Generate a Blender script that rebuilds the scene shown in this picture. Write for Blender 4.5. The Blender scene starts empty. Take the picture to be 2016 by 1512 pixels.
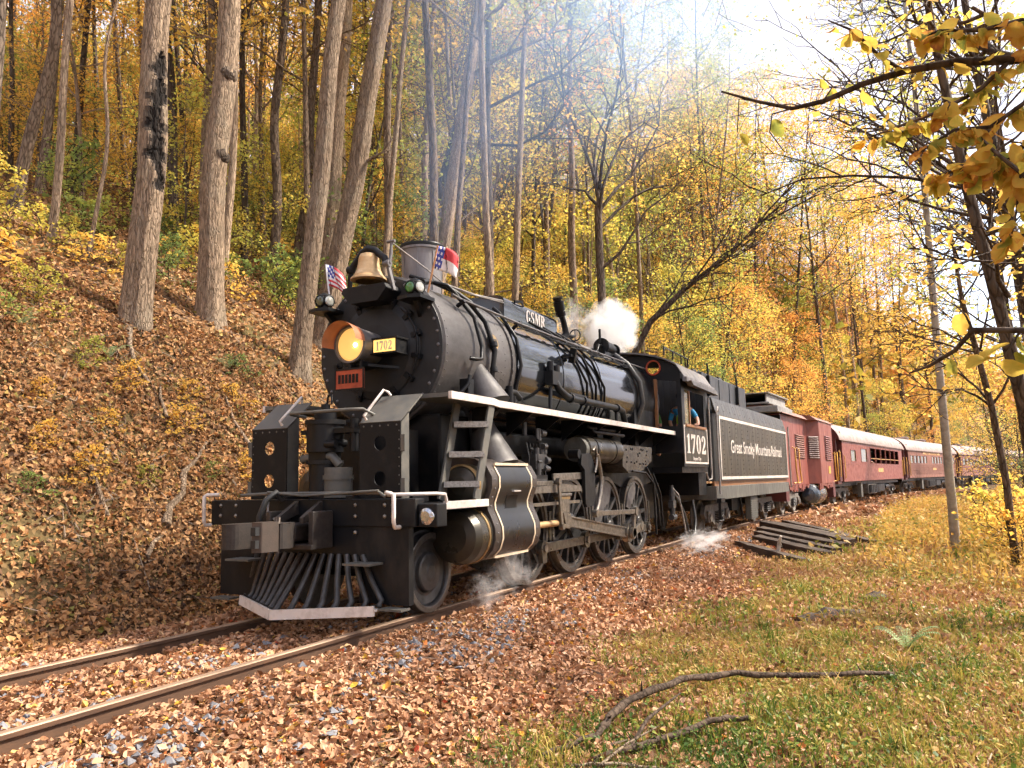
import bpy, bmesh, math, random
import numpy as np
from mathutils import Vector, Matrix
R = math.radians
PI = math.pi
rng = np.random.default_rng(7)
random.seed(7)
scene = bpy.context.scene
C = scene.collection

# ------------------------------------------------------------------ camera
CAM = Vector((-7.2376, -5.6009, 1.4013))
YAW, PITCH, ROLL, FPX = 0.4747, 0.12456, -0.0196, 1521.76
fw = Vector((math.cos(YAW)*math.cos(PITCH), math.sin(YAW)*math.cos(PITCH), math.sin(PITCH)))
r0 = Vector((math.sin(YAW), -math.cos(YAW), 0)); u0 = r0.cross(fw)
rt = r0*math.cos(ROLL)+u0*math.sin(ROLL); up = -r0*math.sin(ROLL)+u0*math.cos(ROLL)
cam_data = bpy.data.cameras.new('camera'); cam_data.sensor_width = 36
cam_data.lens = 36*FPX/2016; cam_data.clip_start = 0.05; cam_data.clip_end = 3000
cam = bpy.data.objects.new('camera', cam_data); C.objects.link(cam)
M3 = Matrix((rt, up, -fw)).transposed()
cam.matrix_world = Matrix.Translation(CAM) @ M3.to_4x4()
scene.camera = cam
# ------------------------------------------------------------------ sky, sun, exposure
SUN_EL = R(45); sun_h = Vector((0.58, -0.815, 0)).normalized()
to_sun = Vector((sun_h.x*math.cos(SUN_EL), sun_h.y*math.cos(SUN_EL), math.sin(SUN_EL)))
world = bpy.data.worlds.new('World'); scene.world = world; world.use_nodes = True
wn = world.node_tree; wn.nodes.clear()
sky = wn.nodes.new('ShaderNodeTexSky'); sky.sky_type = 'NISHITA'; sky.sun_disc = False
sky.sun_elevation = SUN_EL; sky.sun_rotation = math.atan2(sun_h.x, sun_h.y)
sky.air_density = 1.0; sky.dust_density = 2.5; sky.ozone_density = 1.0
bg = wn.nodes.new('ShaderNodeBackground'); bg.inputs[1].default_value = 0.15
wo = wn.nodes.new('ShaderNodeOutputWorld')
# thin broken cloud over the whole sky
wtc = wn.nodes.new('ShaderNodeTexCoord'); wmp = wn.nodes.new('ShaderNodeMapping'); wmp.inputs['Scale'].default_value = (1, 1, 2.2)
wnz = wn.nodes.new('ShaderNodeTexNoise'); wnz.inputs['Scale'].default_value = 2.6; wnz.inputs['Detail'].default_value = 7; wnz.inputs['Roughness'].default_value = .58
wrp = wn.nodes.new('ShaderNodeValToRGB'); wrp.color_ramp.elements[0].position = .28; wrp.color_ramp.elements[1].position = .52
wmx = wn.nodes.new('ShaderNodeMix'); wmx.data_type = 'RGBA'; wmx.inputs[7].default_value = (3.0, 2.9, 3.25, 1)
wn.links.new(wtc.outputs['Generated'], wmp.inputs[0]); wn.links.new(wmp.outputs[0], wnz.inputs[0]); wn.links.new(wnz.outputs[0], wrp.inputs[0])
wn.links.new(wrp.outputs[0], wmx.inputs[0]); wn.links.new(sky.outputs[0], wmx.inputs[6])
wn.links.new(wmx.outputs[2], bg.inputs[0]); wn.links.new(bg.outputs[0], wo.inputs[0])
sd = bpy.data.lights.new('sun', 'SUN'); sd.energy = 3.7; sd.angle = R(5); sd.color = (1, 0.90, 0.76)
sun = bpy.data.objects.new('sun', sd); C.objects.link(sun)
sun.rotation_euler = to_sun.to_track_quat('Z', 'Y').to_euler()
scene.view_settings.view_transform = 'Standard'; scene.view_settings.look = 'None'
scene.view_settings.exposure = 1.70; scene.view_settings.gamma = 1.0
scene.view_settings.use_curve_mapping = False
cy = scene.cycles
cy.max_bounces = 5; cy.diffuse_bounces = 3; cy.glossy_bounces = 2; cy.transmission_bounces = 3
cy.transparent_max_bounces = 8; cy.volume_bounces = 2
cy.use_denoising = True; cy.volume_step_rate = 8.0; cy.volume_max_steps = 32; cy.use_light_tree = False; cy.use_adaptive_sampling = True; cy.adaptive_threshold = 0.04
cy.caustics_reflective = False; cy.caustics_refractive = False

# ------------------------------------------------------------------ materials
MAT = {}
def nmat(name):
    m = bpy.data.materials.new(name); m.use_nodes = True
    nt = m.node_tree; nt.nodes.clear()
    out = nt.nodes.new('ShaderNodeOutputMaterial')
    MAT[name] = m
    return m, nt, out
def N(nt, t, **kw):
    n = nt.nodes.new(t)
    for k, v in kw.items():
        if isinstance(k, str) and hasattr(n, k): setattr(n, k, v)
    return n
def ramp(nt, stops, interp='LINEAR'):
    r = nt.nodes.new('ShaderNodeValToRGB'); cr = r.color_ramp; cr.interpolation = interp
    while len(cr.elements) < len(stops): cr.elements.new(0.5)
    for e, (p, c) in zip(cr.elements, stops):
        e.position = p; e.color = (*c, 1) if len(c) == 3 else c
    return r
def noise(nt, scale, detail=4, rough=0.6, coord='Object', stretch=None):
    tc = nt.nodes.new('ShaderNodeTexCoord'); n = nt.nodes.new('ShaderNodeTexNoise')
    n.inputs['Scale'].default_value = scale; n.inputs['Detail'].default_value = detail
    n.inputs['Roughness'].default_value = rough
    if stretch:
        mp = nt.nodes.new('ShaderNodeMapping'); mp.inputs['Scale'].default_value = stretch
        nt.links.new(tc.outputs[coord], mp.inputs[0]); nt.links.new(mp.outputs[0], n.inputs[0])
    else:
        nt.links.new(tc.outputs[coord], n.inputs[0])
    return n
def paint(name, col, rough=0.5, metal=0.0, col2=None, scale=6.0, bump=0.0, bscale=60, rvar=0.12, stretch=None, coat=0.0, lo=0.35, hi=0.7, spec=0.5):
    """painted or metal surface: two colours mixed by noise, roughness varied, slight relief"""
    m, nt, out = nmat(name)
    b = N(nt, 'ShaderNodeBsdfPrincipled'); L = nt.links.new
    n = noise(nt, scale, 6, 0.65, stretch=stretch)
    col2 = col2 or tuple(c*0.6 for c in col)
    r = ramp(nt, [(lo, col), (hi, col2)]); L(n.outputs[0], r.inputs[0]); L(r.outputs[0], b.inputs['Base Color'])
    rr = N(nt, 'ShaderNodeMapRange'); rr.inputs[3].default_value = max(0.03, rough-rvar); rr.inputs[4].default_value = min(1, rough+rvar)
    rr.inputs[1].default_value = 0.3; rr.inputs[2].default_value = 0.7
    L(n.outputs[0], rr.inputs[0]); L(rr.outputs[0], b.inputs['Roughness'])
    b.inputs['Metallic'].default_value = metal; b.inputs['Coat Weight'].default_value = coat
    b.inputs['Specular IOR Level'].default_value = spec
    if bump:
        n2 = noise(nt, bscale, 4); bp = N(nt, 'ShaderNodeBump'); bp.inputs['Strength'].default_value = bump
        bp.inputs['Distance'].default_value = 0.01
        L(n2.outputs[0], bp.inputs['Height']); L(bp.outputs[0], b.inputs['Normal'])
    L(b.outputs[0], out.inputs[0])
    return m
def emis(name, col, strength, base=None, rough=0.2):
    m, nt, out = nmat(name); b = N(nt, 'ShaderNodeBsdfPrincipled')
    b.inputs['Base Color'].default_value = (*(base or col), 1); b.inputs['Roughness'].default_value = rough
    b.inputs['Emission Color'].default_value = (*col, 1); b.inputs['Emission Strength'].default_value = strength
    nt.links.new(b.outputs[0], out.inputs[0]); return m
paint('black_paint', (0.006, 0.0065, 0.008), 0.42, col2=(0.026, 0.022, 0.018), scale=5, bump=0.08, spec=.25, lo=.5, hi=.85)
paint('front_black', (0.007, 0.008, 0.010), 0.45, col2=(0.030, 0.026, 0.022), scale=3.5, bump=0.10, spec=.2, lo=.5, hi=.78, stretch=(1, 1, .5))
paint('panel_black', (0.010, 0.011, 0.013), 0.34, col2=(0.022, 0.021, 0.021), scale=4, bump=0.08, stretch=(1, 1, .4))
paint('smokebox_black', (0.016, 0.017, 0.019), 0.5, col2=(0.030, 0.030, 0.031), scale=4, bump=0.08, spec=.25)
paint('boiler_gloss', (0.008, 0.009, 0.011), 0.13, col2=(0.013, 0.014, 0.016), scale=3, rvar=0.05, bump=0.07, bscale=3, coat=0.6)
paint('graphite', (0.105, 0.097, 0.095), 0.5, 0.25, col2=(0.046, 0.041, 0.040), scale=4, bump=0.08, bscale=40, stretch=(0.6, 1, 1))
paint('stack_grey', (0.22, 0.21, 0.215), 0.5, 0.15, col2=(0.12, 0.11, 0.11), scale=7, bump=0.1, stretch=(1, 1, .25))
paint('steel', (0.27, 0.245, 0.215), 0.38, 0.8, col2=(0.13, 0.11, 0.09), scale=14, bump=0.08)
paint('oily_steel', (0.14, 0.125, 0.105), 0.36, 0.75, col2=(0.055, 0.046, 0.038), scale=12, bump=0.1)
paint('wheel_grey', (0.060, 0.060, 0.062), 0.42, 0.3, col2=(0.030, 0.028, 0.027), scale=11)
paint('tyre_steel', (0.16, 0.15, 0.14), 0.35, 0.7, col2=(0.07, 0.06, 0.055), scale=10)
paint('white_paint', (0.66, 0.60, 0.55), 0.5, col2=(0.40, 0.33, 0.27), scale=9, lo=0.45, hi=0.78, bump=0.05)
paint('cream_line', (0.72, 0.60, 0.45), 0.5, col2=(0.6, 0.46, 0.3), scale=12)
paint('brass', (0.62, 0.42, 0.22), 0.42, 0.55, col2=(0.46, 0.29, 0.13), scale=6, bump=0.04)
paint('brass_dull', (0.42, 0.29, 0.13), 0.42, 0.7, col2=(0.22, 0.14, 0.07), scale=9)
paint('bronze_cover', (0.060, 0.052, 0.038), 0.34, 0.4, col2=(0.035, 0.03, 0.024), scale=4)
paint('jacket_brown', (0.085, 0.070, 0.062), 0.4, 0.35, col2=(0.05, 0.04, 0.035), scale=6)
paint('tread_plate', (0.42, 0.40, 0.37), 0.5, 0.4, col2=(0.2, 0.19, 0.17), scale=40, bump=0.5, bscale=70)
paint('ladder_grey', (0.075, 0.075, 0.070), 0.6, 0.1, col2=(0.13, 0.12, 0.10), scale=8)
paint('red_plate', (0.42, 0.07, 0.025), 0.5, col2=(0.24, 0.035, 0.015), scale=12)
paint('ring_red', (0.55, 0.08, 0.03), 0.5)
paint('visor_orange', (0.36, 0.12, 0.05), 0.55, col2=(0.22, 0.08, 0.04))
paint('headlight_grey', (0.15, 0.14, 0.14), 0.45, 0.3)
paint('wood_orange', (0.30, 0.13, 0.045), 0.5, col2=(0.17, 0.07, 0.028), scale=12, stretch=(8, 8, 1))
paint('tender_black', (0.040, 0.033, 0.019), 0.4, col2=(0.018, 0.015, 0.010), scale=5, stretch=(2.2, 1, .3), bump=0.06)
paint('tender_plain', (0.022, 0.022, 0.022), 0.45, col2=(0.04, 0.038, 0.034), scale=5)
paint('coal_bunker', (0.035, 0.038, 0.042), 0.45, col2=(0.018, 0.018, 0.02), scale=4, stretch=(2, 2, .4))
paint('sill_grey', (0.12, 0.118, 0.105), 0.6, col2=(0.065, 0.06, 0.05), scale=5, stretch=(3, 1, .5))
paint('truck_dusty', (0.16, 0.14, 0.12), 0.7, 0.1, col2=(0.07, 0.06, 0.05), scale=8, bump=0.2)
paint('maroon', (0.22, 0.055, 0.038), 0.45, col2=(0.14, 0.032, 0.025), scale=3.5, stretch=(1, 1, .35), bump=0.05)
paint('maroon_faded', (0.235, 0.098, 0.064), 0.6, col2=(0.135, 0.044, 0.033), scale=2.5, stretch=(1, 1, .3), bump=0.05)
paint('maroon_dark', (0.085, 0.018, 0.017), 0.5, col2=(0.08, 0.018, 0.018), scale=4)
paint('coach_roof', (0.29, 0.215, 0.195), 0.65, col2=(0.16, 0.115, 0.105), scale=1.6, stretch=(1, 2, 2), bump=0.05)
paint('roof_grey', (0.30, 0.29, 0.28), 0.6, col2=(0.16, 0.15, 0.14), scale=4)
paint('yellow_paint', (0.62, 0.33, 0.05), 0.5)
paint('gold_letter', (0.62, 0.34, 0.12), 0.5)
paint('tank_blue', (0.035, 0.055, 0.085), 0.22, col2=(0.06, 0.07, 0.08), scale=4, coat=0.4)
paint('rubber', (0.02, 0.02, 0.02), 0.6)
paint('hose_light', (0.30, 0.27, 0.25), 0.5)
paint('cab_dark', (0.012, 0.012, 0.013), 0.7)
paint('rail_rust', (0.12, 0.062, 0.034), 0.7, 0.1, col2=(0.065, 0.034, 0.02), scale=25, stretch=(.2, 1, 1))
paint('rail_top', (0.34, 0.235, 0.16), 0.58, 0.25, col2=(0.24, 0.155, 0.10), scale=30, stretch=(.1, 1, 1))
paint('old_tie', (0.085, 0.055, 0.036), 0.9, col2=(0.026, 0.018, 0.014), scale=9, stretch=(.35, 5, 5), bump=0.8, bscale=25)
paint('skin_tone', (0.52, 0.28, 0.19), 0.55, col2=(0.45, 0.23, 0.16))
paint('blue_shirt', (0.03, 0.28, 0.55), 0.8); paint('neon_vest', (0.55, 0.75, 0.06), 0.7, col2=(.45, .68, .05))
paint('pale_shirt', (0.55, 0.56, 0.60), 0.8); paint('navy_shirt', (0.04, 0.05, 0.12), 0.8)
paint('green_shirt', (0.10, 0.30, 0.06), 0.8); paint('cap_dark', (0.02, 0.03, 0.05), 0.8); paint('hat_white', (0.7, 0.68, 0.63), 0.8)
paint('flag_red', (0.62, 0.045, 0.06), 0.75); paint('flag_white', (0.82, 0.78, 0.80), 0.75); paint('flag_blue', (0.05, 0.07, 0.36), 0.75)
paint('stick_wood', (0.55, 0.27, 0.12), 0.5); paint('stick_white', (0.7, 0.68, 0.72), 0.5)
paint('lens_green', (0.05, 0.22, 0.06), 0.08, coat=1); paint('lens_clear', (0.55, 0.56, 0.52), 0.1, 0.4, coat=1)
paint('lens_dark', (0.06, 0.08, 0.05), 0.08, coat=1); paint('lamp_chrome', (0.55, 0.57, 0.6), 0.12, 0.9)
paint('coupler_brown', (0.045, 0.035, 0.030), 0.55, 0.2, col2=(0.016, 0.013, 0.012), scale=9, bump=0.2)
paint('knuckle_tan', (0.075, 0.055, 0.044), 0.55, 0.2, col2=(0.05, 0.037, 0.03), scale=9, bump=.2)
paint('window_glass', (0.10, 0.095, 0.06), 0.08, col2=(0.20, 0.17, 0.09), scale=3, rvar=0.03)
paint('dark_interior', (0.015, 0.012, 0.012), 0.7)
emis('headlight_lens', (1.0, 0.50, 0.13), 0.30, base=(0.62, 0.36, 0.12))
emis('headlight_bulb', (1.0, 0.86, 0.55), 9.0)
emis('board_lit', (1.0, 0.60, 0.16), 0.45, base=(0.6, 0.4, 0.15))

# ------------------------------------------------------------------ mesh helpers
class MB:
    def __init__(s): s.v, s.f, s.m, s.s = [], [], [], []
    def add(s, vs, fs, mi=0, smooth=False):
        o = len(s.v); s.v.extend([tuple(v) for v in vs])
        for f in fs: s.f.append(tuple(i+o for i in f)); s.m.append(mi); s.s.append(smooth)
        return s
    def box(s, x0, x1, y0, y1, z0, z1, mi=0):
        v = [(x, y, z) for x in (x0, x1) for y in (y0, y1) for z in (z0, z1)]
        return s.add(v, [(0, 1, 3, 2), (4, 6, 7, 5), (0, 4, 5, 1), (2, 3, 7, 6), (0, 2, 6, 4), (1, 5, 7, 3)], mi)
    def bar(s, p, q, w, h, mi=0, side=(0, 1, 0)):
        p, q = Vector(p), Vector(q); d = (q-p).normalized(); a = Vector(side)
        a = (a-d*a.dot(d)).normalized(); b = d.cross(a)
        v = [c+a*(i*w/2)+b*(j*h/2) for c in (p, q) for i in (-1, 1) for j in (-1, 1)]
        return s.add(v, [(0, 1, 3, 2), (4, 6, 7, 5), (0, 4, 5, 1), (2, 3, 7, 6), (0, 2, 6, 4), (1, 5, 7, 3)], mi)
    def lathe(s, o, axis, prof, n=24, mi=0, smooth=True, a0=0.0, a1=2*PI, caps=True):
        """prof: list of (t, r) along axis"""
        o, ax = Vector(o), Vector(axis).normalized()
        h = Vector((0, 0, 1)) if abs(ax.z) < .9 else Vector((1, 0, 0))
        e1 = (h-ax*h.dot(ax)).normalized(); e2 = ax.cross(e1)
        full = abs(a1-a0-2*PI) < 1e-6; k = n if full else n+1
        ring = [(math.cos(a0+(a1-a0)*i/n), math.sin(a0+(a1-a0)*i/n)) for i in range(k)]
        for j in range(len(prof)-1):
            (t0, ra), (t1, rb) = prof[j], prof[j+1]
            v = [o+ax*t0+(e1*c+e2*q)*ra for c, q in ring]+[o+ax*t1+(e1*c+e2*q)*rb for c, q in ring]
            f = [(i, (i+1) % k, k+(i+1) % k, k+i) for i in range(n)]
            s.add(v, f, mi, smooth)
        if caps and full:
            for t, r, rev in ((prof[0][0], prof[0][1], True), (prof[-1][0], prof[-1][1], False)):
                if r > 1e-5:
                    v = [o+ax*t+(e1*c+e2*q)*r for c, q in ring]; idx = tuple(range(k))
                    s.add(v, [idx[::-1] if rev else idx], mi)
        return s
    def cyl(s, p, q, r, r2=None, n=16, mi=0, caps=True):
        p, q = Vector(p), Vector(q)
        return s.lathe(p, q-p, [(0, r), ((q-p).length, r if r2 is None else r2)], n, mi, caps=caps)
    def tube(s, pts, r, n=8, mi=0, caps=True):
        P = [Vector(p) for p in pts]; m = len(P)
        rs = r if isinstance(r, (list, tuple)) else [r]*m
        T = [(P[min(i+1, m-1)]-P[max(i-1, 0)]).normalized() for i in range(m)]
        h = Vector((0, 0, 1)) if abs(T[0].z) < .9 else Vector((1, 0, 0))
        a = (h-T[0]*h.dot(T[0])).normalized(); v = []
        for i in range(m):
            a = (a-T[i]*a.dot(T[i])); a = a.normalized() if a.length > 1e-6 else Vector((1, 0, 0)); b = T[i].cross(a)
            v += [P[i]+(a*math.cos(2*PI*k/n)+b*math.sin(2*PI*k/n))*rs[i] for k in range(n)]
        f = [(i*n+k, i*n+(k+1) % n, (i+1)*n+(k+1) % n, (i+1)*n+k) for i in range(m-1) for k in range(n)]
        s.add(v, f, mi, True)
        if caps:
            s.add(v[:n], [tuple(range(n))[::-1]], mi); s.add(v[-n:], [tuple(range(n))], mi)
        return s
    def prism(s, poly, ax, a0, a1, mi=0, smooth=False):
        """poly 2D in the plane normal to ax ('x': (y,z), 'y': (x,z), 'z': (x,y)), extruded from a0 to a1"""
        def P(u, w, a): return {'x': (a, u, w), 'y': (u, a, w), 'z': (u, w, a)}[ax]
        n = len(poly); A = [P(u, w, a0) for u, w in poly]; B = [P(u, w, a1) for u, w in poly]
        s.add(A, [tuple(range(n))], mi); s.add(B, [tuple(range(n))[::-1]], mi)
        s.add(A+B, [(i, i+n, (i+1) % n+n, (i+1) % n) for i in range(n)], mi, smooth)
        return s
    def mesh(s, name):
        me = bpy.data.meshes.new(name); me.from_pydata(s.v, [], s.f)
        me.polygons.foreach_set('material_index', s.m); me.polygons.foreach_set('use_smooth', s.s)
        bm = bmesh.new(); bm.from_mesh(me); bmesh.ops.recalc_face_normals(bm, faces=bm.faces); bm.to_mesh(me); bm.free()
        return me
    def build(s, name, mats, parent=None, bev=0.0):
        me = s.mesh(name)
        for m in ([mats] if isinstance(mats, str) else mats): me.materials.append(MAT[m])
        o = bpy.data.objects.new(name, me); C.objects.link(o); o.parent = parent
        if bev:
            b = o.modifiers.new('bevel', 'BEVEL'); b.width = bev; b.segments = 2; b.limit_method = 'ANGLE'
        return o
def thing(name, label, cat, loc=(0, 0, 0), rz=0.0, group=None):
    o = bpy.data.objects.new(name, None); C.objects.link(o); o.location = loc; o.rotation_euler = (0, 0, rz)
    o.empty_display_size = 0.2
    return tag(o, label, cat, group)
def tag(o, label, cat, group=None):
    o['label'] = label; o['category'] = cat
    if group: o['group'] = group
    return o
def struct(o): o['kind'] = 'structure'; return o
def stuff(o): o['kind'] = 'stuff'; return o
def copy_part(o, parent, loc=None):
    c = o.copy(); C.objects.link(c); c.parent = parent
    if loc is not None: c.location = loc
    return c
def from_np(name, V, F, mat, rnd=None, parent=None, smooth=False):
    """big mesh from numpy: V (n,3), F (m,4) or (m,3); rnd per vertex -> attribute 'rnd'"""
    me = bpy.data.meshes.new(name); V = np.asarray(V, np.float32); F = np.asarray(F, np.int32); k = F.shape[1]
    me.vertices.add(len(V)); me.vertices.foreach_set('co', V.ravel())
    me.loops.add(F.size); me.loops.foreach_set('vertex_index', F.ravel())
    me.polygons.add(len(F)); me.polygons.foreach_set('loop_start', np.arange(0, F.size, k, dtype=np.int32))
    if rnd is not None:
        a = me.attributes.new('rnd', 'FLOAT', 'POINT'); a.data.foreach_set('value', np.asarray(rnd, np.float32))
    me.polygons.foreach_set('use_smooth', np.full(len(F), smooth))
    me.update(calc_edges=True); me.validate()
    for m in ([mat] if isinstance(mat, str) else mat): me.materials.append(MAT[m])
    o = bpy.data.objects.new(name, me); C.objects.link(o); o.parent = parent
    return o
def curve_plate(polys, th):
    """flat plate from 2D outlines (first outer, the rest holes), thickness th, in local XY"""
    cu = bpy.data.curves.new('plate', 'CURVE'); cu.dimensions = '2D'; cu.fill_mode = 'BOTH'; cu.extrude = th/2
    for p in polys:
        sp = cu.splines.new('POLY'); sp.points.add(len(p)-1); sp.use_cyclic_u = True
        for q, (x, y) in zip(sp.points, p): q.co = (x, y, 0, 1)
    o = bpy.data.objects.new('plate', cu); C.objects.link(o)
    me = bpy.data.meshes.new_from_object(o.evaluated_get(bpy.context.evaluated_depsgraph_get()))
    bpy.data.objects.remove(o); bpy.data.curves.remove(cu)
    return me
def plate_obj(name, polys, th, mat, loc, rot, parent):
    me = curve_plate(polys, th); me.name = name; me.materials.clear(); me.materials.append(MAT[mat])
    o = bpy.data.objects.new(name, me); C.objects.link(o); o.location = loc; o.rotation_euler = rot; o.parent = parent
    return o
def circ(x, y, r, n=24, ry=None): return [(x+r*math.cos(2*PI*i/n), y+(ry or r)*math.sin(2*PI*i/n)) for i in range(n)]
def text_obj(name, body, size, mat, loc, rot, parent, sx=1.0, bold=0.0, th=0.004):
    cu = bpy.data.curves.new('text', 'FONT'); cu.body = body; cu.size = size; cu.extrude = th/2; cu.offset = bold
    cu.align_x = 'CENTER'; cu.align_y = 'CENTER'; cu.resolution_u = 4
    o = bpy.data.objects.new('text', cu); C.objects.link(o)
    me = bpy.data.meshes.new_from_object(o.evaluated_get(bpy.context.evaluated_depsgraph_get()))
    bpy.data.objects.remove(o); bpy.data.curves.remove(cu)
    me.name = name; me.materials.clear(); me.materials.append(MAT[mat])
    o = bpy.data.objects.new(name, me); C.objects.link(o); o.location = loc; o.rotation_euler = rot; o.scale = (sx, 1, 1); o.parent = parent
    return o
SIDE = (PI/2, 0, 0); FRONT = (PI/2, 0, -PI/2)      # lettering that faces the near side / the front
# slab-serif glyph outlines on a 0..w by 0..1 box
def glyph_polys(ch):
    b = lambda x0, x1, y0, y1: [(x0, y0), (x1, y0), (x1, y1), (x0, y1)]
    if ch == '1': return .42, [[[(.05, 0), (.40, 0), (.40, .06), (.31, .09), (.31, 1), (.24, 1), (.05, .86), (.05, .80), (.14, .82), (.14, .09), (.05, .06)]]]
    if ch == '7': return .52, [[[(.04, 1), (.04, .70), (.08, .70), (.12, .80), (.36, .80), (.10, 0), (.27, 0), (.49, .86), (.49, 1)]]]
    if ch == '0': return .54, [[circ(.27, .5, .25, 28, .51), circ(.27, .5, .085, 20, .44)]]
    if ch == '2': return .54, [[[(.03, 0), (.49, 0), (.51, .26), (.47, .26), (.42, .18), (.19, .18), (.42, .44), (.49, .60), (.49, .78), (.44, .92), (.34, 1), (.2, 1), (.1, .94), (.04, .82), (.06, .68), (.17, .66), (.19, .76), (.16, .84), (.22, .92), (.30, .88), (.33, .76), (.32, .62), (.24, .44), (.03, .13)]]]
    if ch == 'G': return .62, [[[(.56, .98), (.52, .98), (.48, .93), (.36, 1.0), (.2, .97), (.08, .8), (.04, .5), (.08, .2), (.2, .03), (.34, 0), (.46, .06), (.50, 0), (.56, 0), (.56, .40), (.6, .44), (.36, .44), (.36, .40), (.40, .38), (.40, .12), (.34, .07), (.26, .12), (.21, .3), (.21, .7), (.26, .88), (.34, .94), (.44, .86), (.51, .68), (.56, .68)]]]
    if ch == 'S': return .52, [[[(.44, 1), (.40, 1), (.37, .95), (.26, 1), (.12, .96), (.04, .82), (.04, .68), (.12, .54), (.30, .42), (.34, .30), (.32, .16), (.24, .08), (.14, .14), (.08, .32), (.04, .32), (.04, 0), (.08, 0), (.12, .06), (.24, 0), (.40, .05), (.48, .2), (.48, .36), (.40, .52), (.22, .64), (.18, .74), (.2, .86), (.28, .92), (.36, .86), (.41, .70), (.45, .70)]]]
    if ch == 'M': return .80, [[[(.03, 1), (.25, 1), (.41, .42), (.57, 1), (.78, 1), (.78, .94), (.73, .92), (.73, .08), (.78, .06), (.78, 0), (.52, 0), (.52, .06), (.58, .08), (.58, .78), (.37, 0), (.33, 0), (.13, .78), (.13, .08), (.19, .06), (.19, 0), (.03, 0), (.03, .06), (.08, .08), (.08, .92), (.03, .94)]]]
    if ch == 'R': return .64, [[[(.03, 1), (.38, 1), (.50, .92), (.55, .76), (.50, .60), (.40, .52), (.48, .42), (.54, .10), (.62, .06), (.62, 0), (.44, 0), (.38, .10), (.33, .40), (.26, .48), (.23, .48), (.23, .08), (.29, .06), (.29, 0), (.03, 0), (.03, .06), (.08, .08), (.08, .92), (.03, .94)], [(.23, .92), (.23, .56), (.32, .57), (.38, .66), (.38, .84), (.32, .92)]]]
def serif_text(word, h, mat, loc, rot, parent, sx=1.0):
    ws = [glyph_polys(c) for c in word]; tot = sum(w for w, _ in ws)+.04*(len(word)-1); x = -tot/2
    rm = Matrix.Translation(loc) @ __import__('mathutils').Euler(rot).to_matrix().to_4x4()
    for ch, (w, shapes) in zip(word, ws):
        for polys in shapes:
            pp = [[((px+x)*h*sx, (py-.5)*h) for px, py in poly] for poly in polys]
            plate_obj('painted_character', pp, .004, mat, rm.to_translation(), rot, parent)
        x += w+.04
# ------------------------------------------------------------------ track line and terrain
def yc(x):
    x = np.asarray(x, float)
    return np.where(x < 6, 0, np.where(x < 100, -.00163*(x-6)**2, -14.40-.3064*(x-100)))
PD = [-400, -60, -25, -12, -8, -5, -2.7, -1.45, 1.45, 2.2, 2.8, 6.0, 8.2, 14, 60, 120, 400]
PZ = [-14, -12, -6, -1.8, -.55, -.3, -.34, -.135, -.135, -.22, .12, 3.9, 5.5, 8.7, 33, 60, 140]
def lump(x, y):
    return (np.sin(x*.9+1.3*np.sin(y*.7))*np.cos(y*1.1+.4)*.5+np.sin(x*2.3+y*1.7)*.25+np.sin(x*.31-y*.23+2)*.8)
def terr(x, y):
    x = np.asarray(x, float); y = np.asarray(y, float); d = y-yc(x)
    z = np.interp(d, PD, PZ)
    amp = np.interp(np.abs(d), [0, 2.2, 4, 8, 20], [0, .01, .05, .16, .5]); amp = np.where(d < 0, amp*.3, amp)
    return z+amp*lump(x, y)
def yaw_at(x): return math.atan2(float(yc(x+.5)-yc(x-.5)), 1.0)
def in_view(x, y, z=0, m=150):
    d = Vector((x, y, z))-CAM; k = d.dot(fw)
    if k < .3: return False
    px = 1008+FPX*d.dot(rt)/k
    return -m < px < 2016+m
def pixel(x, y, z):
    d = Vector((x, y, z))-CAM; k = d.dot(fw)
    return 1008+FPX*d.dot(rt)/k, 756-FPX*d.dot(up)/k, k
# ================================================================== ground
def leaf_shader(name, stops, transl=0.3, objrand=0.0, rough=0.6, tint=1.0, spec=0.25):
    m, nt, out = nmat(name); L = nt.links.new
    at = N(nt, 'ShaderNodeAttribute'); at.attribute_name = 'rnd'
    if objrand:
        oi = N(nt, 'ShaderNodeObjectInfo'); a = N(nt, 'ShaderNodeMath', operation='MULTIPLY'); a.inputs[1].default_value = 1-objrand
        b = N(nt, 'ShaderNodeMath', operation='MULTIPLY_ADD'); b.inputs[1].default_value = objrand
        L(at.outputs['Fac'], a.inputs[0]); L(oi.outputs['Random'], b.inputs[0]); L(a.outputs[0], b.inputs[2]); fac = b.outputs[0]
    else: fac = at.outputs['Fac']
    r = ramp(nt, stops); L(fac, r.inputs[0])
    p = N(nt, 'ShaderNodeBsdfPrincipled'); p.inputs['Roughness'].default_value = rough; p.inputs['Specular IOR Level'].default_value = spec
    L(r.outputs[0], p.inputs['Base Color'])
    t = N(nt, 'ShaderNodeBsdfTranslucent'); L(r.outputs[0], t.inputs['Color'])
    mx = N(nt, 'ShaderNodeMixShader'); mx.inputs[0].default_value = transl
    L(p.outputs[0], mx.inputs[1]); L(t.outputs[0], mx.inputs[2]); L(mx.outputs[0], out.inputs[0])
    return m
leaf_shader('litter', [(0, (.10, .045, .022)), (.14, (.24, .11, .05)), (.36, (.42, .225, .12)), (.60, (.55, .325, .195)), (.78, (.50, .25, .12)), (.90, (.66, .46, .32)), (.96, (.62, .38, .05)), (1, (.45, .08, .04))], 0.12)
leaf_shader('bank_litter', [(0, (.06, .03, .016)), (.25, (.22, .11, .05)), (.48, (.40, .21, .09)), (.70, (.54, .31, .14)), (.86, (.54, .26, .10)), (.95, (.54, .38, .13)), (1, (.24, .23, .05))], 0.12)
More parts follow.
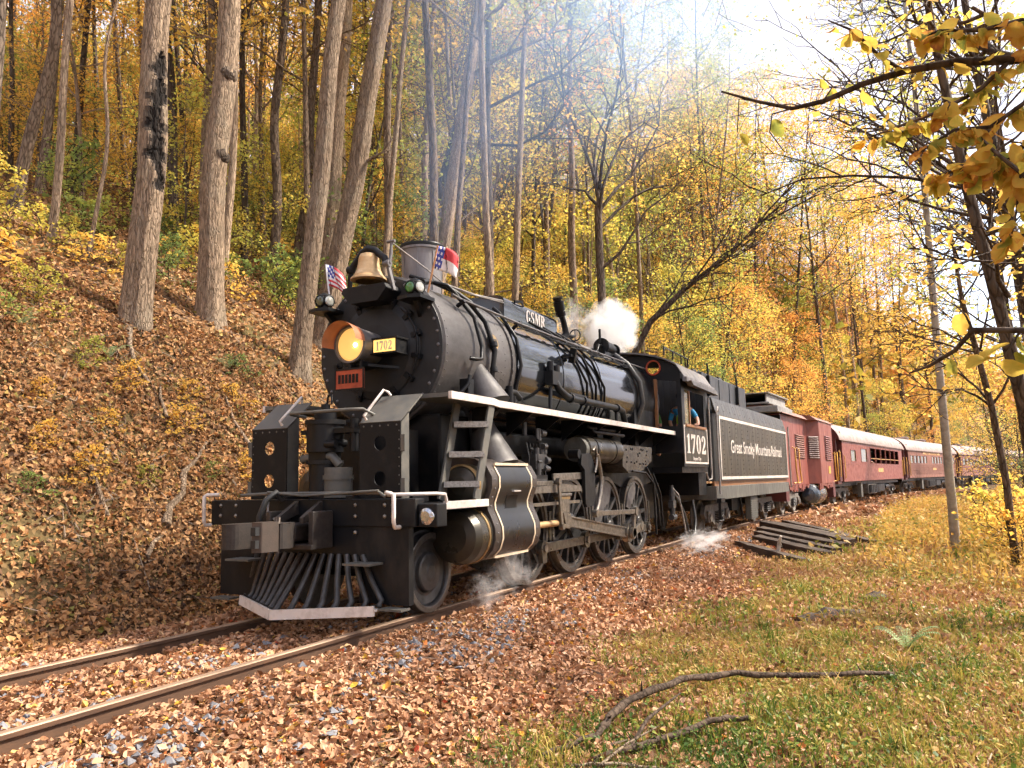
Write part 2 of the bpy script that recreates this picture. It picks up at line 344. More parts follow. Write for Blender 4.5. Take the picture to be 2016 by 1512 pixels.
leaf_shader('grass_blade', [(0, (.05, .10, .018)), (.25, (.13, .19, .03)), (.45, (.27, .26, .045)), (.66, (.42, .31, .08)), (.86, (.50, .32, .12)), (1, (.34, .17, .07))], 0.35, rough=.5)
leaf_shader('dry_weed', [(0, (.20, .22, .05)), (.3, (.48, .34, .08)), (.6, (.62, .38, .09)), (.85, (.60, .31, .09)), (1, (.40, .20, .08))], 0.4)
leaf_shader('fern_green', [(0, (.20, .32, .12)), (.5, (.36, .46, .22)), (1, (.48, .50, .28))], 0.35)
def ground_mat():
    m, nt, out = nmat('ground_soil'); L = nt.links.new
    b = N(nt, 'ShaderNodeBsdfPrincipled'); b.inputs['Roughness'].default_value = .9; b.inputs['Specular IOR Level'].default_value = .15
    tc = N(nt, 'ShaderNodeTexCoord')
    v = N(nt, 'ShaderNodeTexVoronoi'); v.inputs['Scale'].default_value = 17; v.inputs['Randomness'].default_value = 1; L(tc.outputs['Object'], v.inputs[0])
    sp = N(nt, 'ShaderNodeSeparateColor'); L(v.outputs['Color'], sp.inputs[0])
    r = ramp(nt, [(0, (.05, .028, .016)), (.4, (.14, .075, .036)), (.75, (.26, .14, .065)), (1, (.36, .21, .10))]); L(sp.outputs[0], r.inputs[0])
    n = noise(nt, .7, 6); r2 = ramp(nt, [(.40, (0, 0, 0)), (.62, (1, 1, 1))]); L(n.outputs[0], r2.inputs[0])
    mx = N(nt, 'ShaderNodeMix', data_type='RGBA'); L(r2.outputs[0], mx.inputs[0]); L(r.outputs[0], mx.inputs[6]); mx.inputs[7].default_value = (.115, .085, .035, 1)
    L(mx.outputs[2], b.inputs['Base Color'])
    bp = N(nt, 'ShaderNodeBump'); bp.inputs['Strength'].default_value = .6; bp.inputs['Distance'].default_value = .05; L(v.outputs['Distance'], bp.inputs['Height']); L(bp.outputs[0], b.inputs['Normal'])
    L(b.outputs[0], out.inputs[0])
ground_mat()
xs = np.concatenate([np.arange(-40, -8, 2.), np.arange(-8, 30, .4), np.arange(30, 110, 2.), np.arange(110, 700, 12.)])
ds = np.concatenate([np.arange(-400, -30, 20.), np.arange(-30, -8, 1.), np.arange(-8, 22, .3), np.arange(22, 60, 1.5), np.arange(60, 420, 15.)])
gx, gd = np.meshgrid(xs, ds, indexing='ij'); gy = gd+yc(gx); gz = terr(gx, gy)
nx, ny = gx.shape; idx = np.arange(nx*ny).reshape(nx, ny)
F = np.stack([idx[:-1, :-1], idx[1:, :-1], idx[1:, 1:], idx[:-1, 1:]], -1).reshape(-1, 4)
struct(from_np('ground', np.stack([gx, gy, gz], -1).reshape(-1, 3), F, 'ground_soil', smooth=True))

def terr_normal(x, y):
    e = .05; dx = (terr(x+e, y)-terr(x-e, y))/(2*e); dy = (terr(x, y+e)-terr(x, y-e))/(2*e)
    n = np.stack([-dx, -dy, np.ones_like(dx)], -1); return n/np.linalg.norm(n, axis=-1, keepdims=True)
OAK = np.array([(0, -.5), (.16, -.3), (.36, -.18), (.22, -.02), (.46, .16), (.24, .24), (.14, .5), (-.12, .42), (-.26, .22), (-.44, .14), (-.22, -.04), (-.38, -.2), (-.15, -.32)])
OVAL = np.array([(0, -.5), (.2, -.3), (.3, -.05), (.24, .2), (0, .52), (-.25, .2), (-.3, -.05), (-.2, -.3)])
def leaves_np(Cn, Nn, size, rnd, shape=None, curl=.35, tilt=.5):
    """leaf faces at centres Cn with normals about Nn; shape None = folded kite of 2 triangles, else fan outline"""
    n = len(Cn)
    Nn = Nn+rng.normal(0, tilt, (n, 3)); Nn /= np.linalg.norm(Nn, axis=1, keepdims=True)
    A = rng.normal(0, 1, (n, 3)); A -= (A*Nn).sum(1, keepdims=True)*Nn; A /= np.linalg.norm(A, axis=1, keepdims=True); B = np.cross(Nn, A)
    s = size[:, None]
    cu = rng.uniform(-.15, curl, n)[:, None]
    if shape is None:
        w = rng.uniform(.30, .48, n)[:, None]
        P = np.stack([Cn-A*s*.55, Cn+B*s*w+Nn*s*cu, Cn+A*s*.55+Nn*s*cu*.4, Cn-B*s*w+Nn*s*cu], 1)
        V = P.reshape(-1, 3); o = np.arange(n)*4
        Fq = np.stack([np.stack([o, o+1, o+2], -1), np.stack([o, o+2, o+3], -1)], 1).reshape(-1, 3)
        return V, Fq, np.repeat(rnd, 4)
    k = len(shape); rad2 = (shape**2).sum(1)
    V = np.empty((n, k+1, 3)); V[:, 0] = Cn
    wr = rng.normal(0, .06, (n, k, 1))
    V[:, 1:] = Cn[:, None]+s[:, None]*(shape[None, :, 0:1]*B[:, None]+shape[None, :, 1:2]*A[:, None]+(cu[:, None]*2.4*(np.abs(shape[None, :, 0:1])*1.2*.5+rad2[None, :, None]*.6)+wr)*Nn[:, None])
    o = (np.arange(n)*(k+1))[:, None, None]; i = np.arange(k)
    tri = np.stack([np.zeros(k, int), 1+i, 1+(i+1) % k], -1)[None]
    return V.reshape(-1, 3), (o+tri).reshape(-1, 3), np.repeat(rnd, k+1)
def merge(parts):
    V, Fq, r, o = [], [], [], 0
    for v, f, q in parts: V.append(v); Fq.append(f+o); r.append(q); o += len(v)
    return np.concatenate(V), np.concatenate(Fq), np.concatenate(r)
def sector(n, r0_, r1_, a0=-38, a1=38):
    r = np.sqrt(rng.uniform(r0_**2, r1_**2, n)); a = YAW+np.radians(rng.uniform(a0, a1, n))
    return CAM.x+r*np.cos(a), CAM.y+r*np.sin(a)
def patch(x, y, f=1.0): return .5+.5*np.sin(x*1.7*f+2*np.sin(y*1.3*f))*np.cos(y*2.1*f-x*.6*f)
def grassy(x, d):           # 1 well inside the grass of the near verge
    e = -2.75+.35*np.sin(x*.9)+.25*np.sin(x*2.3+1)
    return np.clip((e-d)/.9, 0, 1)
track_parts, bank_parts = [], []
for r_a, r_b, n, s0, s1, shp in [(1.2, 5, 19000, .025, .08, OAK), (5, 9, 46000, .028, .082, OVAL), (9, 16, 140000, .022, .095, None), (16, 32, 110000, .05, .12, None), (32, 80, 36000, .2, .36, None)]:
    x, y = sector(n, r_a, r_b); d = y-yc(x)
    keep = (d < 75) & (d > -14) & (np.abs(np.abs(d)-.752) > .085)
    g = grassy(x, d); keep &= rng.random(n) > g*.5
    pb = patch(x*.55+1, y*.8+.3)*.6+.4*patch(x*1.7, y*1.5+2); keep &= ~((d > 2.4) & (rng.random(n) > .45+1.2*pb))
    x, y, d = x[keep], y[keep], d[keep]
    z = terr(x, y)+rng.uniform(.004, .05, len(x)); nn = terr_normal(x, y)
    sz = rng.uniform(s0, s1, len(x)); rnd = np.clip(rng.beta(1.3, 1.2, len(x))+.2*(patch(x, y)-.5), 0, 1); sp = rng.random(len(x))
    rnd = np.where(sp > .955, rng.uniform(.93, 1, len(x)), rnd*.92)
    P = np.stack([x, y, z], -1); bk = d > 2.0
    for sel, lst in ((~bk, track_parts), (bk, bank_parts)):
        if sel.sum(): lst.append(leaves_np(P[sel], nn[sel], sz[sel], rnd[sel], shp, .75, .62))
stuff(tag(from_np('leaf_litter', *merge(track_parts)[:2], 'litter', merge(track_parts)[2]) if False else from_np('leaf_litter', *(lambda t: (t[0], t[1], 'litter', t[2]))(merge(track_parts))), 'dry orange-brown fallen leaves covering the trackside ground', 'fallen leaves'))
stuff(tag(from_np('bank_leaf_litter', *(lambda t: (t[0], t[1], 'bank_litter', t[2]))(merge(bank_parts))), 'brown leaf litter covering the steep wooded bank', 'fallen leaves'))

# grass on the near verge
def blades(x, y, h, w, rnd, lean=.6):
    n = len(x); z = terr(x, y)-.01; a = rng.uniform(0, 2*PI, n); l = rng.uniform(.1, lean, n)*h; b = rng.uniform(0, 2*PI, n)
    base = np.stack([x, y, z], -1); side = np.stack([np.cos(a), np.sin(a), 0*a], -1)*w[:, None]
    ln = np.stack([np.cos(b), np.sin(b), 0*b], -1)
    mid = base+ln*(l*.35)[:, None]+np.array([0, 0, 1])*(h*.62)[:, None]; tip = base+ln*l[:, None]+np.array([0, 0, 1])*(h*rng.uniform(.7, 1, n))[:, None]
    V = np.stack([base-side*.6, base+side*.6, mid+side, mid-side, tip], 1).reshape(-1, 3); o = np.arange(n)*5
    Fq = np.stack([np.stack([o, o+1, o+2], -1), np.stack([o, o+2, o+3], -1), np.stack([o+3, o+2, o+4], -1)], 1).reshape(-1, 3)
    return V, Fq, np.repeat(rnd, 5)
gp = []
for k in range(420):
    r_ = 1.8+11*rng.random()**1.2; a_ = YAW+math.radians(rng.uniform(-36, 12)); cx, cy_ = CAM.x+r_*math.cos(a_), CAM.y+r_*math.sin(a_)
    if grassy(np.array(cx), np.array(cy_-float(yc(cx)))) < .5: continue
    m_ = int(rng.integers(10, 34)); hh_ = rng.uniform(.10, .26); tone = rng.normal(.45, .22)
    gp.append(blades(cx+rng.normal(0, .05, m_), cy_+rng.normal(0, .05, m_), rng.uniform(.5, 1.1, m_)*hh_, np.full(m_, .0028+.0004*r_), np.clip(tone+rng.normal(0, .08, m_), 0, 1), 1.1))
for r_a, r_b, n, h0, h1, w in [(1.5, 5, 46000, .03, .13, .003), (5, 9, 60000, .04, .16, .005), (9, 18, 56000, .06, .22, .009), (18, 34, 24000, .10, .32, .022)]:
    x, y = sector(n, r_a, r_b, -38, 20); d = y-yc(x); keep = (rng.random(n) < grassy(x, d)*(.35+.65*patch(x*1.3, y*1.3))) & (d > -16)
    x, y = x[keep], y[keep]; d = d[keep]
    dist = np.hypot(x-CAM.x, y-CAM.y)
    rnd = np.clip(rng.normal(.50, .22, len(x))+.5*(patch(x, y, .8)-.5)+.3*(patch(x*2.1+1, y*1.9)-.5)-.10+np.clip((dist-5)/22, 0, .36), 0, 1)
    gp.append(blades(x, y, rng.uniform(h0, h1, len(x)), rng.uniform(.6, 1.3, len(x))*w, rnd, .9))
    # short broad leaflets of the ground cover
    q = rng.random(len(x)) < .32; k = q.sum()
    P = np.stack([x[q], y[q], terr(x[q], y[q])+rng.uniform(.02, h1*.8, k)], -1)
    gp.append(leaves_np(P, np.tile([0, 0, 1.], (k, 1)), rng.uniform(.5, 1.1, k)*w*8, np.clip(rnd[q]-.06, 0, 1), None, .3, .45))
stuff(tag(from_np('grass', *(lambda t: (t[0], t[1], 'grass_blade', t[2]))(merge(gp))), 'short green and straw-coloured grass of the near verge', 'grass'))
# fine grass, moss and twigs on the bank
n = 30000; x = rng.uniform(-4, 16, n); d = rng.uniform(2.6, 12, n); y = yc(x)+d
keep = (rng.random(n) < np.clip(patch(x*.7+2, d*.9)*patch(x*1.9, d*2.2+1)*1.3-.12, 0, 1)); x, y = x[keep], y[keep]; hh = rng.uniform(.03, .13, len(x))
stuff(tag(from_np('bank_grass', *(lambda t: (t[0], t[1], 'grass_blade', t[2]))(blades(x, y, hh, hh*.05, np.clip(rng.normal(.45, .2, len(x)), 0, 1), 1.2))), 'thin tufts of grass and moss between the leaves of the bank', 'grass'))
n = 2600; x = np.concatenate([rng.uniform(-4, 14, 1900), rng.uniform(-5, 9, 700)]); d = np.concatenate([rng.uniform(2.4, 11, 1900), -rng.uniform(1.2, 6, 700)]); y = yc(x)+d; L_ = rng.uniform(.08, .5, n)*np.where(d < 0, .5, 1); a = rng.uniform(0, 2*PI, n)
dv = np.stack([np.cos(a), np.sin(a)], -1); P0 = np.stack([x, y], -1)-dv*L_[:, None]/2; P1 = P0+dv*L_[:, None]
A0 = np.concatenate([P0, (terr(P0[:, 0], P0[:, 1])+.02+.02*rng.random(n))[:, None]], 1); A1 = np.concatenate([P1, (terr(P1[:, 0], P1[:, 1])+.02+.05*rng.random(n))[:, None]], 1)
w_ = (.004+.007*rng.random(n))[:, None]; sd0 = np.stack([-np.sin(a), np.cos(a), 0*a], -1)*w_; up0 = np.array([[0, 0, 1.]])*w_*1.6
V = np.stack([A0-sd0, A0+sd0, A0+up0, A1-sd0*.5, A1+sd0*.5, A1+up0*.5], 1).reshape(-1, 3); o_ = (np.arange(n)*6)[:, None, None]
Fq = (o_+np.array([[0, 3, 5, 2], [2, 5, 4, 1], [0, 1, 4, 3]])[None]).reshape(-1, 4)
leaf_shader('twig_debris', [(0, (.07, .045, .03)), (.5, (.18, .12, .08)), (1, (.36, .27, .19))], .0)
stuff(tag(from_np('twig_debris', V, Fq, 'twig_debris', np.repeat(rng.random(n), 6)), 'small dead twigs scattered over the leaf litter', 'twigs'))
# taller dry weeds farther along the verge
wp = []
n = 26000; x = rng.uniform(7, 46, n); d = -rng.uniform(3.6, 13, n); y = yc(x)+d
clump = patch(x*.6+3, y*.6)*patch(x*1.6, y*1.4+1); lim = np.interp(x, [7, 14, 30, 46], [-4.6, -4.6, -3.6, -3.4])
keep = (rng.random(n) < np.clip(clump*1.6, .1, 1)) & (d < lim); x, y, d = x[keep], y[keep], d[keep]
hh = rng.uniform(.15, .65, len(x)); wp.append(blades(x, y, hh, hh*.016, np.clip(rng.normal(.5, .2, len(x)), 0, 1), .9))
for k in range(2):
    P = np.stack([x+rng.normal(0, .1, len(x)), y+rng.normal(0, .1, len(x)), terr(x, y)+hh*rng.uniform(.3, 1, len(x))], -1)
    wp.append(leaves_np(P, np.tile([0, 0, 1.], (len(x), 1)), rng.uniform(.05, .12, len(x)), np.clip(rng.normal(.45, .22, len(x)), 0, 1), None, .3, .6))
stuff(tag(from_np('dry_weeds', *(lambda t: (t[0], t[1], 'dry_weed', t[2]))(merge(wp))), 'tangled golden dry weeds on the verge beyond the timbers', 'weeds'))

# grey ballast stones in patches beside and between the rails
paint('ballast_stone', (.23, .235, .25), .8, col2=(.11, .11, .125), scale=3, bump=.4, bscale=30)
sv, sf = [], []
STV = np.array([(1, 0, 0), (-1, 0, 0), (0, 1, 0), (0, -1, 0), (0, 0, 1), (0, 0, -1)], float)
STF = np.array([(0, 2, 4), (2, 1, 4), (1, 3, 4), (3, 0, 4), (2, 0, 5), (1, 2, 5), (3, 1, 5), (0, 3, 5)])
n = 26000; xr = np.concatenate([rng.uniform(-6.5, 3, 16000), rng.uniform(3, 14, 10000)]); dr = rng.uniform(-2.9, 2.0, n)
pp = patch(xr*1.15+.6, dr*1.9+.7, 1.1)*(.4+.6*patch(xr*3, dr*3.3)); band = np.exp(-((dr+1.55)/.55)**2)+.6*np.exp(-(dr/.6)**2)+.35*np.exp(-((dr-1.2)/.3)**2)
keep = (rng.random(n) < np.clip(pp*band*1.25-.12, 0, 1)) & (np.abs(np.abs(dr)-.752) > .10)
xr, dr = xr[keep], dr[keep]; yr = yc(xr)+dr; k = len(xr)
sc = rng.uniform(.016, .05, k)[:, None, None]*rng.uniform(.55, 1.25, (k, 1, 3))
Vs = STV[None]+rng.normal(0, .22, (k, 6, 3)); Vs = Vs*sc
an = rng.uniform(0, 2*PI, k); ca, sa = np.cos(an)[:, None], np.sin(an)[:, None]
Vs = np.stack([Vs[..., 0]*ca-Vs[..., 1]*sa, Vs[..., 0]*sa+Vs[..., 1]*ca, Vs[..., 2]*.7], -1)
Vs += np.stack([xr, yr, terr(xr, yr)+.035], -1)[:, None]
stuff(tag(from_np('ballast_stones', Vs.reshape(-1, 3), (np.arange(k)[:, None, None]*6+STF[None]).reshape(-1, 3), 'ballast_stone'), 'blue-grey crushed ballast stones showing between the leaves', 'ballast'))

# rails
track = bpy.data.objects.new('railway_track', None); C.objects.link(track); struct(track)
prof = [(-.07, -.172), (.07, -.172), (.07, -.158), (.012, -.142), (.012, -.045), (.036, -.036), (.037, -.008), (.029, .0), (-.029, .0), (-.037, -.008), (-.036, -.036), (-.012, -.045), (-.012, -.142), (-.07, -.158)]
rx = np.concatenate([np.arange(-13, 6, 1.), np.arange(6, 110, 1.5)])
for sgn in (-1, 1):
    b = MB(); k = len(prof); rings = []
    for x in rx:
        a = yaw_at(x); c, s_ = math.cos(a), math.sin(a); Y = float(yc(x))
        rings.append([(x-s_*(sgn*.752+u), Y+c*(sgn*.752+u), w) for u, w in prof])
    V = [p for r_ in rings for p in r_]; sd_, tp = [], []
    for i in range(len(rings)-1):
        for j in range(k):
            f = (i*k+j, i*k+(j+1) % k, (i+1)*k+(j+1) % k, (i+1)*k+j); (tp if j in (6, 7, 8) else sd_).append(f)
    b.add(V, sd_, 0); o_ = len(b.f); b.f += tp; b.m += [1]*len(tp); b.s += [False]*len(tp)
    b.build('rail', ['rail_rust', 'rail_top'], track)
# ================================================================== steam locomotive
loco = thing('steam_locomotive', 'black steam locomotive numbered 1702 with brass bell and lit amber headlight', 'locomotive', (-1, 0, 0))
LO = bpy.data.objects.new('tmp', None)
class LB(MB):                                         # parts are written in world coordinates, the root stands at x=-1
    def build(s, name, mats, parent=None, bev=0.0):
        o = MB.build(s, name, mats, parent, bev)
        if parent is loco: o.location = (1, 0, 0)
        return o
def L_in(o): o.location = Vector(o.location)+Vector((1, 0, 0)); return o
BZ = 2.98
# smokebox, jacket, backhead
sb = LB().lathe((.2, 0, BZ), (1, 0, 0), [(0, .90), (.02, .925), (.09, .925), (.092, .905), (1.7, .905), (1.702, .93), (1.78, .93)], 64).build('smokebox', 'graphite', loco)
fr = LB().lathe((.2, 0, BZ), (-1, 0, 0), [(0, .90), (.012, .895), (.02, .86), (.022, .60), (.05, .585), (.085, .50), (.11, .3), (.12, 0)], 64, caps=False).build('smokebox_front', 'smokebox_black', loco)
jk = LB().lathe((1.98, 0, BZ), (1, 0, 0), [(0, .90), (.005, .935), (1.6, .935), (1.602, .945), (1.66, .945), (1.662, .935), (3.2, .945), (3.202, .955), (3.26, .955), (3.262, .945), (5.0, .965)], 72).build('boiler_jacket', 'boiler_gloss', loco)
LB().lathe((6.98, 0, BZ), (1, 0, 0), [(0, .95), (1.6, .95)], 48).box(6.98, 8.55, -.92, .92, 1.9, 2.98).build('firebox_wrapper', 'black_paint', loco)
# rivets: smokebox front ring and seams
def rivet(b, p, nrm, r=.016):
    p, nn = Vector(p), Vector(nrm); b.lathe(p-nn*.004, nn, [(0, r), (r*.55, r*.85), (r*.95, r*.3), (r, 0)], 6, caps=False)
b = LB()
for i in range(34):
    a = 2*PI*i/34; rivet(b, (.182, .845*math.cos(a), BZ+.845*math.sin(a)), (-1, 0, 0), .024)
for x, n in ((.26, 60), (1.9, 64), (1.72, 64)):
    for i in range(n):
        a = 2*PI*i/n; rivet(b, (x, (.925 if x > 1.85 or x < .5 else .905)*math.cos(a), BZ+(.925 if x > 1.85 or x < .5 else .905)*math.sin(a)), (0, math.cos(a), math.sin(a)), .012)
for dx, da in ((0, 0), (.08, .03), (.16, 0), (.05, -.09), (.13, -.1), (.2, -.07)):
    a = PI+ -.28-da; rivet(b, (1.5+dx, .905*math.cos(a), BZ-.905*math.sin(a)), (0, math.cos(a), -math.sin(a)), .013)
stuff(b.build('rivets', 'headlight_grey', loco))  # grey lighter than the black front: light on the rivet heads is painted in
# smokebox door dogs and hinge
b = LB()
for i in range(14):
    a = 2*PI*i/14+.2; c, s_ = math.cos(a), math.sin(a)
    LB().bar((.14, .52*c, BZ+.52*s_), (.14, .65*c, BZ+.65*s_), .05, .06, side=(1, 0, 0)).cyl((.15, .6*c, BZ+.6*s_), (.09, .6*c, BZ+.6*s_), .022, n=8).build('door_clamp', 'front_black', fr)
LB().tube([(.12, -.60*math.cos(a), BZ+.60*math.sin(a)) for a in np.linspace(-.5, .9, 12)], .016, 6).build('door_hinge', 'black_paint', fr)
# headlight: barrel, visor, lens, bulb, bracket
hl = LB().lathe((.1, 0, 2.98), (-1, 0, 0), [(0, .14), (.05, .19), (.42, .21), (.43, .218), (.47, .218), (.47, .195), (.43, .19)], 40, caps=False).build('headlight', 'headlight_grey', loco)
LB().lathe((-.335, 0, 2.98), (-1, 0, 0), [(0, .19), (.012, .17), (.02, 0)], 36, caps=False).build('lens', 'headlight_lens', hl)
LB().lathe((-.358, -.075, 2.965), (-1, 0, 0), [(0, .024), (.012, .016), (.016, 0)], 16, caps=False).build('bulb', 'headlight_bulb', hl)
LB().lathe((-.36, 0, 2.98), (-1, 0, 0), [(0, .219), (.2, .24)], 24, a0=-1.5, a1=1.75, caps=False).build('visor', 'visor_orange', hl)
LB().box(-.3, .12, -.13, .13, 2.74, 2.785).bar((-.2, -.13, 2.75), (.15, -.36, 2.74), .03, .03).bar((-.2, .13, 2.75), (.15, .36, 2.74), .03, .03).bar((-.32, -.13, 2.80), (-.32, -.13, 2.5), .03, .03).build('headlight_bracket', 'black_paint', hl)
# lit number board beside the headlight
nb = LB().box(-.20, .02, -.53, -.20, 2.865, 3.045).box(-.22, .02, -.55, -.18, 3.03, 3.05).box(-.22, -.0, -.55, -.18, 2.86, 2.872).build('number_board', 'black_paint', loco)
LB().box(-.206, -.2, -.515, -.215, 2.885, 3.025).build('lit_panel', 'board_lit', nb)
serif_text('1702', .105, 'cream_line', (-.209+0, -.365, 2.955), FRONT, nb, 1.0)
rp = LB().box(-.385, -.365, -.215, .185, 2.46, 2.69).build('red_plate', 'red_plate', loco, .004)
LB().box(-.392, -.384, -.225, -.205, 2.45, 2.70).box(-.392, -.384, .175, .195, 2.45, 2.70).box(-.392, -.384, -.205, .175, 2.68, 2.70).box(-.392, -.384, -.205, .175, 2.45, 2.47).build('plate_rim', 'black_paint', rp)
for k in range(6):
    y = .125-k*.05; LB().box(-.390, -.384, y-.017, y+.017, 2.53, 2.63).build('raised_mark', 'black_paint', rp)
LB().box(-.366, -.2, -.02, .02, 2.5, 2.75).build('plate_bracket', 'black_paint', rp)
# smokestack
st = LB().lathe((1.12, 0, 3.74), (0, 0, 1), [(0, .34), (.05, .30), (.09, .262), (.12, .255), (.62, .275), (.69, .283), (.695, .30), (.755, .302), (.765, .29), (.765, .255), (.4, .24)], 48, caps=False).build('smokestack', 'stack_grey', loco)
LB().lathe((1.12, 0, 4.425), (0, 0, 1), [(.03, .297), (.045, .303), (.075, .305), (.088, .300), (.092, .26)], 48, caps=False).build('stack_rim', 'black_paint', st)
for i in range(8):
    a = 2*PI*i/8+.35; LB().bar((1.12+.257*math.cos(a), .257*math.sin(a), 3.86), (1.12+.279*math.cos(a), .279*math.sin(a), 4.42), .012, .012, side=(-math.sin(a), math.cos(a), 0)).build('seam_strip', 'stack_grey', st)
# bell with yoke and bracket in front of the stack
BX, BY, B0 = -.02, .0, 3.80
bl = LB().lathe((BX, BY, B0), (0, 0, 1), [(-.01, .155), (0, .215), (.02, .212), (.06, .175), (.12, .145), (.2, .128), (.27, .122), (.315, .105), (.335, .05), (.335, 0)], 40, caps=False).build('bell', 'brass', loco)
LB().lathe((BX, BY, B0+.004), (0, 0, 1), [(0, .20), (.05, .16), (.12, .13), (.2, .11)], 32, caps=False).build('bell_inside', 'brass_dull', bl)
LB().tube([(BX, BY-.25, B0+.17), (BX, BY-.235, B0+.24), (BX, BY-.17, B0+.29), (BX, BY-.09, B0+.36), (BX, BY, B0+.385), (BX, BY+.09, B0+.36), (BX, BY+.17, B0+.27), (BX, BY+.235, B0+.2), (BX, BY+.25, B0+.13)], [.04, .045, .04, .045, .055, .045, .04, .045, .04], 10).build('yoke', 'black_paint', bl)
for s_ in (-1, 1):
    LB().bar((BX, s_*.27, B0+.19), (BX+.05, s_*.33, B0-.15), .05, .035, side=(1, 0, 0)).cyl((BX, s_*.23, B0+.17), (BX, s_*.31, B0+.17), .045, n=12).build('bell_stand', 'headlight_grey' if s_ < 0 else 'black_paint', bl)
LB().tube([(BX, -.3, B0+.17), (BX+.02, -.31, B0+.28), (BX+.03, -.31, B0+.43)], [.022, .02, .016], 8).cyl((BX+.03, -.36, B0+.44), (BX+.03, -.25, B0+.44), .02, n=8).build('bell_arm', 'headlight_grey', bl)
LB().prism([(-.33, 3.66), (-.30, 3.72), (.30, 3.72), (.33, 3.66), (.2, 3.52), (-.2, 3.52)], 'x', -.12, .3).build('bell_shelf', 'black_paint', loco, .01)
# marker lamps
def marker(y, z, a):
    m = LB().lathe((.02, y, z), (0, 0, 1), [(-.1, .05), (-.08, .085), (.07, .085), (.1, .06), (.12, .02), (.125, 0)], 20).build('marker_lamp', 'black_paint', loco)
    for ang, mt in ((PI+.0, 'lens_green' if y < 0 else 'lens_dark'), (-PI/2-.3, 'lens_clear')):
        d = Vector((math.cos(ang), math.sin(ang), 0)); c = Vector((.02, y, z))
        q = LB().lathe(c+d*.06, d, [(0, .07), (.045, .075), (.05, .066)], 18, caps=False).build('lamp_ring', 'black_paint', m)
        LB().lathe(c+d*.10, d, [(0, .064), (.012, .045), (.018, 0)], 18, caps=False).build('lamp_lens', mt, m)
    LB().prism([(-.10, y-.16), (.2, y-.16), (.26, y), (.2, y+.16), (-.10, y+.16), (-.14, y)], 'z', z-.14, z-.1).bar((.05, y, z-.12), (.25, y*.93, z-.32), .05, .08, side=(0, 1, 0)).build('lamp_shelf', 'black_paint', m, .004)
marker(-.63, 3.63, 0); marker(.70, 3.63, 0)
# sand and steam dome casing with lettering
prof_ = []
for a in np.linspace(0, PI/2, 6): prof_.append((-.45+.13*(1-math.cos(a)) if False else -.32-.14*math.cos(a), 4.02+.10*math.sin(a)))
half = [(-.46, 3.6)]+prof_
pol = half+[(-y, z) for y, z in half[::-1]]
dm = LB().prism(pol, 'x', 2.56, 4.45, smooth=True).build('dome_casing', 'boiler_gloss', loco, .01)
LB().lathe((4.45, 0, 3.9), (1, 0, 0), [(0, .235), (.2, .23), (.33, .17), (.37, .07), (.38, 0)], 24, caps=False).box(4.2, 4.66, -.36, .36, 3.7, 3.9).build('rear_dome', 'stack_grey', dm, .05)
serif_text('GSMR', .20, 'white_paint', (3.62+0, -.4655, 3.92), SIDE, dm, 1.3)
LB().bar((2.9, -.46, 4.07), (3.05, -.5, 4.09), .03, .04).bar((3.05, -.5, 4.09), (3.2, -.46, 4.06), .02, .03).build('grab_iron', 'black_paint', dm)
# whistle valve, safety valves, generator on the boiler top
wv = LB().tube([(4.55, -.42, 3.72), (4.75, -.50, 3.86), (4.66, -.50, 4.05), (4.55, -.5, 4.18)], [.07, .065, .05, .05], 10).build('whistle_valve', 'black_paint', loco)
LB().lathe((4.56, -.5, 4.14), (-.42, 0, .9), [(0, .05), (.01, .085), (.08, .085), (.085, .07), (.1, .07), (.105, .09), (.26, .09), (.27, .06), (.29, .06), (.295, .085), (.34, .085)], 16).build('whistle', 'black_paint', wv)
LB().tube([(4.75, -.5, 3.86), (5.0, -.5, 3.86), (5.12, -.5, 3.9)], [.04, .035, .02], 8).lathe((5.12, -.5, 3.9), (1, 0, .2), [(0, .02), (.03, .02)], 8).tube([(5.14+0*a, -.5+.1*math.cos(a), 3.91+.1*math.sin(a)) for a in np.linspace(0, 2*PI, 17)], .012, 6).bar((5.14, -.6, 3.91), (5.14, -.4, 3.91), .012, .012).bar((5.14, -.5, 3.81), (5.14, -.5, 4.01), .012, .012).build('hand_wheel_valve', 'black_paint', wv)
tg = LB().cyl((6.6, -.45, 3.93), (7.0, -.45, 3.93), .13, n=20).cyl((6.55, -.45, 3.93), (6.6, -.45, 3.93), .16, n=20).cyl((7.0, -.45, 3.93), (7.22, -.45, 3.93), .1, n=16).cyl((7.22, -.45, 3.93), (7.26, -.45, 3.93), .14, n=16).cyl((6.5, -.45, 4.0), (6.5, -.45, 4.25), .025, n=8).box(6.5, 7.2, -.55, -.35, 3.74, 3.82).tube([(6.55, -.45, 3.93), (6.4, -.45, 3.93), (6.3, -.46, 3.8)], .03, 8).build('steam_generator', 'black_paint', loco)
for xq, yq in ((5.9, -.1), (6.15, .15)): LB().cyl((xq, yq, 3.9), (xq, yq, 4.15), .07, n=14).cyl((xq, yq, 4.15), (xq, yq, 4.2), .09, n=14).build('safety_valve', 'brass_dull', loco)
# running boards
for s_ in (-1, 1):
    rb = LB().prism([(-.34, 2.275), (-.34, 2.355), (.60, 2.355), (.72, 2.34), (8.35, 2.34), (8.35, 2.262), (.72, 2.262), (.60, 2.275)], 'y', s_*1.34, s_*1.30).build('running_board_edge', 'white_paint', loco, .004)
    LB().prism([(-.34, 2.30), (-.34, 2.345), (.60, 2.345), (.72, 2.33), (8.35, 2.33), (8.35, 2.30)], 'y', s_*1.30, s_*.80).build('running_board', 'ladder_grey', loco)
    for x in np.arange(.9, 8.2, .9): LB().prism([(s_*.86, 2.3), (s_*1.28, 2.3), (s_*.86, 1.98)], 'x', x, x+.02).build('board_bracket', 'black_paint', loco)
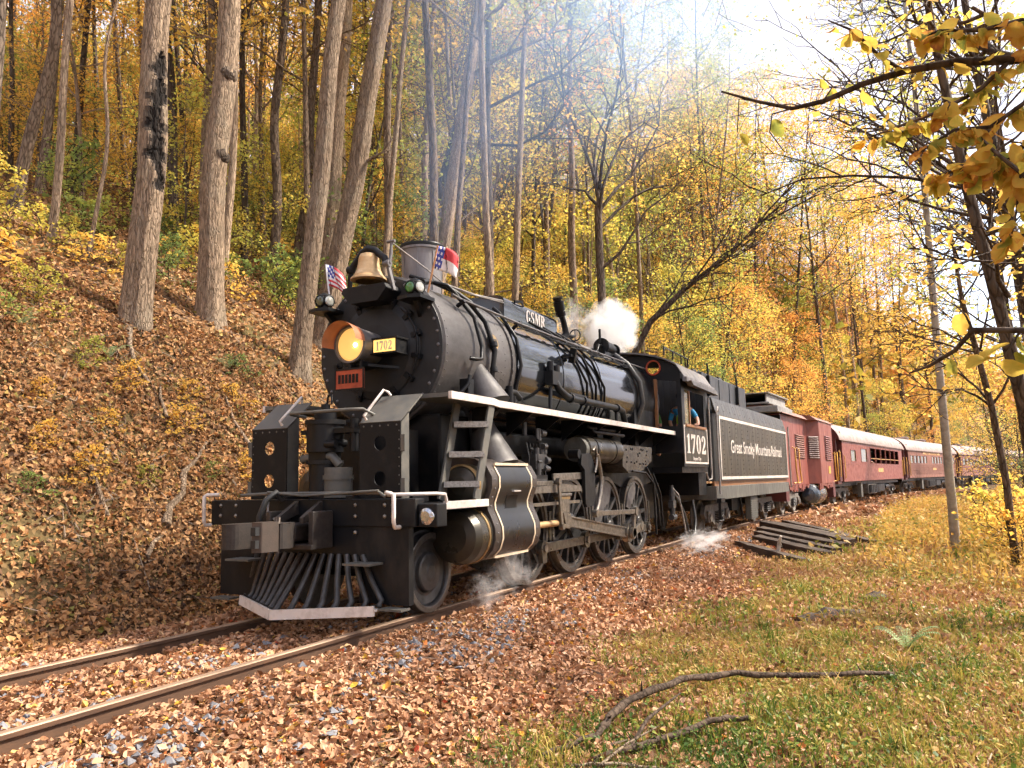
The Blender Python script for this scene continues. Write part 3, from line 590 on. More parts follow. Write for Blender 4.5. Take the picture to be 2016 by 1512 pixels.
# saddle cone (steam pipe shroud) below the smokebox and the one above the board
for s_ in (-1, 1):
    LB().lathe((1.12, s_*1.06, 1.55), (.0, -s_*.32, .86), [(0, .30), (.55, .16), (1.3, .10)], 28).build('steam_pipe', 'graphite', loco)
    LB().lathe((1.1, s_*1.0, 2.33), (0, -s_*.35, .80), [(0, .27), (.55, .11), (.62, .08), (.64, 0)], 28).build('pipe_shroud', 'graphite', loco)
# pilot deck, frames, under-body
LB().box(-1.0, .45, -1.30, 1.30, 1.12, 1.19).build('pilot_deck', 'black_paint', loco)
for s_ in (-1, 1): LB().box(-.46, .44, s_*1.335, s_*1.30, 1.125, 1.205).build('deck_edge', 'white_paint', loco, .004)
for s_ in (-1, 1):
    LB().box(-.9, 9.8, s_*.50, s_*.40, .55, 1.28).build('frame_plate', 'black_paint', loco)
LB().box(.35, 1.7, -.75, .75, .9, 2.2).box(.9, 1.6, -.6, .6, 2.0, 2.3).build('cylinder_saddle', 'black_paint', loco, .03)
LB().prism([(5.3, 2.3), (8.5, 2.3), (8.5, 1.35), (7.4, 1.2), (6.4, 1.25), (5.5, 1.5)], 'y', -.78, .78).build('ashpan', 'black_paint', loco, .02)
LB().box(1.7, 5.6, -.45, .45, 1.75, 2.1).build('boiler_belly', 'black_paint', loco, .05)
# pilot beam and plates
bm_ = LB().box(-1.02, -.86, -1.34, 1.40, .98, 1.25).build('pilot_beam', 'front_black', loco, .01)
LB().box(-1.0, -.9, -.66, .66, .70, .98).build('beam_drop', 'front_black', loco)
for s_ in (-1, 1):
    LB().box(-1.0, -.97, s_*.66, s_*1.25, .24, .98).box(-.97, -.92, s_*1.25, s_*1.235, .24, .98).build('pilot_plate', 'front_black', loco)
    LB().box(-1.22, -.98, s_*.62, s_*.95, .62, .64).build('pilot_step', 'sill_grey', loco)
    LB().box(-1.13, -.98, s_*.98, s_*1.25, .20, .22).build('pilot_foot_step', 'sill_grey', loco)
b = LB()
for y in (1.25, 1.02, -.62, -.98, -1.08):
    for z in (1.08, 1.19): rivet(b, (-1.02, y, z if y > -1 else z-.0), (-1, 0, 0), .024)
for y in (.75, -.62, .4): rivet(b, (-1.02, y, .92), (-1, 0, 0), .024)
stuff(b.build('beam_bolts', 'steel', bm_))
# cow catcher
cw = LB()
VT, VE = Vector((-1.40, .12, .14)), {1: Vector((-1.06, .88, .20)), -1: Vector((-1.16, -.96, .20))}
for s_ in (-1, 1):
    e = VE[s_]; cw.bar(VT, e, .03, .095, side=(1, s_*.5, 0)); cw.bar(VT+Vector((.09, 0, 0)), e+Vector((.09, 0, 0)), .16, .02, side=(1, s_*.5, 0))
cow = cw.build('cow_catcher', 'white_paint', loco)
for i in range(15):
    t = (i-7)/7.0; e = VE[1 if t >= 0 else -1]; bt = VT.lerp(e, abs(t))+Vector((.1, 0, .03)); tp_ = Vector((-1.0, t*.70, .70))
    LB().tube([bt+Vector((-.03, 0, -.0)), bt+Vector((.02, 0, .05)), bt.lerp(tp_, .5)+Vector((0, 0, -.0)), tp_], .03, 8).build('pilot_bar', 'wheel_grey', cow)
# coupler
cp = LB().box(-1.35, -1.0, -.12, .12, .84, 1.02).prism([(-1.36, .16), (-1.36, -.16), (-1.5, -.22), (-1.62, -.20), (-1.60, -.08), (-1.50, -.02), (-1.50, .10), (-1.62, .14), (-1.80, .19), (-1.86, .30), (-1.82, .36), (-1.55, .30)], 'z', .80, 1.04).build('coupler', 'coupler_brown', loco, .04)
LB().prism([(-1.62, -.19), (-1.80, -.15), (-1.84, -.06), (-1.72, -.01), (-1.66, -.07), (-1.56, -.09)], 'z', .78, 1.06).cyl((-1.6, -.15, .76), (-1.6, -.15, 1.1), .03, n=10).build('knuckle', 'knuckle_tan', cp, .02)
for zq in (.82, .94): LB().box(-1.86, -1.80, -.13, -.07, zq, zq+.075).build('knuckle_slot_shade', 'cab_dark', cp)  # solid dark blocks stand for the shade in the knuckle's slots
LB().box(-1.32, -1.02, -.34, -.28, .80, 1.14).box(-1.32, -1.02, .22, .28, .80, 1.14).box(-1.34, -1.02, -.34, .28, .77, .82).prism([(-1.02, 1.24), (-1.3, 1.08), (-1.3, 1.02), (-1.02, 1.1)], 'y', -.2, -.15).prism([(-1.02, 1.24), (-1.3, 1.08), (-1.3, 1.02), (-1.02, 1.1)], 'y', .12, .17).build('coupler_pocket', 'coupler_brown', cp, .01)
LB().tube([(-1.02, .35, 1.24), (-1.1, .36, 1.33), (-1.2, .40, 1.25), (-1.25, .44, 1.08), (-1.22, .47, .9)], .032, 8).build('air_hose', 'rubber', loco)
LB().tube([(-1.05, .55, 1.28), (-1.12, .45, 1.24), (-1.2, .38, 1.1), (-1.28, .2, 1.06)], .014, 6).build('signal_hose', 'hose_light', loco)
LB().tube([(-1.06, .9, 1.30), (-1.06, .5, 1.315), (-1.06, -.95, 1.31), (-1.06, -1.02, 1.27)], .018, 6).tube([(-1.08, .5, 1.33), (-1.09, 0, 1.29), (-1.08, -.95, 1.33)], .014, 6).build('uncoupling_lever', 'ladder_grey', loco)
for s_, mt in ((1, 'white_paint'), (-1, 'white_paint')):
    y0 = 1.40 if s_ > 0 else -1.16
    LB().tube([(-1.02, y0-.1*s_ if s_ < 0 else y0-.12, 1.31 if s_ > 0 else 1.30), (-1.10, y0-.1*s_ if s_ < 0 else y0-.02, 1.31), (-1.12, y0, 1.29), (-1.12, y0, 1.03), (-1.10, y0, .98), (-1.02, y0, .98)], .021, 8).build('corner_grab_iron', mt, loco)
LB().tube([(-1.0, -1.0, 1.29), (-.95, -1.22, 1.29), (-.7, -1.38, 1.29), (-.55, -1.38, 1.28), (-.52, -1.38, 1.20)], .018, 8).build('side_grab_iron', 'white_paint', loco)
mk_ = LB().box(-.98, -.80, -1.56, -1.345, .98, 1.20).build('step_lamp_box', 'front_black', loco, .01)
LB().lathe((-.985, -1.45, 1.08), (-1, 0, 0), [(0, .085), (.015, .08), (.03, .05), (.035, 0)], 20, caps=False).build('lamp_reflector', 'lamp_chrome', mk_)
# compressor shields
for s_ in (-1, 1):
    y0, y1 = s_*.50, s_*1.02; ym = (y0+y1)/2
    LB()
    o = plate_obj('shield_front', [[(-.26, 0), (.26, 0), (.26, .78), (-.26, .78)], circ(0, .56, .075, 20), circ(0, .20, .075, 20)], .012, 'front_black', (-.80, ym, 1.25), FRONT, loco); L_in(o)
    LB().prism([(-.80, 1.25), (-.80, 2.03), (-.66, 2.14), (-.66, 1.25)], 'y', y1, y1-s_*.012).build('shield_side', 'ladder_grey', loco)  # outer side sheet in lighter grey, painting in the light on that face
    LB().prism([(-.80, 1.25), (-.80, 2.03), (-.62, 2.17), (-.62, 1.25)], 'y', y0, y0+s_*.012).build('shield_inner_side', 'ladder_grey', loco)
    LB().add([(-.81, y0, 2.03), (-.81, y1, 2.03), (-.42, y1+s_*.0, 2.34), (-.42, y0+s_*.0, 2.34), (-.80, y0, 2.015), (-.80, y1, 2.015), (-.41, y1, 2.325), (-.41, y0, 2.325)], [(0, 1, 2, 3), (4, 7, 6, 5), (0, 4, 5, 1), (1, 5, 6, 2), (2, 6, 7, 3), (3, 7, 4, 0)]).build('shield_top', 'ladder_grey', loco)
    yr_ = y0+s_*.08
    LB().tube([(-.80, yr_, 2.06), (-.84, yr_, 2.10), (-.50, yr_, 2.40), (-.46, yr_+s_*.03, 2.38), (-.44, yr_+s_*.05, 2.34)], .015, 8).build('shield_grab_iron', 'white_paint', loco)
    b = LB()
    for k in range(5): rivet(b, (-.806, y0+(y1-y0)*(.1+.2*k), 1.99), (-1, 0, 0), .012)
    for k in range(8): rivet(b, (-.806, y1-s_*.02, 1.3+k*.09), (-1, 0, 0), .010)
    stuff(b.build('shield_rivets', 'ladder_grey', loco))
    for zq in (1.28, 1.72): LB().box(-.81, -.77, y1, y1+s_*.05, zq, zq+.17).build('shield_bracket', 'ladder_grey', loco)
LB().tube([(-.62, .40, 2.15), (-.84, .42, 2.17), (-.9, .36, 2.17), (-.9, -.45, 2.17), (-.86, -.58, 2.17), (-.62, -.60, 2.10)], .018, 8).build('cross_rail', 'ladder_grey', loco)
# air compressor between the shields
ac = LB().cyl((-.62, .12, 1.25), (-.62, .12, 1.62), .17, n=22).cyl((-.62, .12, 1.62), (-.62, .12, 1.66), .2, n=22).cyl((-.62, .12, 1.75), (-.62, .12, 2.05), .2, n=22).cyl((-.62, .12, 2.05), (-.62, .12, 2.1), .22, n=22).cyl((-.62, .12, 2.1), (-.62, .12, 2.2), .12, n=16).cyl((-.62, .12, 2.2), (-.62, .12, 2.28), .05, n=10).box(-.75, -.5, .0, .24, 1.62, 1.76).build('air_compressor', 'black_paint', loco)
LB().cyl((-.66, -.10, 1.26), (-.66, -.10, 1.58), .15, n=20).cyl((-.66, -.10, 1.45), (-.66, -.10, 1.5), .165, n=20).build('lower_cylinder', 'ladder_grey', ac)
LB().tube([(-.66, .40, 1.68), (-.70, .1, 1.70), (-.70, -.05, 1.70), (-.68, -.14, 1.6)], .05, 10).build('intake_pipe', 'ladder_grey', ac)
LB().tube([(-.6, .12, 2.28), (-.6, .10, 2.38), (-.6, .05, 2.38), (-.6, .05, 2.28)], .012, 6).cyl((-.7, .28, 1.95), (-.5, .28, 1.95), .05, n=10).cyl((-.72, -.05, 1.85), (-.5, -.05, 1.85), .045, n=10).cyl((-.75, -.14, 1.83), (-.75, .0, 1.83), .04, n=10).cyl((-.62, -.28, 1.75), (-.62, -.28, 2.1), .05, n=10).box(-.7, -.52, -.34, .4, 1.95, 2.0).build('compressor_fittings', 'black_paint', ac)
LB().box(-.5, -.2, -.95, .95, 1.2, 1.3).box(-.1, .2, -.55, -.15, 1.3, 2.0).build('front_box', 'black_paint', loco)
# cylinders with valve chest, jacket, panel
def sline(n=26, y_off=0.0):
    """outer outline of the jacket in (y,z): valve chest bulge on top, waist, cylinder bulge below (positive y outward)"""
    ctl = [(.70, 1.66), (.95, 1.685), (1.15, 1.66), (1.30, 1.58), (1.375, 1.45), (1.375, 1.33), (1.34, 1.24), (1.31, 1.16), (1.315, 1.08), (1.36, .99), (1.405, .88), (1.41, .76), (1.37, .64), (1.28, .55), (1.12, .50), (.9, .49), (.70, .52)]
    return ctl
for s_ in (-1, 1):
    ctl = sline(); pol = [(s_*y, z) for y, z in ctl]
    cyb = LB().prism(pol, 'x', .45, 1.62, smooth=True).build('cylinder_block', 'jacket_brown', loco)
    def strip(name, i0, i1, xa, xb, off, mat, par, thick=.006):
        sub = ctl[i0:i1+1]; b = LB(); P0, P1 = [], []
        for k, (y, z) in enumerate(sub):
            ya, za = ctl[max(i0+k-1, 0)]; yb, zb = ctl[min(i0+k+1, len(ctl)-1)]; t = Vector((yb-ya, zb-za)); nn = Vector((-t.y, t.x)).normalized()
            if nn.x*(y-.9)+nn.y*(z-1.08) < 0: nn = -nn
            P0.append((s_*(y+nn.x*off), z+nn.y*off)); P1.append((s_*(y+nn.x*(off-thick)), z+nn.y*(off-thick)))
        k = len(sub)
        V = [(x, y, z) for x in (xa, xb) for y, z in P0+P1]
        fs = [(i, i+1, 2*k+i+1, 2*k+i) for i in range(k-1)]
        es = [(k+i, i, i+1, k+i+1) for i in range(k-1)]+[(2*k+i, 3*k+i, 3*k+i+1, 2*k+i+1) for i in range(k-1)]+[(0, k, 3*k, 2*k), (k-1, 3*k-1, 4*k-1, 2*k-1)]
        b.add(V, fs, 0, True); b.add(V, es, 0); return b.build(name, mat, par)
    if s_ < 0:
        pn = strip('jacket_panel', 3, 13, .62, 1.44, .008, 'panel_black', cyb)
        for xa, xb in ((.60, .63), (1.43, 1.46)): strip('panel_line', 3, 13, xa, xb, .011, 'cream_line', cyb)
        for yq, zq in ((1.323, 1.597), (1.302, .548)): LB().bar((.6, s_*yq, zq), (1.46, s_*yq, zq), .02, .03).build('panel_end_line', 'cream_line', cyb)
        strip('panel_patch', 6, 8, .85, 1.14, .012, 'black_paint', cyb)
        LB().box(.95, 1.12, s_*1.40, s_*1.33, 1.275, 1.288).build('panel_lip', 'white_paint', cyb)
        b = LB()
        for k in range(10):
            for x in (.52, 1.53):
                z = .62+k*.1; y = np.interp(z, [q[1] for q in ctl[3:14]][::-1], [q[0] for q in ctl[3:14]][::-1]); rivet(b, (x, s_*y, z), (0, s_, 0), .014)
        stuff(b.build('jacket_studs', 'headlight_grey', cyb))
        for xq in (.60, 1.30): LB().box(xq, xq+.1, s_*1.16, s_*1.06, 1.66, 1.74).build('oil_cup', 'black_paint', cyb)
    LB().lathe((.45, s_*1.06, .80), (-1, 0, 0), [(0, .325), (.04, .325), (.045, .312), (.22, .312), (.32, .28), (.36, .18), (.375, 0)], 44, caps=False).build('cylinder_head', 'bronze_cover', cyb)
    LB().lathe((.42, s_*1.06, .80), (-1, 0, 0), [(0, .32), (.05, .32), (.055, .302)], 44, caps=False).build('head_ring', 'brass_dull', cyb)
    LB().lathe((.45, s_*1.08, 1.36), (-1, 0, 0), [(0, .235), (.16, .235), (.17, .215), (.21, .20), (.25, .10), (.255, 0)], 36, caps=False).build('valve_head', 'bronze_cover', cyb)
    LB().lathe((.30, s_*1.08, 1.36), (-1, 0, 0), [(0, .24), (.04, .24), (.045, .215)], 36, caps=False).build('valve_ring', 'brass_dull', cyb)
    LB().lathe((1.62, s_*1.06, .80), (1, 0, 0), [(0, .30), (.05, .30), (.06, .2), (.1, .1), (.16, .09), (.16, 0)], 24, caps=False).lathe((1.62, s_*1.08, 1.36), (1, 0, 0), [(0, .21), (.12, .21), (.14, .1), (.25, .06), (.25, 0)], 20, caps=False).build('rear_covers', 'oily_steel', cyb)
# lubricator and small valves over the crosshead
b = LB()
rl = random.Random(3)
for k in range(26):
    x, z = 1.95+rl.random()*.55, 1.45+rl.random()*.65; y = -1.0-rl.random()*.18
    if rl.random() < .5: b.cyl((x, y, z), (x, y, z+.08+.1*rl.random()), .02+.03*rl.random(), n=9)
    else: b.cyl((x, y, z), (x+.05+.1*rl.random(), y, z), .02+.03*rl.random(), n=9)
for k in range(6): b.tube([(2.0+.1*k, -1.05, 1.9), (2.02+.1*k, -1.08, 1.7-.05*k), (1.95+.12*k, -1.08, 1.4)], .010, 5)
b.box(2.05, 2.4, -1.16, -.95, 1.55, 1.75); b.box(2.0, 2.45, -1.14, -.98, 1.28, 1.42)
b.build('lubricator', 'wheel_grey', loco)
LB().box(1.85, 2.5, -1.12, -.6, 1.42, 1.47).build('lubricator_shelf', 'black_paint', loco)
# wheels
def wheel_meshes():
    t = MB().lathe((0, 0, 0), (0, -1, 0), [(-.07, .60), (-.07, .752), (-.035, .752), (-.03, .724), (.07, .720), (.07, .655), (.045, .645), (.045, .60), (-.07, .60)], 64, caps=False).mesh('tyre')
    h = MB().lathe((0, 0, 0), (0, -1, 0), [(-.08, .16), (.07, .16), (.085, .14), (.11, .12), (.11, .07), (.09, .05), (.09, 0)], 28)
    sp = MB(); v = []
    sp.prism([(.13, -.045), (.61, -.028), (.61, .028), (.13, .045)], 'y', -.045, .035)
    return t, h, sp.mesh('spoke')
tyre_me, hub_b, spoke_me = wheel_meshes(); tyre_me.materials.append(MAT['tyre_steel']); spoke_me.materials.append(MAT['wheel_grey'])
DX = [2.362, 3.937, 5.512, 7.086]; CR, CDX, CDZ = .32, .20, -.25
crank_ang = math.atan2(CDZ, CDX)
def driver(x, s_, main=False):
    b = MB(); b.v, b.f, b.m, b.s = list(hub_b.v), list(hub_b.f), list(hub_b.m), list(hub_b.s)
    # crank boss and counterweight
    c, q = math.cos(crank_ang), math.sin(crank_ang)
    px, pz = CR*c, CR*q; nx_, nz_ = -q, c
    b.prism([(-.02*c+nx_*.15, -.02*q+nz_*.15), (px+nx_*.11, pz+nz_*.11), (px+c*.11, pz+q*.11), (px-nx_*.11, pz-nz_*.11), (-.02*c-nx_*.15, -.02*q-nz_*.15)], 'y', -.10, .05)
    w = 1.0 if main else .62; arc = [crank_ang+PI+a for a in np.linspace(-w, w, 15)]
    pol = [(.60*math.cos(a), .60*math.sin(a)) for a in arc]; d0 = .60*math.cos(w)
    inner = .30 if main else .40
    pol += [(inner*math.cos(arc[-1]), inner*math.sin(arc[-1])), (inner*.8*math.cos(crank_ang+PI), inner*.8*math.sin(crank_ang+PI)), (inner*math.cos(arc[0]), inner*math.sin(arc[0]))]
    cwb = MB().prism(pol, 'y', -.078, .04)
    if s_ > 0: cwb.v = [(x_, -y_, z_) for x_, y_, z_ in cwb.v]
    if s_ > 0: b.v = [(x_, -y_, z_) for x_, y_, z_ in b.v]
    w_ = b.build('driving_wheel', 'wheel_grey', loco); w_.location = (x+1, s_*.775, .724)
    t = bpy.data.objects.new('tyre', tyre_me); C.objects.link(t); t.parent = w_; t.scale = (1, 1 if s_ < 0 else -1, 1)
    cwb.build('counterweight', 'headlight_grey', w_)
    for k in range(13):
        a = 2*PI*k/13+.1
        sp = bpy.data.objects.new('spoke', spoke_me); C.objects.link(sp); sp.parent = w_; sp.rotation_euler = (0, -a, 0)
    return w_
for s_ in (-1, 1):
    for i, x in enumerate(DX): driver(x, s_, i == 2)
    pw = LB().lathe((0, s_*.775, .43), (0, s_, 0), [(-.07, .46), (-.035, .46), (-.03, .43), (.065, .425), (.066, .36), (.05, .345), (.02, .335), (.005, .25), (.01, .22), (.05, .205), (.06, .19), (.065, .10), (.075, .07), (.075, 0)], 56).build('pilot_wheel', 'wheel_grey', loco)
    LB().lathe((0, s_*.775, .43), (0, s_, 0), [(.0651, .427), (.069, .42), (.069, .37), (.0651, .362)], 56, caps=False).build('tyre_face', 'tyre_steel', pw)
LB().cyl((0, -.75, .43), (0, .75, .43), .08, n=14).box(-.3, .3, -.5, .5, .5, .75).build('pilot_truck', 'black_paint', loco)
for x in DX: LB().cyl((x, -.69, .724), (x, .69, .724), .1, n=14).build('axle', 'black_paint', loco)
for x in DX:
    for s_ in (-1, 1): LB().box(x+.72, x+.80, s_*.86, s_*.70, .45, .95).build('brake_shoe', 'oily_steel', loco)
# rods, crosshead and valve gear (near and far side)
for s_ in (-1, 1):
    yr1, yr2, yr3 = s_*.985, s_*1.13, s_*1.23
    pins = [(x+CDX, .724+CDZ) for x in DX]
    b = LB()
    for (xa, za), (xb, zb) in zip(pins[:-1], pins[1:]): b.bar((xa, yr1, za), (xb, yr1, zb), .05, .13)
    for i, (x, z) in enumerate(pins): b.cyl((x, yr1-.04, z), (x, yr1+.04, z), .125 if i in (1, 2) else .105, n=24)
    b.prism([(pins[0][0]-.06, pins[0][1]-.2), (pins[0][0]+.06, pins[0][1]-.2), (pins[0][0]+.09, pins[0][1]), (pins[0][0]-.09, pins[0][1])], 'y', yr1-.035, yr1+.035)
    sr = b.build('side_rod', 'oily_steel', loco, .006)
    for x, z in pins: LB().cyl((x, s_*.9, z), (x, yr1+s_*.065, z), .055, n=16).build('crank_pin', 'steel', sr)
    X0, Z0 = 3.06, .82; X1, Z1 = pins[2]
    mr = LB().bar((X0, yr2, Z0), (X1, yr2, Z1), .02, .13).bar((X0, yr2, Z0+.065), (X1, yr2, Z1+.075), .06, .026).bar((X0, yr2, Z0-.065), (X1, yr2, Z1-.075), .06, .026).cyl((X0, yr2-.05, Z0), (X0, yr2+.05, Z0), .11, n=22).cyl((X1, yr2-.05, Z1), (X1, yr2+.05, Z1), .16, n=26).build('main_rod', 'steel', loco, .004)
    LB().cyl((X1, yr2, Z1), (X1, yr3+s_*.03, Z1), .075, n=16).build('main_pin', 'oily_steel', mr)
    ec = LB().bar((X1, yr3, Z1), (X1+.12, yr3, Z1+.36), .05, .10).cyl((X1, yr3-.03, Z1), (X1, yr3+.03, Z1), .10, n=18).cyl((X1+.12, yr3-.05, Z1+.36), (X1+.12, yr3+.05, Z1+.36), .075, n=18).bar((X1, yr3, Z1), (X1+.42, yr3-.0, Z1+.10), .06, .13).cyl((X1+.42, yr3-.04, Z1+.1), (X1+.42, yr3+.04, Z1+.1), .08, n=16).build('return_crank', 'steel', loco, .005)
    LB().bar((X1+.12, yr3+s_*.02, Z1+.36), (3.98, yr3, .88), .035, .075).cyl((3.98, yr3-.04, .88), (3.98, yr3+.04, .88), .06, n=14).build('eccentric_rod', 'steel', loco, .004)
    # crosshead and guides
    LB().box(2.84, 3.10, yr2-.05, yr2+.05, .94, 1.17).prism([(2.86, .94), (3.08, .94), (3.13, .74), (2.94, .74)], 'y', yr2-.06, yr2+.06).box(2.76, 3.16, yr2-.07, yr2+.07, 1.17, 1.21).build('crosshead', 'steel', loco, .008)
    LB().box(2.79, 3.11, yr2-s_*.0-.055, yr2+.055, 1.13, 1.165).build('crosshead_shoe', 'brass_dull', loco)
    LB().prism([(1.7, 1.23), (3.55, 1.23), (3.55, 1.31), (2.9, 1.345), (1.7, 1.30)], 'y', yr2-.05, yr2+.05).box(1.7, 3.5, yr2-.045, yr2+.045, 1.06, 1.10).build('guide_bars', 'steel', loco)
    LB().cyl((1.7, s_*1.06, .80), (2.85, s_*1.08, .80), .045, n=14).build('piston_rod', 'brass', loco)
    LB().bar((2.62, yr3, 1.38), (2.70, yr3, .74), .03, .07).bar((2.70, yr3, .78), (2.95, yr3, .74), .03, .05).cyl((2.62, yr3-.03, 1.38), (2.62, yr3+.03, 1.38), .05, n=12).cyl((2.7, yr3-.03, .76), (2.7, yr3+.03, .76), .045, n=12).build('combination_lever', 'steel', loco, .004)
    LB().bar((1.85, yr2, 1.36), (2.62, yr2, 1.36), .045, .06).bar((2.60, yr2+s_*.02, 1.44), (3.9, yr2, 1.46), .03, .10).build('radius_rod', 'steel', loco, .004)
    lk = LB().prism([(3.55, 1.78), (3.92, 1.80), (4.06, 1.62), (4.08, 1.1), (3.98, 1.0), (3.72, .98), (3.66, 1.05), (3.66, 1.55), (3.52, 1.62)], 'y', yr2+s_*.02, yr2+s_*.075).cyl((3.5, yr2-.06, 1.78), (3.5, yr2+.1, 1.78), .07, n=14).build('link_bracket', 'black_paint', loco, .02)
    LB().tube([(4.12, yr3, 1.78), (4.22, yr3, 1.55), (4.28, yr3, 1.38), (4.22, yr3, 1.2), (4.1, yr3, 1.0), (3.98, yr3, .88)], .038, 8).tube([(3.95, yr3, 1.84), (4.04, yr3, 1.9), (4.12, yr3, 1.78), (4.08, yr3, 1.62), (4.0, yr3, 1.5)], .022, 8).build('expansion_link', 'steel', lk)
    LB().cyl((3.75, s_*1.02, 1.86), (3.9, s_*1.02, 1.86), .19, n=24).build('reservoir_end', 'sill_grey', loco)
    rs = LB().lathe((3.86, s_*1.02, 1.87), (1, 0, 0), [(0, .16), (.03, .21), (1.55, .21), (1.6, .16)], 32).build('air_reservoir', 'bronze_cover', loco)
    for x in (4.2, 5.05): LB().lathe((x, s_*1.02, 1.87), (1, 0, 0), [(0, .21), (0, .219), (.035, .219), (.035, .21)], 32, caps=False).build('strap', 'black_paint', rs)
    for z, y in ((2.14, 1.16), (2.21, 1.08)): LB().tube([(4.3, s_*(y-.06), z+.03), (4.28, s_*y, z), (5.6, s_*y, z)], .028, 8).build('cooling_pipe', 'wheel_grey', loco)
    fb = LB().prism([(5.5, 1.98), (7.15, 1.98), (7.1, 1.72), (6.6, 1.55), (5.75, 1.50), (5.45, 1.62)], 'y', s_*1.18, s_*.7).build('firebox_side', 'oily_steel', loco, .02)
    b = LB(); rl = random.Random(5)
    for k in range(22): rivet(b, (5.65+rl.random()*1.2, s_*1.18, 1.62+rl.random()*.32), (0, s_, 0), .022)
    stuff(b.build('stay_bolts', 'black_paint', fb))
    b = LB()
    b.tube([(6.7, s_*1.2, 1.6), (7.0, s_*1.22, 1.35), (7.25, s_*1.22, 1.0), (7.4, s_*1.2, .5)], .025, 6); b.tube([(5.9, s_*1.2, 1.53), (6.6, s_*1.22, 1.5), (7.05, s_*1.22, 1.3), (7.12, s_*1.22, .35)], .02, 6)
    b.tube([(7.4, s_*1.1, 1.5), (7.7, s_*1.15, 1.1), (7.8, s_*1.15, .45)], .02, 6)
    b.build('sand_pipes', 'black_paint', loco)
    # injector and hoses under the cab
    b = LB().cyl((8.15, s_*1.25, .62), (8.15, s_*1.25, 1.15), .055, n=12).cyl((8.15, s_*1.25, 1.15), (8.15, s_*1.25, 1.25), .035, n=10).cyl((8.05, s_*1.25, .62), (8.3, s_*1.25, .62), .06, n=12).box(8.05, 8.25, s_*1.3, s_*1.2, .8, .95)
    b.tube([(8.25, s_*1.25, 1.1), (8.6, s_*1.25, .95), (9.0, s_*1.27, .62), (9.2, s_*1.27, .33), (9.45, s_*1.27, .14), (9.75, s_*1.27, .18), (9.95, s_*1.25, .5), (9.95, s_*1.2, .9)], .028, 8).build('injector', 'wheel_grey', loco)
    LB().tube([(8.2, s_*1.25, 1.2), (8.6, s_*1.26, 1.05), (8.85, s_*1.27, .6), (9.05, s_*1.27, .2)], .018, 8).build('injector_hose', 'hose_light', loco)
# boiler piping on the near side
def ring_pt(x, a, r=.97): return (x, -r*math.sin(a), BZ+r*math.cos(a))       # a from the top towards the near side
hr = [ring_pt(x, a_, 1.03) for x, a_ in ((.62, .84), (.75, .88), (2.4, .94), (4.4, .94), (6.6, .90), (8.3, .84))]
LB().tube(hr, .018, 8).build('boiler_handrail', 'headlight_grey', loco)
for x in (.8, 2.35, 3.9, 5.4, 6.9): LB().tube([ring_pt(x, .90, .93), ring_pt(x, .92, 1.05)], .028, 8).build('handrail_post', 'black_paint', loco)
LB().tube([ring_pt(.55, .2, 1.0), ring_pt(.6, .6, 1.02), ring_pt(.66, .68, 1.06), ring_pt(.78, .75, 1.03), ring_pt(.95, 1.1, .99), ring_pt(.95, 1.5, .99), ring_pt(.92, 1.66, 1.0), ring_pt(.8, 1.68, 1.0), ring_pt(.72, 1.68, .96)], .026, 8).build('blower_pipe', 'black_paint', loco)
LB().tube([(.3, -.55, 3.78), (.6, -.5, 3.86), (.9, -.6, 3.8), ring_pt(1.12, .8, 1.0), ring_pt(1.25, 1.1, .98), ring_pt(1.30, 1.5, .98), ring_pt(1.28, 1.85, .98), ring_pt(1.22, 2.1, .98)], .036, 8).build('exhaust_pipe', 'black_paint', loco)
for x, a_ in ((1.29, 1.42), (1.29, 1.75)): LB().lathe(ring_pt(x, a_, .98), (0, .2, 1), [(-.03, .05), (.03, .05)], 10).build('pipe_union', 'black_paint', loco)
LB().tube([ring_pt(2.02, .62, .99), ring_pt(2.0, .75, .99), ring_pt(2.05, 1.2, .975), ring_pt(2.05, 1.6, .975), ring_pt(2.05, 2.1, .975)], .026, 8).build('jacket_pipe', 'black_paint', loco)
for k, x in enumerate((4.05, 4.45, 4.85)):
    LB().tube([ring_pt(x-.9+.1*k, .62, .99), ring_pt(x-.45, .78, .99), ring_pt(x, 1.15, .985), ring_pt(x+.35, 1.6, .99), ring_pt(x+.5, 1.95, .99), ring_pt(x+.5, 2.2, .99)], .022, 8).build('sander_pipe', 'black_paint', loco)
b = LB(); rl = random.Random(9)
for k in range(4):
    b.tube([ring_pt(2.2+.3*i, .93+.012*((i*7+k*3) % 5)+.015*k, 1.0+.01*((i+k) % 3)) for i in range(18)], .010, 5)
for k in range(9): b.lathe(ring_pt(2.8+.55*k, .95, 1.01), (1, 0, 0), [(0, .03), (.07, .03)], 8)
b.build('conduit_lines', 'black_paint', loco)
LB().tube([ring_pt(.66, .66, 1.06), (1.6, -.52, 3.9), (2.5, -.47, 4.0)], .012, 6).build('bell_cord', 'hose_light', loco)
LB().tube([(BX+.03, -.3, B0+.44), (.5, -.5, 3.98), (.66, -.62, 3.83), (1.3, -.55, 3.86), (2.54, -.465, 3.98)], .009, 5).build('bell_rope', 'hose_light', loco)
LB().tube([ring_pt(6.95, .6, 1.0), ring_pt(7.0, .9, 1.02), ring_pt(7.15, 1.3, 1.03), ring_pt(7.2, 1.7, 1.03), ring_pt(7.2, 2.2, 1.03)], .055, 10).build('steam_delivery_pipe', 'wheel_grey', loco)
b = LB().box(2.9, 3.25, -1.06, -.93, 2.78, 2.98).cyl((2.95, -1.0, 2.9), (2.95, -1.0, 3.12), .05, n=12).cyl((3.15, -1.0, 2.95), (3.15, -1.0, 3.08), .06, n=12)
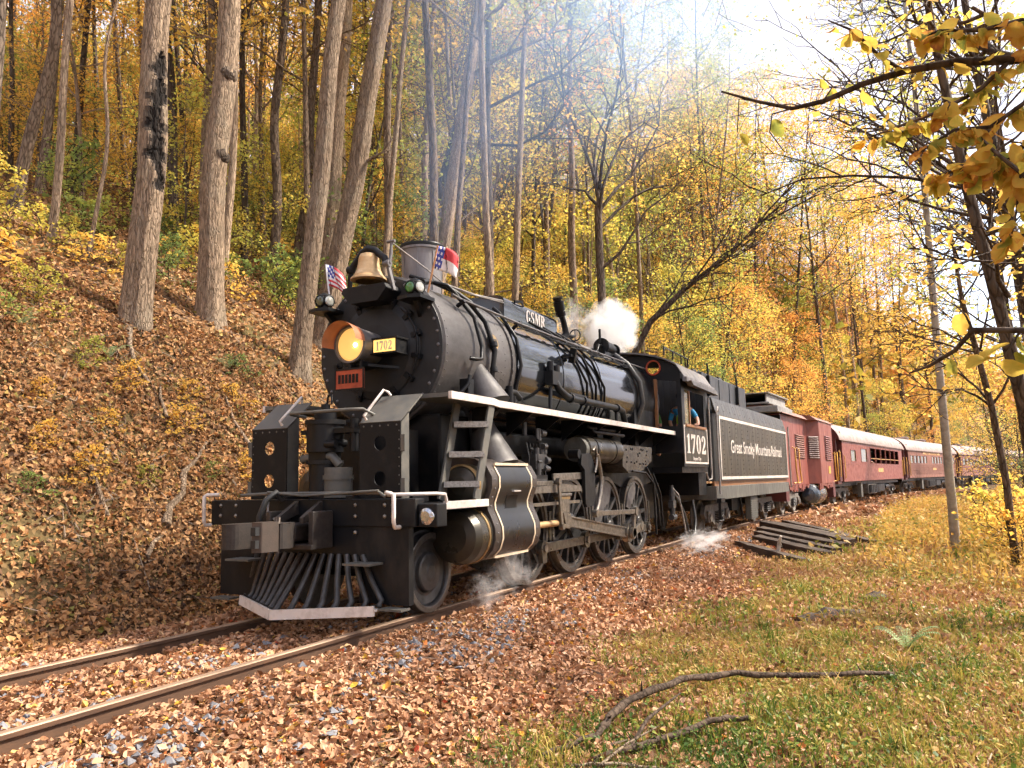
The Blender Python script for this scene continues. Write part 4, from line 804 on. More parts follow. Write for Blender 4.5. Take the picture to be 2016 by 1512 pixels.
b.tube([(3.1, -1.0, 2.85), (3.1, -1.06, 2.72), (3.3, -1.08, 2.64), (3.5, -1.08, 2.62), (5.6, -1.08, 2.62), (5.9, -1.06, 2.6), (6.15, -1.0, 2.45), (6.35, -.98, 2.33)], .055, 10)
for x in (3.45, 3.95, 5.5): b.lathe((x, -1.08, 2.62), (1, 0, 0), [(0, .075), (.06, .075)], 12)
b.box(3.4, 4.05, -1.12, -1.0, 2.66, 2.70)
b.build('check_valve', 'black_paint', loco)
LB().box(3.6, 3.9, -1.06, -.9, 3.28, 3.32).bar((3.75, -1.0, 3.2), (3.7, -1.07, 3.42), .10, .06).build('boiler_step', 'black_paint', loco)
for q in ([(5.55, -1.06, 2.6), (5.55, -1.06, 2.34)], [(2.98, -.98, 2.75), (2.9, -1.0, 2.35)]): LB().tube(q, .03, 8).build('valve_leg', 'black_paint', loco)
pl_ = LB().lathe(ring_pt(1.42, 1.35, .905), (0, -math.sin(1.35), math.cos(1.35)), [(0, .13), (.02, .13), (.025, .12)], 28).build('builder_plate', 'graphite', loco)
LB().lathe(ring_pt(1.42, 1.35, .928), (0, -math.sin(1.35), math.cos(1.35)), [(0, .105), (.006, .10)], 24).build('plate_face', 'brass_dull', pl_)
for k in range(3):
    c = Vector(ring_pt(1.42, 1.35-.035+.035*k, .938)); LB().box(c.x-.06, c.x+.06, c.y-.004, c.y+.004, c.z-.008, c.z+.008).build('raised_line', 'graphite', pl_)
LB().box(.62, .75, -.98, -.86, 2.42, 2.62).tube([(.5, -.9, 2.4), (.62, -.98, 2.55), (.66, -.98, 2.66)], .025, 6).build('smokebox_brace', 'black_paint', loco)
LB().tube([(1.55, -1.0, 2.55), (1.75, -1.02, 2.55), (1.9, -1.02, 2.48)], .04, 8).cyl((1.6, -1.02, 2.4), (1.6, -1.02, 2.62), .05, n=10).cyl((1.72, -1.02, 2.36), (1.72, -1.02, 2.5), .03, n=8).build('drain_cock', 'black_paint', loco)
# boarding ladder
lad = LB().bar((.0, -.98, 1.2), (.36, -.98, 2.3), .03, .13).bar((.22, -1.30, 1.2), (.60, -1.30, 2.3), .03, .13).build('ladder', 'ladder_grey', loco, .004)
for k, t in enumerate((.16, .46, .77)):
    a_ = Vector((.0, -.98, 1.2)).lerp(Vector((.36, -.98, 2.3)), t); c_ = Vector((.22, -1.30, 1.2)).lerp(Vector((.60, -1.30, 2.3)), t)
    LB().bar(a_, c_, .16, .065, side=(1, .8, 0)).build('rung', 'tread_plate', lad)
# cab
CX0, CX1, CY = 8.32, 10.40, 1.48
rz = lambda y: 3.42+.60*math.sqrt(max(0, 1-(y/1.60)**2))
for s_ in (-1, 1):
    side = [[(CX0, 1.62), (CX1, 1.62), (CX1, 3.42), (CX0, 3.42)], [(CX0+.22, 2.50), (CX0+.22, 3.22), (CX1-.22, 3.22), (CX1-.22, 2.50)]]
    o = plate_obj('cab_side', side, .02, 'black_paint', (0, s_*CY, 0), SIDE, loco); L_in(o)
    if s_ < 0:
        LB().box(CX0+.05, CX1-.02, s_*(CY+.016), s_*(CY+.0105), 1.69, 2.47).build('number_panel', 'tender_black', loco)
        np_ = LB().box(CX0+.05, CX1-.02, s_*(CY+.021), s_*(CY+.0165), 2.435, 2.475).box(CX0+.05, CX1-.02, s_*(CY+.021), s_*(CY+.0165), 1.685, 1.725).box(CX0+.05, CX0+.10, s_*(CY+.021), s_*(CY+.0165), 1.725, 2.435).box(CX1-.07, CX1-.02, s_*(CY+.021), s_*(CY+.0165), 1.725, 2.435).build('panel_border', 'white_paint', loco)
        serif_text('1702', .40, 'white_paint', (9.36+0, s_*(CY+.019), 2.10), SIDE, np_, 1.95)
        text_obj('painted_town_name', 'Bryson City', .105, 'white_paint', (9.36, s_*(CY+.019), 1.79), SIDE, np_, 1.3, .002)
    LB().box(CX0+.18, CX1-.18, s_*(CY+.05), s_*(CY-.06), 2.44, 2.50).build('arm_rest', 'wood_orange', loco, .01)
    LB().box(CX0+.62, CX0+.69, s_*(CY+.008), s_*(CY-.05), 2.5, 3.22).build('sash_post', 'wood_orange', loco)
    LB().box(CX0+.24, CX0+.62, s_*(CY-.02), s_*(CY-.012), 2.5, 3.22).build('sash_pane', 'window_glass', loco)
    LB().tube([(CX1+.06, s_*(CY+.06), 3.2), (CX1+.06, s_*(CY+.06), 1.5), (CX1+.02, s_*(CY+.06), 1.36), (CX1-.2, s_*(CY+.04), 1.33), (CX1-.3, s_*(CY+.02), 1.5)], .02, 8).build('cab_handrail', 'hose_light', loco)
    o = plate_obj('cab_front', [[(.0, 1.9), (CY, 1.9)]+[(y, rz(y)-.03) for y in np.linspace(CY, 0, 10)], [(.98, 2.45), (.98, 3.42), (1.40, 3.36), (1.40, 2.45)][::1], circ(.93, 3.68, .13, 20)], .02, 'black_paint', (CX0, 0, 0), FRONT if s_ < 0 else (PI/2, 0, PI/2), loco); L_in(o)
    LB().box(CX0-.03, CX0+.03, s_*.93, s_*.99, 2.42, 3.44).build('window_post', 'wood_orange', loco)
    LB().tube([(CX0-.02, s_*(.93+.145*math.cos(a)), 3.68+.145*math.sin(a)) for a in np.linspace(0, 2*PI, 25)], .02, 6).build('porthole_ring', 'ring_red', loco)
b = LB(); ys = np.linspace(-1.60, 1.60, 21)
V = [(x, y, rz(y)+dz) for x in (8.16, 10.62) for y in ys for dz in (0, .035)]; k = len(ys)
fs = [(2*i+1, 2*i+3, 2*k+2*i+3, 2*k+2*i+1) for i in range(k-1)]; fb_ = [(2*i, 2*k+2*i, 2*k+2*i+2, 2*i+2) for i in range(k-1)]
es = [(2*i, 2*i+2, 2*i+3, 2*i+1) for i in range(k-1)]+[(2*k+2*i, 2*k+2*i+1, 2*k+2*i+3, 2*k+2*i+2) for i in range(k-1)]+[(0, 1, 2*k+1, 2*k), (2*k-2, 4*k-2, 4*k-1, 2*k-1)]
b.add(V, fs, 0, True); b.add(V, fb_, 0, True); b.add(V, es, 0)
rf = b.build('cab_roof', 'headlight_grey', loco)
LB().box(8.16, 10.62, -1.66, -1.575, 3.34, 3.43).build('roof_gutter', 'stack_grey', rf)
LB().prism([(8.3, 3.36), (10.5, 3.36), (10.75, 3.26), (8.45, 3.28)], 'y', -1.72, -1.60).build('window_awning', 'headlight_grey', rf)
LB().box(8.4, 10.6, -1.42, 1.42, 1.5, 1.62).box(10.2, 10.9, -1.3, 1.3, 1.0, 1.5).build('cab_floor', 'black_paint', loco)
LB().lathe((8.45, 0, 2.7), (1, 0, 0), [(0, .85), (.5, .8), (.55, 0)], 30).box(8.6, 9.1, .3, 1.2, 1.62, 2.2).build('backhead', 'cab_dark', loco)
LB().tube([(8.9, -1.0, 4.02), (8.9, -1.0, 4.2), (10.9, -1.0, 4.2), (10.9, -1.0, 4.0)], .02, 6).tube([(9.6, -1.0, 4.0), (9.6, -1.0, 4.2)], .018, 6).tube([(10.3, -1.0, 4.0), (10.3, -1.0, 4.2)], .018, 6).build('roof_rail', 'black_paint', loco)
bpy.data.objects.remove(LO)
# lettering children were placed in world coordinates under parts: shift those whose parent is a part at x offset
# ================================================================== tender and cars
def on_track(xf, xr):
    """pose of a vehicle whose front end stands at track x = xf and rear at xr"""
    a = xf+(xr-xf)*.18; b = xf+(xr-xf)*.82
    ya, yb = float(yc(a)), float(yc(b)); th = math.atan2(yb-ya, b-a)
    return (xf, ya+(xf-a)*math.tan(th), 0), th, (xr-xf)/math.cos(th)
spring_me = MB().tube([(.085*math.cos(a), .085*math.sin(a), .30*a/(2*PI*5)) for a in np.linspace(0, 2*PI*5, 61)], .019, 6).mesh('coil_spring'); spring_me.materials.append(MAT['wheel_grey'])
cw_me = MB().lathe((0, 0, 0), (0, -1, 0), [(-.07, .45), (-.035, .45), (-.03, .42), (.06, .415), (.065, .35), (.03, .33), (.01, .22), (.05, .12), (.08, .11), (.08, 0)], 36).mesh('car_wheel'); cw_me.materials.append(MAT['truck_dusty'])
def truck(parent, x, ax=1.7, name='truck', mat='truck_dusty', frame_y=.98, springs=True):
    b = MB()
    for s_ in (-1, 1):
        b.prism([(x-ax/2-.35, .50), (x-ax/2-.2, .72), (x+ax/2+.2, .72), (x+ax/2+.35, .50), (x+ax/2+.25, .40), (x+ax/2-.25, .40), (x+.3, .22), (x-.3, .22), (x-ax/2+.25, .40), (x-ax/2-.25, .40)], 'y', s_*frame_y, s_*(frame_y-.10))
    b.box(x-.25, x+.25, -.95, .95, .55, .8)
    t = b.build(name, mat, parent, .02)
    for s_ in (-1, 1):
        for dx in (-ax/2, ax/2):
            w = bpy.data.objects.new('wheel', cw_me); C.objects.link(w); w.parent = t; w.location = (x+dx, s_*.775, .42); w.scale = (1, 1 if s_ < 0 else -1, 1)
            MB().box(x+dx-.13, x+dx+.13, s_*(frame_y+.06), s_*frame_y, .3, .58).cyl((x+dx, s_*frame_y, .42), (x+dx, s_*(frame_y+.09), .42), .10, n=14).build('journal_box', mat, t, .02)
        if springs:
            for dx in (-ax/2+.32, -.02, ax/2-.32) if springs == 3 else (-.13, .13):
                q = bpy.data.objects.new('coil_spring', spring_me); C.objects.link(q); q.parent = t; q.location = (x+dx, s_*(frame_y+.04), .26)
    return t
# ---- tender
loc, th, LT = on_track(11.25, 20.7)
tn = thing('tender', 'black riveted tender lettered Great Smoky Mountains Railroad with white border', 'tender', loc, th)
TY = 1.46
tb = MB()
pol = [(.06, 0), (.02, .0)]
outl = [(0, -TY+.14), (.04, -TY+.05), (.14, -TY), (LT, -TY), (LT, TY), (.14, TY), (.04, TY-.05), (0, TY-.14)]
bt = MB().prism(outl, 'z', 1.30, 2.90, smooth=False).build('water_tank', 'tender_plain', tn, .01)
MB().box(.42, LT-.10, -TY-.006, -TY-.001, 1.33, 2.86).build('side_panel', 'tender_black', tn)
y_ = -TY-.008
MB().box(.42, LT-.08, y_-.006, y_, 2.80, 2.87).box(.42, LT-.08, y_-.006, y_, 1.335, 1.405).box(.42, .49, y_-.006, y_, 1.405, 2.80).box(LT-.15, LT-.08, y_-.006, y_, 1.405, 2.80).build('border_line', 'white_paint', tn)
MB().add([(.2, -TY-.004, 2.90), (LT, -TY-.004, 2.90), (LT, -TY+.10, 3.30), (.2, -TY+.10, 3.30), (.2, -TY+.06, 2.90), (LT, -TY+.06, 2.90), (LT, -TY+.14, 3.30), (.2, -TY+.14, 3.30)], [(0, 1, 2, 3), (4, 7, 6, 5), (0, 4, 5, 1), (1, 5, 6, 2), (2, 6, 7, 3), (3, 7, 4, 0)]).build('collar', 'tender_black', tn)
MB().box(.2, LT, TY-.12, TY-.08, 2.9, 3.28).box(LT-.04, LT, -TY+.1, TY-.1, 2.9, 3.28).build('far_collar', 'tender_plain', tn)
MB().box(.2, LT, -TY-.012, -TY+.02, 2.875, 2.90).build('belt_rail', 'sill_grey', tn)
b = MB()
for k in range(13):
    x = .75+k*(LT-1.35)/12
    for i in range(12): rivet(b, (x+(.0 if i % 2 else .02), -TY-.012, 1.48+i*.115), (0, -1, 0), .016)
for k in range(16):
    x = .5+k*(LT-.8)/15; zz = 3.0; rivet(b, (x, -TY+.02, 3.02), (0, -1, .2), .014); rivet(b, (x, -TY+.075, 3.2), (0, -1, .2), .014)
stuff(b.build('rivets', 'sill_grey', tn))
words = [text_obj('painted_word', w, .46, 'white_paint', (0, y_-.004, 2.14), SIDE, tn, 1.12, .005) for w in ('Great', 'Smoky', 'Mountains', 'Railroad')]
wd = [max(v.co.x for v in o.data.vertices)-min(v.co.x for v in o.data.vertices) for o in words]; tot = (sum(wd)+.14*3)*1.12; cx = .5+(LT-.65)/2-tot/2
for o, w in zip(words, wd): o.location.x = cx+w*1.12/2; cx += (w+.14)*1.12
# coal bunker
cb = MB().box(.3, 5.0, -1.14, 1.14, 2.9, 3.96).build('coal_bunker', 'coal_bunker', tn, .02)
for k in range(10):
    MB().box(.285, .30, -.9+.2*k-.05, -.9+.2*k+.05, 3.0, 3.9).build('board', 'coal_bunker', cb)
for x in (.8, 1.9, 3.0, 4.1): MB().box(x, x+.03, -1.155, -1.14, 2.95, 3.92).build('seam_strip', 'coal_bunker', cb)
for x in (.75, 3.8): MB().tube([(x, -1.18, 3.45), (x, -1.18, 4.0), (x+.02, -1.16, 4.22)], .022, 6).box(x-.04, x+.04, -1.22, -1.14, 3.4, 3.9).build('bunker_bracket', 'black_paint', cb)
b = MB(); rl = random.Random(11)
for k in range(240):
    x, y = .4+rl.random()*4.5, -.95+1.9*rl.random(); r_ = .06+.06*rl.random(); b.lathe((x, y, 3.93+.10*rl.random()), (rl.random()-.5, rl.random()-.5, 1), [(-r_, .2*r_), (-.3*r_, r_), (.5*r_, .8*r_), (r_, .1*r_)], 5, smooth=False)
stuff(b.build('coal', 'cab_dark', tn))
MB().box(LT-1.4, LT-.2, -.6, .6, 2.9, 3.05).build('water_hatch', 'tender_plain', tn)
MB().box(.0, LT+.02, -TY+.06, -TY+.12, 1.18, 1.30).build('wood_strip', 'wood_orange', tn)
MB().box(-.1, LT+.02, -TY-.0, -TY+.08, .86, 1.18).box(-.1, LT+.02, TY-.08, TY, .86, 1.18).box(-.1, LT, -.5, .5, .8, 1.18).box(-.1, .0, -1.38, 1.38, .86, 1.18).box(LT-.1, LT+.02, -1.3, 1.3, .86, 1.18).build('sill', 'sill_grey', tn, .01)
for x in (-.02, LT+.02): MB().tube([(x+.22*(x < 1), -TY-.05, 2.95), (x+.12*(x < 1), -TY-.07, 3.05), (x, -TY-.07, 2.9), (x, -TY-.07, 1.0)], .025, 8).build('tender_handrail', 'hose_light', tn)
MB().box(-.1, .25, -TY-.1, -TY, .80, .9).box(-.05, .2, -TY-.1, -TY, .42, .48).box(-.08, -.05, -TY-.08, -TY-.02, .42, .9).build('tender_step', 'black_paint', tn)
truck(tn, 1.55, 1.75, frame_y=1.02, springs=True); truck(tn, LT-1.9, 1.75, frame_y=1.02, springs=True)
wb_ = MB().box(3.9, 4.75, -1.36, -1.2, .22, .84).build('water_scoop_box', 'sill_grey', tn, .01)
for k in range(9): MB().box(3.92, 4.73, -1.375, -1.36, .26+k*.062, .285+k*.062).build('rib', 'sill_grey', wb_)
MB().cyl((5.0, -1.1, .7), (5.6, -1.1, .7), .14, n=16).build('air_tank', 'black_paint', tn)
MB().box(2.8, 3.7, -1.1, -.3, .5, .85).tube([(3.3, -1.2, .84), (3.3, -1.25, .4), (3.6, -1.2, .25)], .03, 6).build('under_gear', 'black_paint', tn)
# ---- red power car
loc, th, LR = on_track(21.3, 31.2)
rc = thing('power_car', 'red power car with louvred side and black tank between tender and coaches', 'rail car', loc, th)
ZB, ZT = 1.05, 3.62
rb_ = MB().prism([(.5, -1.06), (5.3, -1.06), (5.75, -1.50), (LR-1.0, -1.50), (LR-1.0, 1.5), (5.75, 1.5), (5.3, 1.06), (.5, 1.06)], 'z', ZB, ZT).build('body', 'maroon', rc, .01)
rfp = [(-1.55, 3.62), (-1.3, 3.80), (-.6, 3.95), (.6, 3.95), (1.3, 3.80), (1.55, 3.62)]
MB().prism(rfp, 'x', 5.0, LR-.6).prism([(y*.8, z) for y, z in rfp], 'x', .2, 5.0).build('roof', 'maroon_faded', rc)
MB().box(-.3, 2.2, -1.2, 1.2, 3.62, 3.85).build('front_roof', 'roof_grey', rc, .02)
hb = MB().box(.0, 3.3, -.85, .95, 3.96, 4.02).box(.1, 3.2, -.75, -.70, 4.02, 4.33).box(.1, 3.2, .80, .85, 4.02, 4.33).box(3.15, 3.2, -.7, .8, 4.02, 4.33).box(.0, 3.3, -.85, .95, 4.33, 4.37).build('roof_hatch', 'roof_grey', rc, .01)
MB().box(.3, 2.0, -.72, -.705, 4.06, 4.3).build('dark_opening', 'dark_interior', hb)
MB().box(.42, .5, -1.1, 1.1, 1.1, 3.55).build('front_recess_shade', 'dark_interior', rc)  # flat near-black slab on the front end stands for a door recess in shade
def louvres(p0, p1, z0, z1, n, parent, mat='coach_roof'):
    p0, p1 = Vector(p0), Vector(p1); d = (p1-p0); nrm = Vector((d.y, -d.x, 0)).normalized()
    if nrm.y > 0: nrm = -nrm
    fr_ = MB().bar(Vector((p0.x, p0.y, (z0+z1)/2))+nrm*.004, Vector((p1.x, p1.y, (z0+z1)/2))+nrm*.004, .008, z1-z0, side=tuple(nrm)).build('louvre_panel', 'maroon_dark', parent)
    for k in range(n):
        z = z0+(k+.5)*(z1-z0)/n
        a, c = p0.lerp(p1, .05)+nrm*.03, p0.lerp(p1, .95)+nrm*.03; a.z = c.z = z
        MB().bar(a, c, .05, (z1-z0)/n*.42, side=tuple(nrm+Vector((0, 0, .8)))).build('slat', mat, fr_)
louvres((5.345, -1.105, 0), (5.71, -1.46, 0), 2.05, 2.98, 11, rc)
louvres((3.0, -1.062, 0), (4.7, -1.062, 0), 2.05, 2.98, 11, rc, 'maroon_faded')
louvres((6.9, -1.502, 0), (8.3, -1.502, 0), 2.0, 3.05, 12, rc, 'maroon')
MB().box(7.5, 8.0, -1.512, -1.502, 1.45, 1.75).build('yellow_sign', 'yellow_paint', rc)
for k, x in enumerate((.0, 2.2, 2.9, LR-1.1, LR-.4)):
    yy = -1.2 if x < 4 else -1.58
    MB().tube([(x, yy+.1, 2.45 if x < 4 else 2.3), (x, yy, 2.4), (x+.05, yy, 1.6), (x+.25 if k in (1, 2, 3) else x, yy, 1.15), (x, yy+.1, 1.1)], .026, 6).build('handrail', 'yellow_paint', rc)
rl = random.Random(21)
for k in range(30):
    x = .6+k*(LR-2)/30; MB().box(x, x+.14+.1*rl.random(), -1.1 if x < 5.3 else -1.48, -1.04 if x < 5.3 else -1.42, .78+.2*rl.random(), 1.05).build('skirt_tab', 'maroon', rc)
tkk = MB().lathe((5.0, -1.05, .62), (1, 0, 0), [(0, .05), (.06, .25), (.2, .37), (.35, .42), (1.9, .42), (2.05, .37), (2.2, .25), (2.26, .05)], 32).build('fuel_tank', 'tank_blue', rc)
for x in (5.5, 6.8): MB().lathe((x, -1.05, .62), (1, 0, 0), [(0, .42), (0, .43), (.05, .43), (.05, .42)], 32, caps=False).build('tank_strap', 'brass_dull', tkk)
MB().box(.2, LR-.4, -.9, .9, .75, 1.05).box(-.3, .3, -.15, .15, .75, .95).box(.0, .5, -1.25, 1.25, .5, 1.05).box(LR-.9, LR-.3, -1.4, 1.4, .4, 1.05).build('underframe', 'maroon_dark', rc)
truck(rc, 2.2, 2.0); truck(rc, LR-2.0, 2.0)
# ---- coaches
def coach(x0, x1, label, style):
    loc, th, LC = on_track(x0, x1)
    c = thing('passenger_coach', label, 'coach', loc, th, 'maroon passenger coaches')
    W = 1.50; z0, z1 = 1.05, 3.05
    side = 'maroon_faded' if style != 1 else 'maroon'
    fx = .9
    # near side as a plate with window openings
    holes = []; fill = []
    if style == 1:
        ws = [(8.3+i*1.75, 9.8+i*1.75, 1.98, 2.82) for i in range(6)]; fill = [(2.9, 4.1, 2.05, 2.6), (5.6, 7.2, 2.05, 2.72)]
    elif style == 2:
        ws = []; fill = [(1.6+i*1.25, 2.5+i*1.25, 2.12, 2.65) for i in range(5)]+[(9.6+i*1.2, 10.4+i*1.2, 2.12, 2.65) for i in range(9)]
    else:
        ws = []; fill = [(1.8+i*1.45, 2.8+i*1.45, 2.05, 2.65) for i in range(13)]
    for a, b_, c_, d_ in ws+fill: holes.append([(a, c_), (a, d_), (b_, d_), (b_, c_)])
    plate_obj('near_side', [[(fx, z0), (LC-fx, z0), (LC-fx, z1), (fx, z1)]]+holes, .04, side, (0, -W, 0), SIDE, c)
    MB().box(fx, LC-fx, W-.04, W, z0, z1).build('far_side', side, c)
    for xx in (fx, LC-fx): MB().box(xx-.03, xx+.03, -W+.03, W-.04, z0, z1+.4).build('end_wall', 'maroon_dark', c)
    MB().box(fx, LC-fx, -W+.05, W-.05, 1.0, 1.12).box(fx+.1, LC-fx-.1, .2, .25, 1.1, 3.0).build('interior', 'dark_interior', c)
    for a, b_, c_, d_ in fill:
        w_ = MB().box(a-.05, b_+.05, -W-.035, -W+.01, d_, d_+.05).box(a-.05, b_+.05, -W-.035, -W+.01, c_-.05, c_).box(a-.05, a, -W-.035, -W+.01, c_, d_).box(b_, b_+.05, -W-.035, -W+.01, c_, d_).build('window', side, c)
        MB().box(a, b_, -W+.0, -W+.008, c_, d_).build('pane', 'window_glass', w_)
    for i, (a, b_, c_, d_) in enumerate(ws):
        w_ = MB().box(a-.05, b_+.05, -W-.04, -W+.01, d_, d_+.05).box(a-.05, b_+.05, -W-.04, -W+.01, c_-.05, c_).box(a-.05, a, -W-.04, -W+.01, c_, d_).box(b_, b_+.05, -W-.04, -W+.01, c_, d_).build('open_window', side, c)
        MB().box(a, b_, -W-.03, -W-.0, c_+.25, c_+.285).build('window_bar', 'gold_letter', w_)
    ys = 1.58*np.sin(np.linspace(-PI/2, PI/2, 25)); rzz = lambda y: 3.05+.97*max(0, 1-(abs(y)/1.58)**2.4)**.62
    b = MB(); k = len(ys); V = [(x, y, rzz(y)) for x in (.1, LC-.1) for y in ys]; b.add(V, [(i, i+1, k+i+1, k+i) for i in range(k-1)], 0, True)
    r = b.build('roof', 'coach_roof', c)
    for xx, q in ((.1, 1), (LC-.1, -1)):
        MB().prism([(y, rzz(y)-.01) for y in ys], 'x', xx+.005*q, xx+.06*q).build('roof_end', 'maroon_dark', r)
    MB().box(.1, LC-.1, -1.60, -1.565, 3.01, 3.07).build('gutter', 'coach_roof', r)
    if style != 1:
        for xx in (5.5, 12.0): MB().lathe((xx, -.3, 3.98), (0, 0, 1), [(0, .45), (.14, .45), (.18, .3), (.19, 0)], 20, caps=False).build('roof_vent', 'coach_roof', r)
    else:
        MB().cyl((9, .8, 3.8), (9, .8, 4.25), .1, n=10).build('roof_pipe', 'roof_grey', r)
    # vestibules
    for xx, q in ((0.05, 1), (LC-.05, -1)):
        v = MB().box(min(xx, xx+q*.85), max(xx, xx+q*.85), -1.42, 1.42, .95, 1.08).box(min(xx, xx+q*.08), max(xx, xx+q*.08), -1.42, -.42, 1.08, 3.1).box(min(xx, xx+q*.08), max(xx, xx+q*.08), .42, 1.42, 1.08, 3.1).box(min(xx, xx+q*.08), max(xx, xx+q*.08), -.42, .42, 2.95, 3.1).box(min(xx+q*.25, xx+q*.75), max(xx+q*.25, xx+q*.75), -1.47, -1.40, 1.08, 2.2).build('vestibule', 'maroon_dark', c)
        MB().tube([(xx+q*.15, -1.5, 2.5), (xx+q*.15, -1.54, 2.45), (xx+q*.15, -1.54, 1.3)], .028, 6).tube([(xx-q*.25, -1.2, 2.35), (xx-q*.25, -.9, 2.35)], .02, 6).tube([(xx-q*.02, -1.25, 2.35), (xx-q*.25, -1.2, 2.35), (xx-q*.25, -1.2, 1.3)], .028, 6).build('handrail', 'yellow_paint', v)
    if style == 2:
        for i in range(6): MB().box(fx, LC-fx, -W-.045, -W-.022, 1.35+i*.12, 1.40+i*.12).build('flute', 'maroon_faded', c)
        MB().box(6.2, 13.0, -W-.03, -W-.0225, 2.80, 2.98).build('letter_board', 'gold_letter', c)
        text_obj('painted_board_name', 'GREAT SMOKY MTNS', .2, 'maroon_dark', (9.6, -W-.034, 2.89), SIDE, c, 2.6)
        MB().box(9.6, 11.0, -W-.052, -W-.046, 1.6, 1.78).build('name_plate', 'gold_letter', c)
    else:
        MB().box(fx, LC-fx, -W-.035, -W-.021, 1.88, 1.93).build('belt_strip', 'maroon', c)
        MB().box(LC*.5, LC*.5+1.7, -W-.028, -W-.0215, 1.50, 1.72).build('name_plate', 'gold_letter', c)
    for xx in (1.1, LC-1.2): MB().tube([(xx, -W-.03, 2.3), (xx, -W-.07, 2.25), (xx, -W-.07, 1.25), (xx, -W-.03, 1.2)], .022, 6).build('grab_iron', 'yellow_paint', c)
    MB().box(.4, LC-.4, -1.1, 1.1, .82, 1.0).build('underframe', 'black_paint', c)
    truck(c, 2.9, 2.4, springs=True); truck(c, LC-2.9, 2.4, springs=True)
    g = MB().box(LC*.38, LC*.38+2.6, -1.35, -.5, .30, .85).build('battery_box', 'truck_dusty', c, .03)
    for i in range(5): MB().cyl((LC*.38+.25+i*.5, -1.4, .36), (LC*.38+.25+i*.5, -1.4, .8), .13, n=12).build('canister', 'wheel_grey', g)
    MB().box(LC*.27, LC*.27+.5, -1.38, -1.2, .2, .95).build('side_post', 'sill_grey', c)
    MB().box(LC*.56, LC*.56+2.0, -1.3, -.6, .35, .8).cyl((LC*.68, -1.1, .6), (LC*.68+1.2, -1.1, .6), .2, n=14).build('under_tank', 'black_paint', c, .03)
    return c, LC, th, loc
c1 = coach(32.2, 53.2, 'maroon open-window coach with pale roof, right behind the red power car', 1)
c2 = coach(54.0, 75.0, 'maroon fluted-side coach with gold letter board, middle of the visible coaches', 2)
c3 = coach(75.8, 96.8, 'far plain maroon coach behind the pale birch trunk', 3)
c4 = coach(97.6, 118, 'farthest coach, glimpsed through the bare branches at the bend', 4)

# ================================================================== people
def skin(name, chains, mat, parent=None, sub=2):
    """chains: lists of (x,y,z,r); a chain may start with an int pair (chain, index) to branch from"""
    V, E, Rr = [], [], []; ids = []
    for ch in chains:
        cur = []; prev = None
        if isinstance(ch[0], tuple) and len(ch[0]) == 2: prev = ids[ch[0][0]][ch[0][1]]; ch = ch[1:]
        for x, y, z, r in ch:
            V.append((x, y, z)); Rr.append(r); k = len(V)-1; cur.append(k)
            if prev is not None: E.append((prev, k))
            prev = k
        ids.append(cur)
    me = bpy.data.meshes.new(name); me.from_pydata(V, E, []); o = bpy.data.objects.new(name, me); C.objects.link(o)
    sk = o.modifiers.new('skin', 'SKIN'); sk.use_smooth_shade = True; ss = o.modifiers.new('sub', 'SUBSURF'); ss.levels = ss.render_levels = sub
    for i, d in enumerate(me.skin_vertices[0].data): d.radius = (Rr[i], Rr[i]*.85); d.use_root = (i == 0)
    me.materials.append(MAT[mat]); o.parent = parent; return o
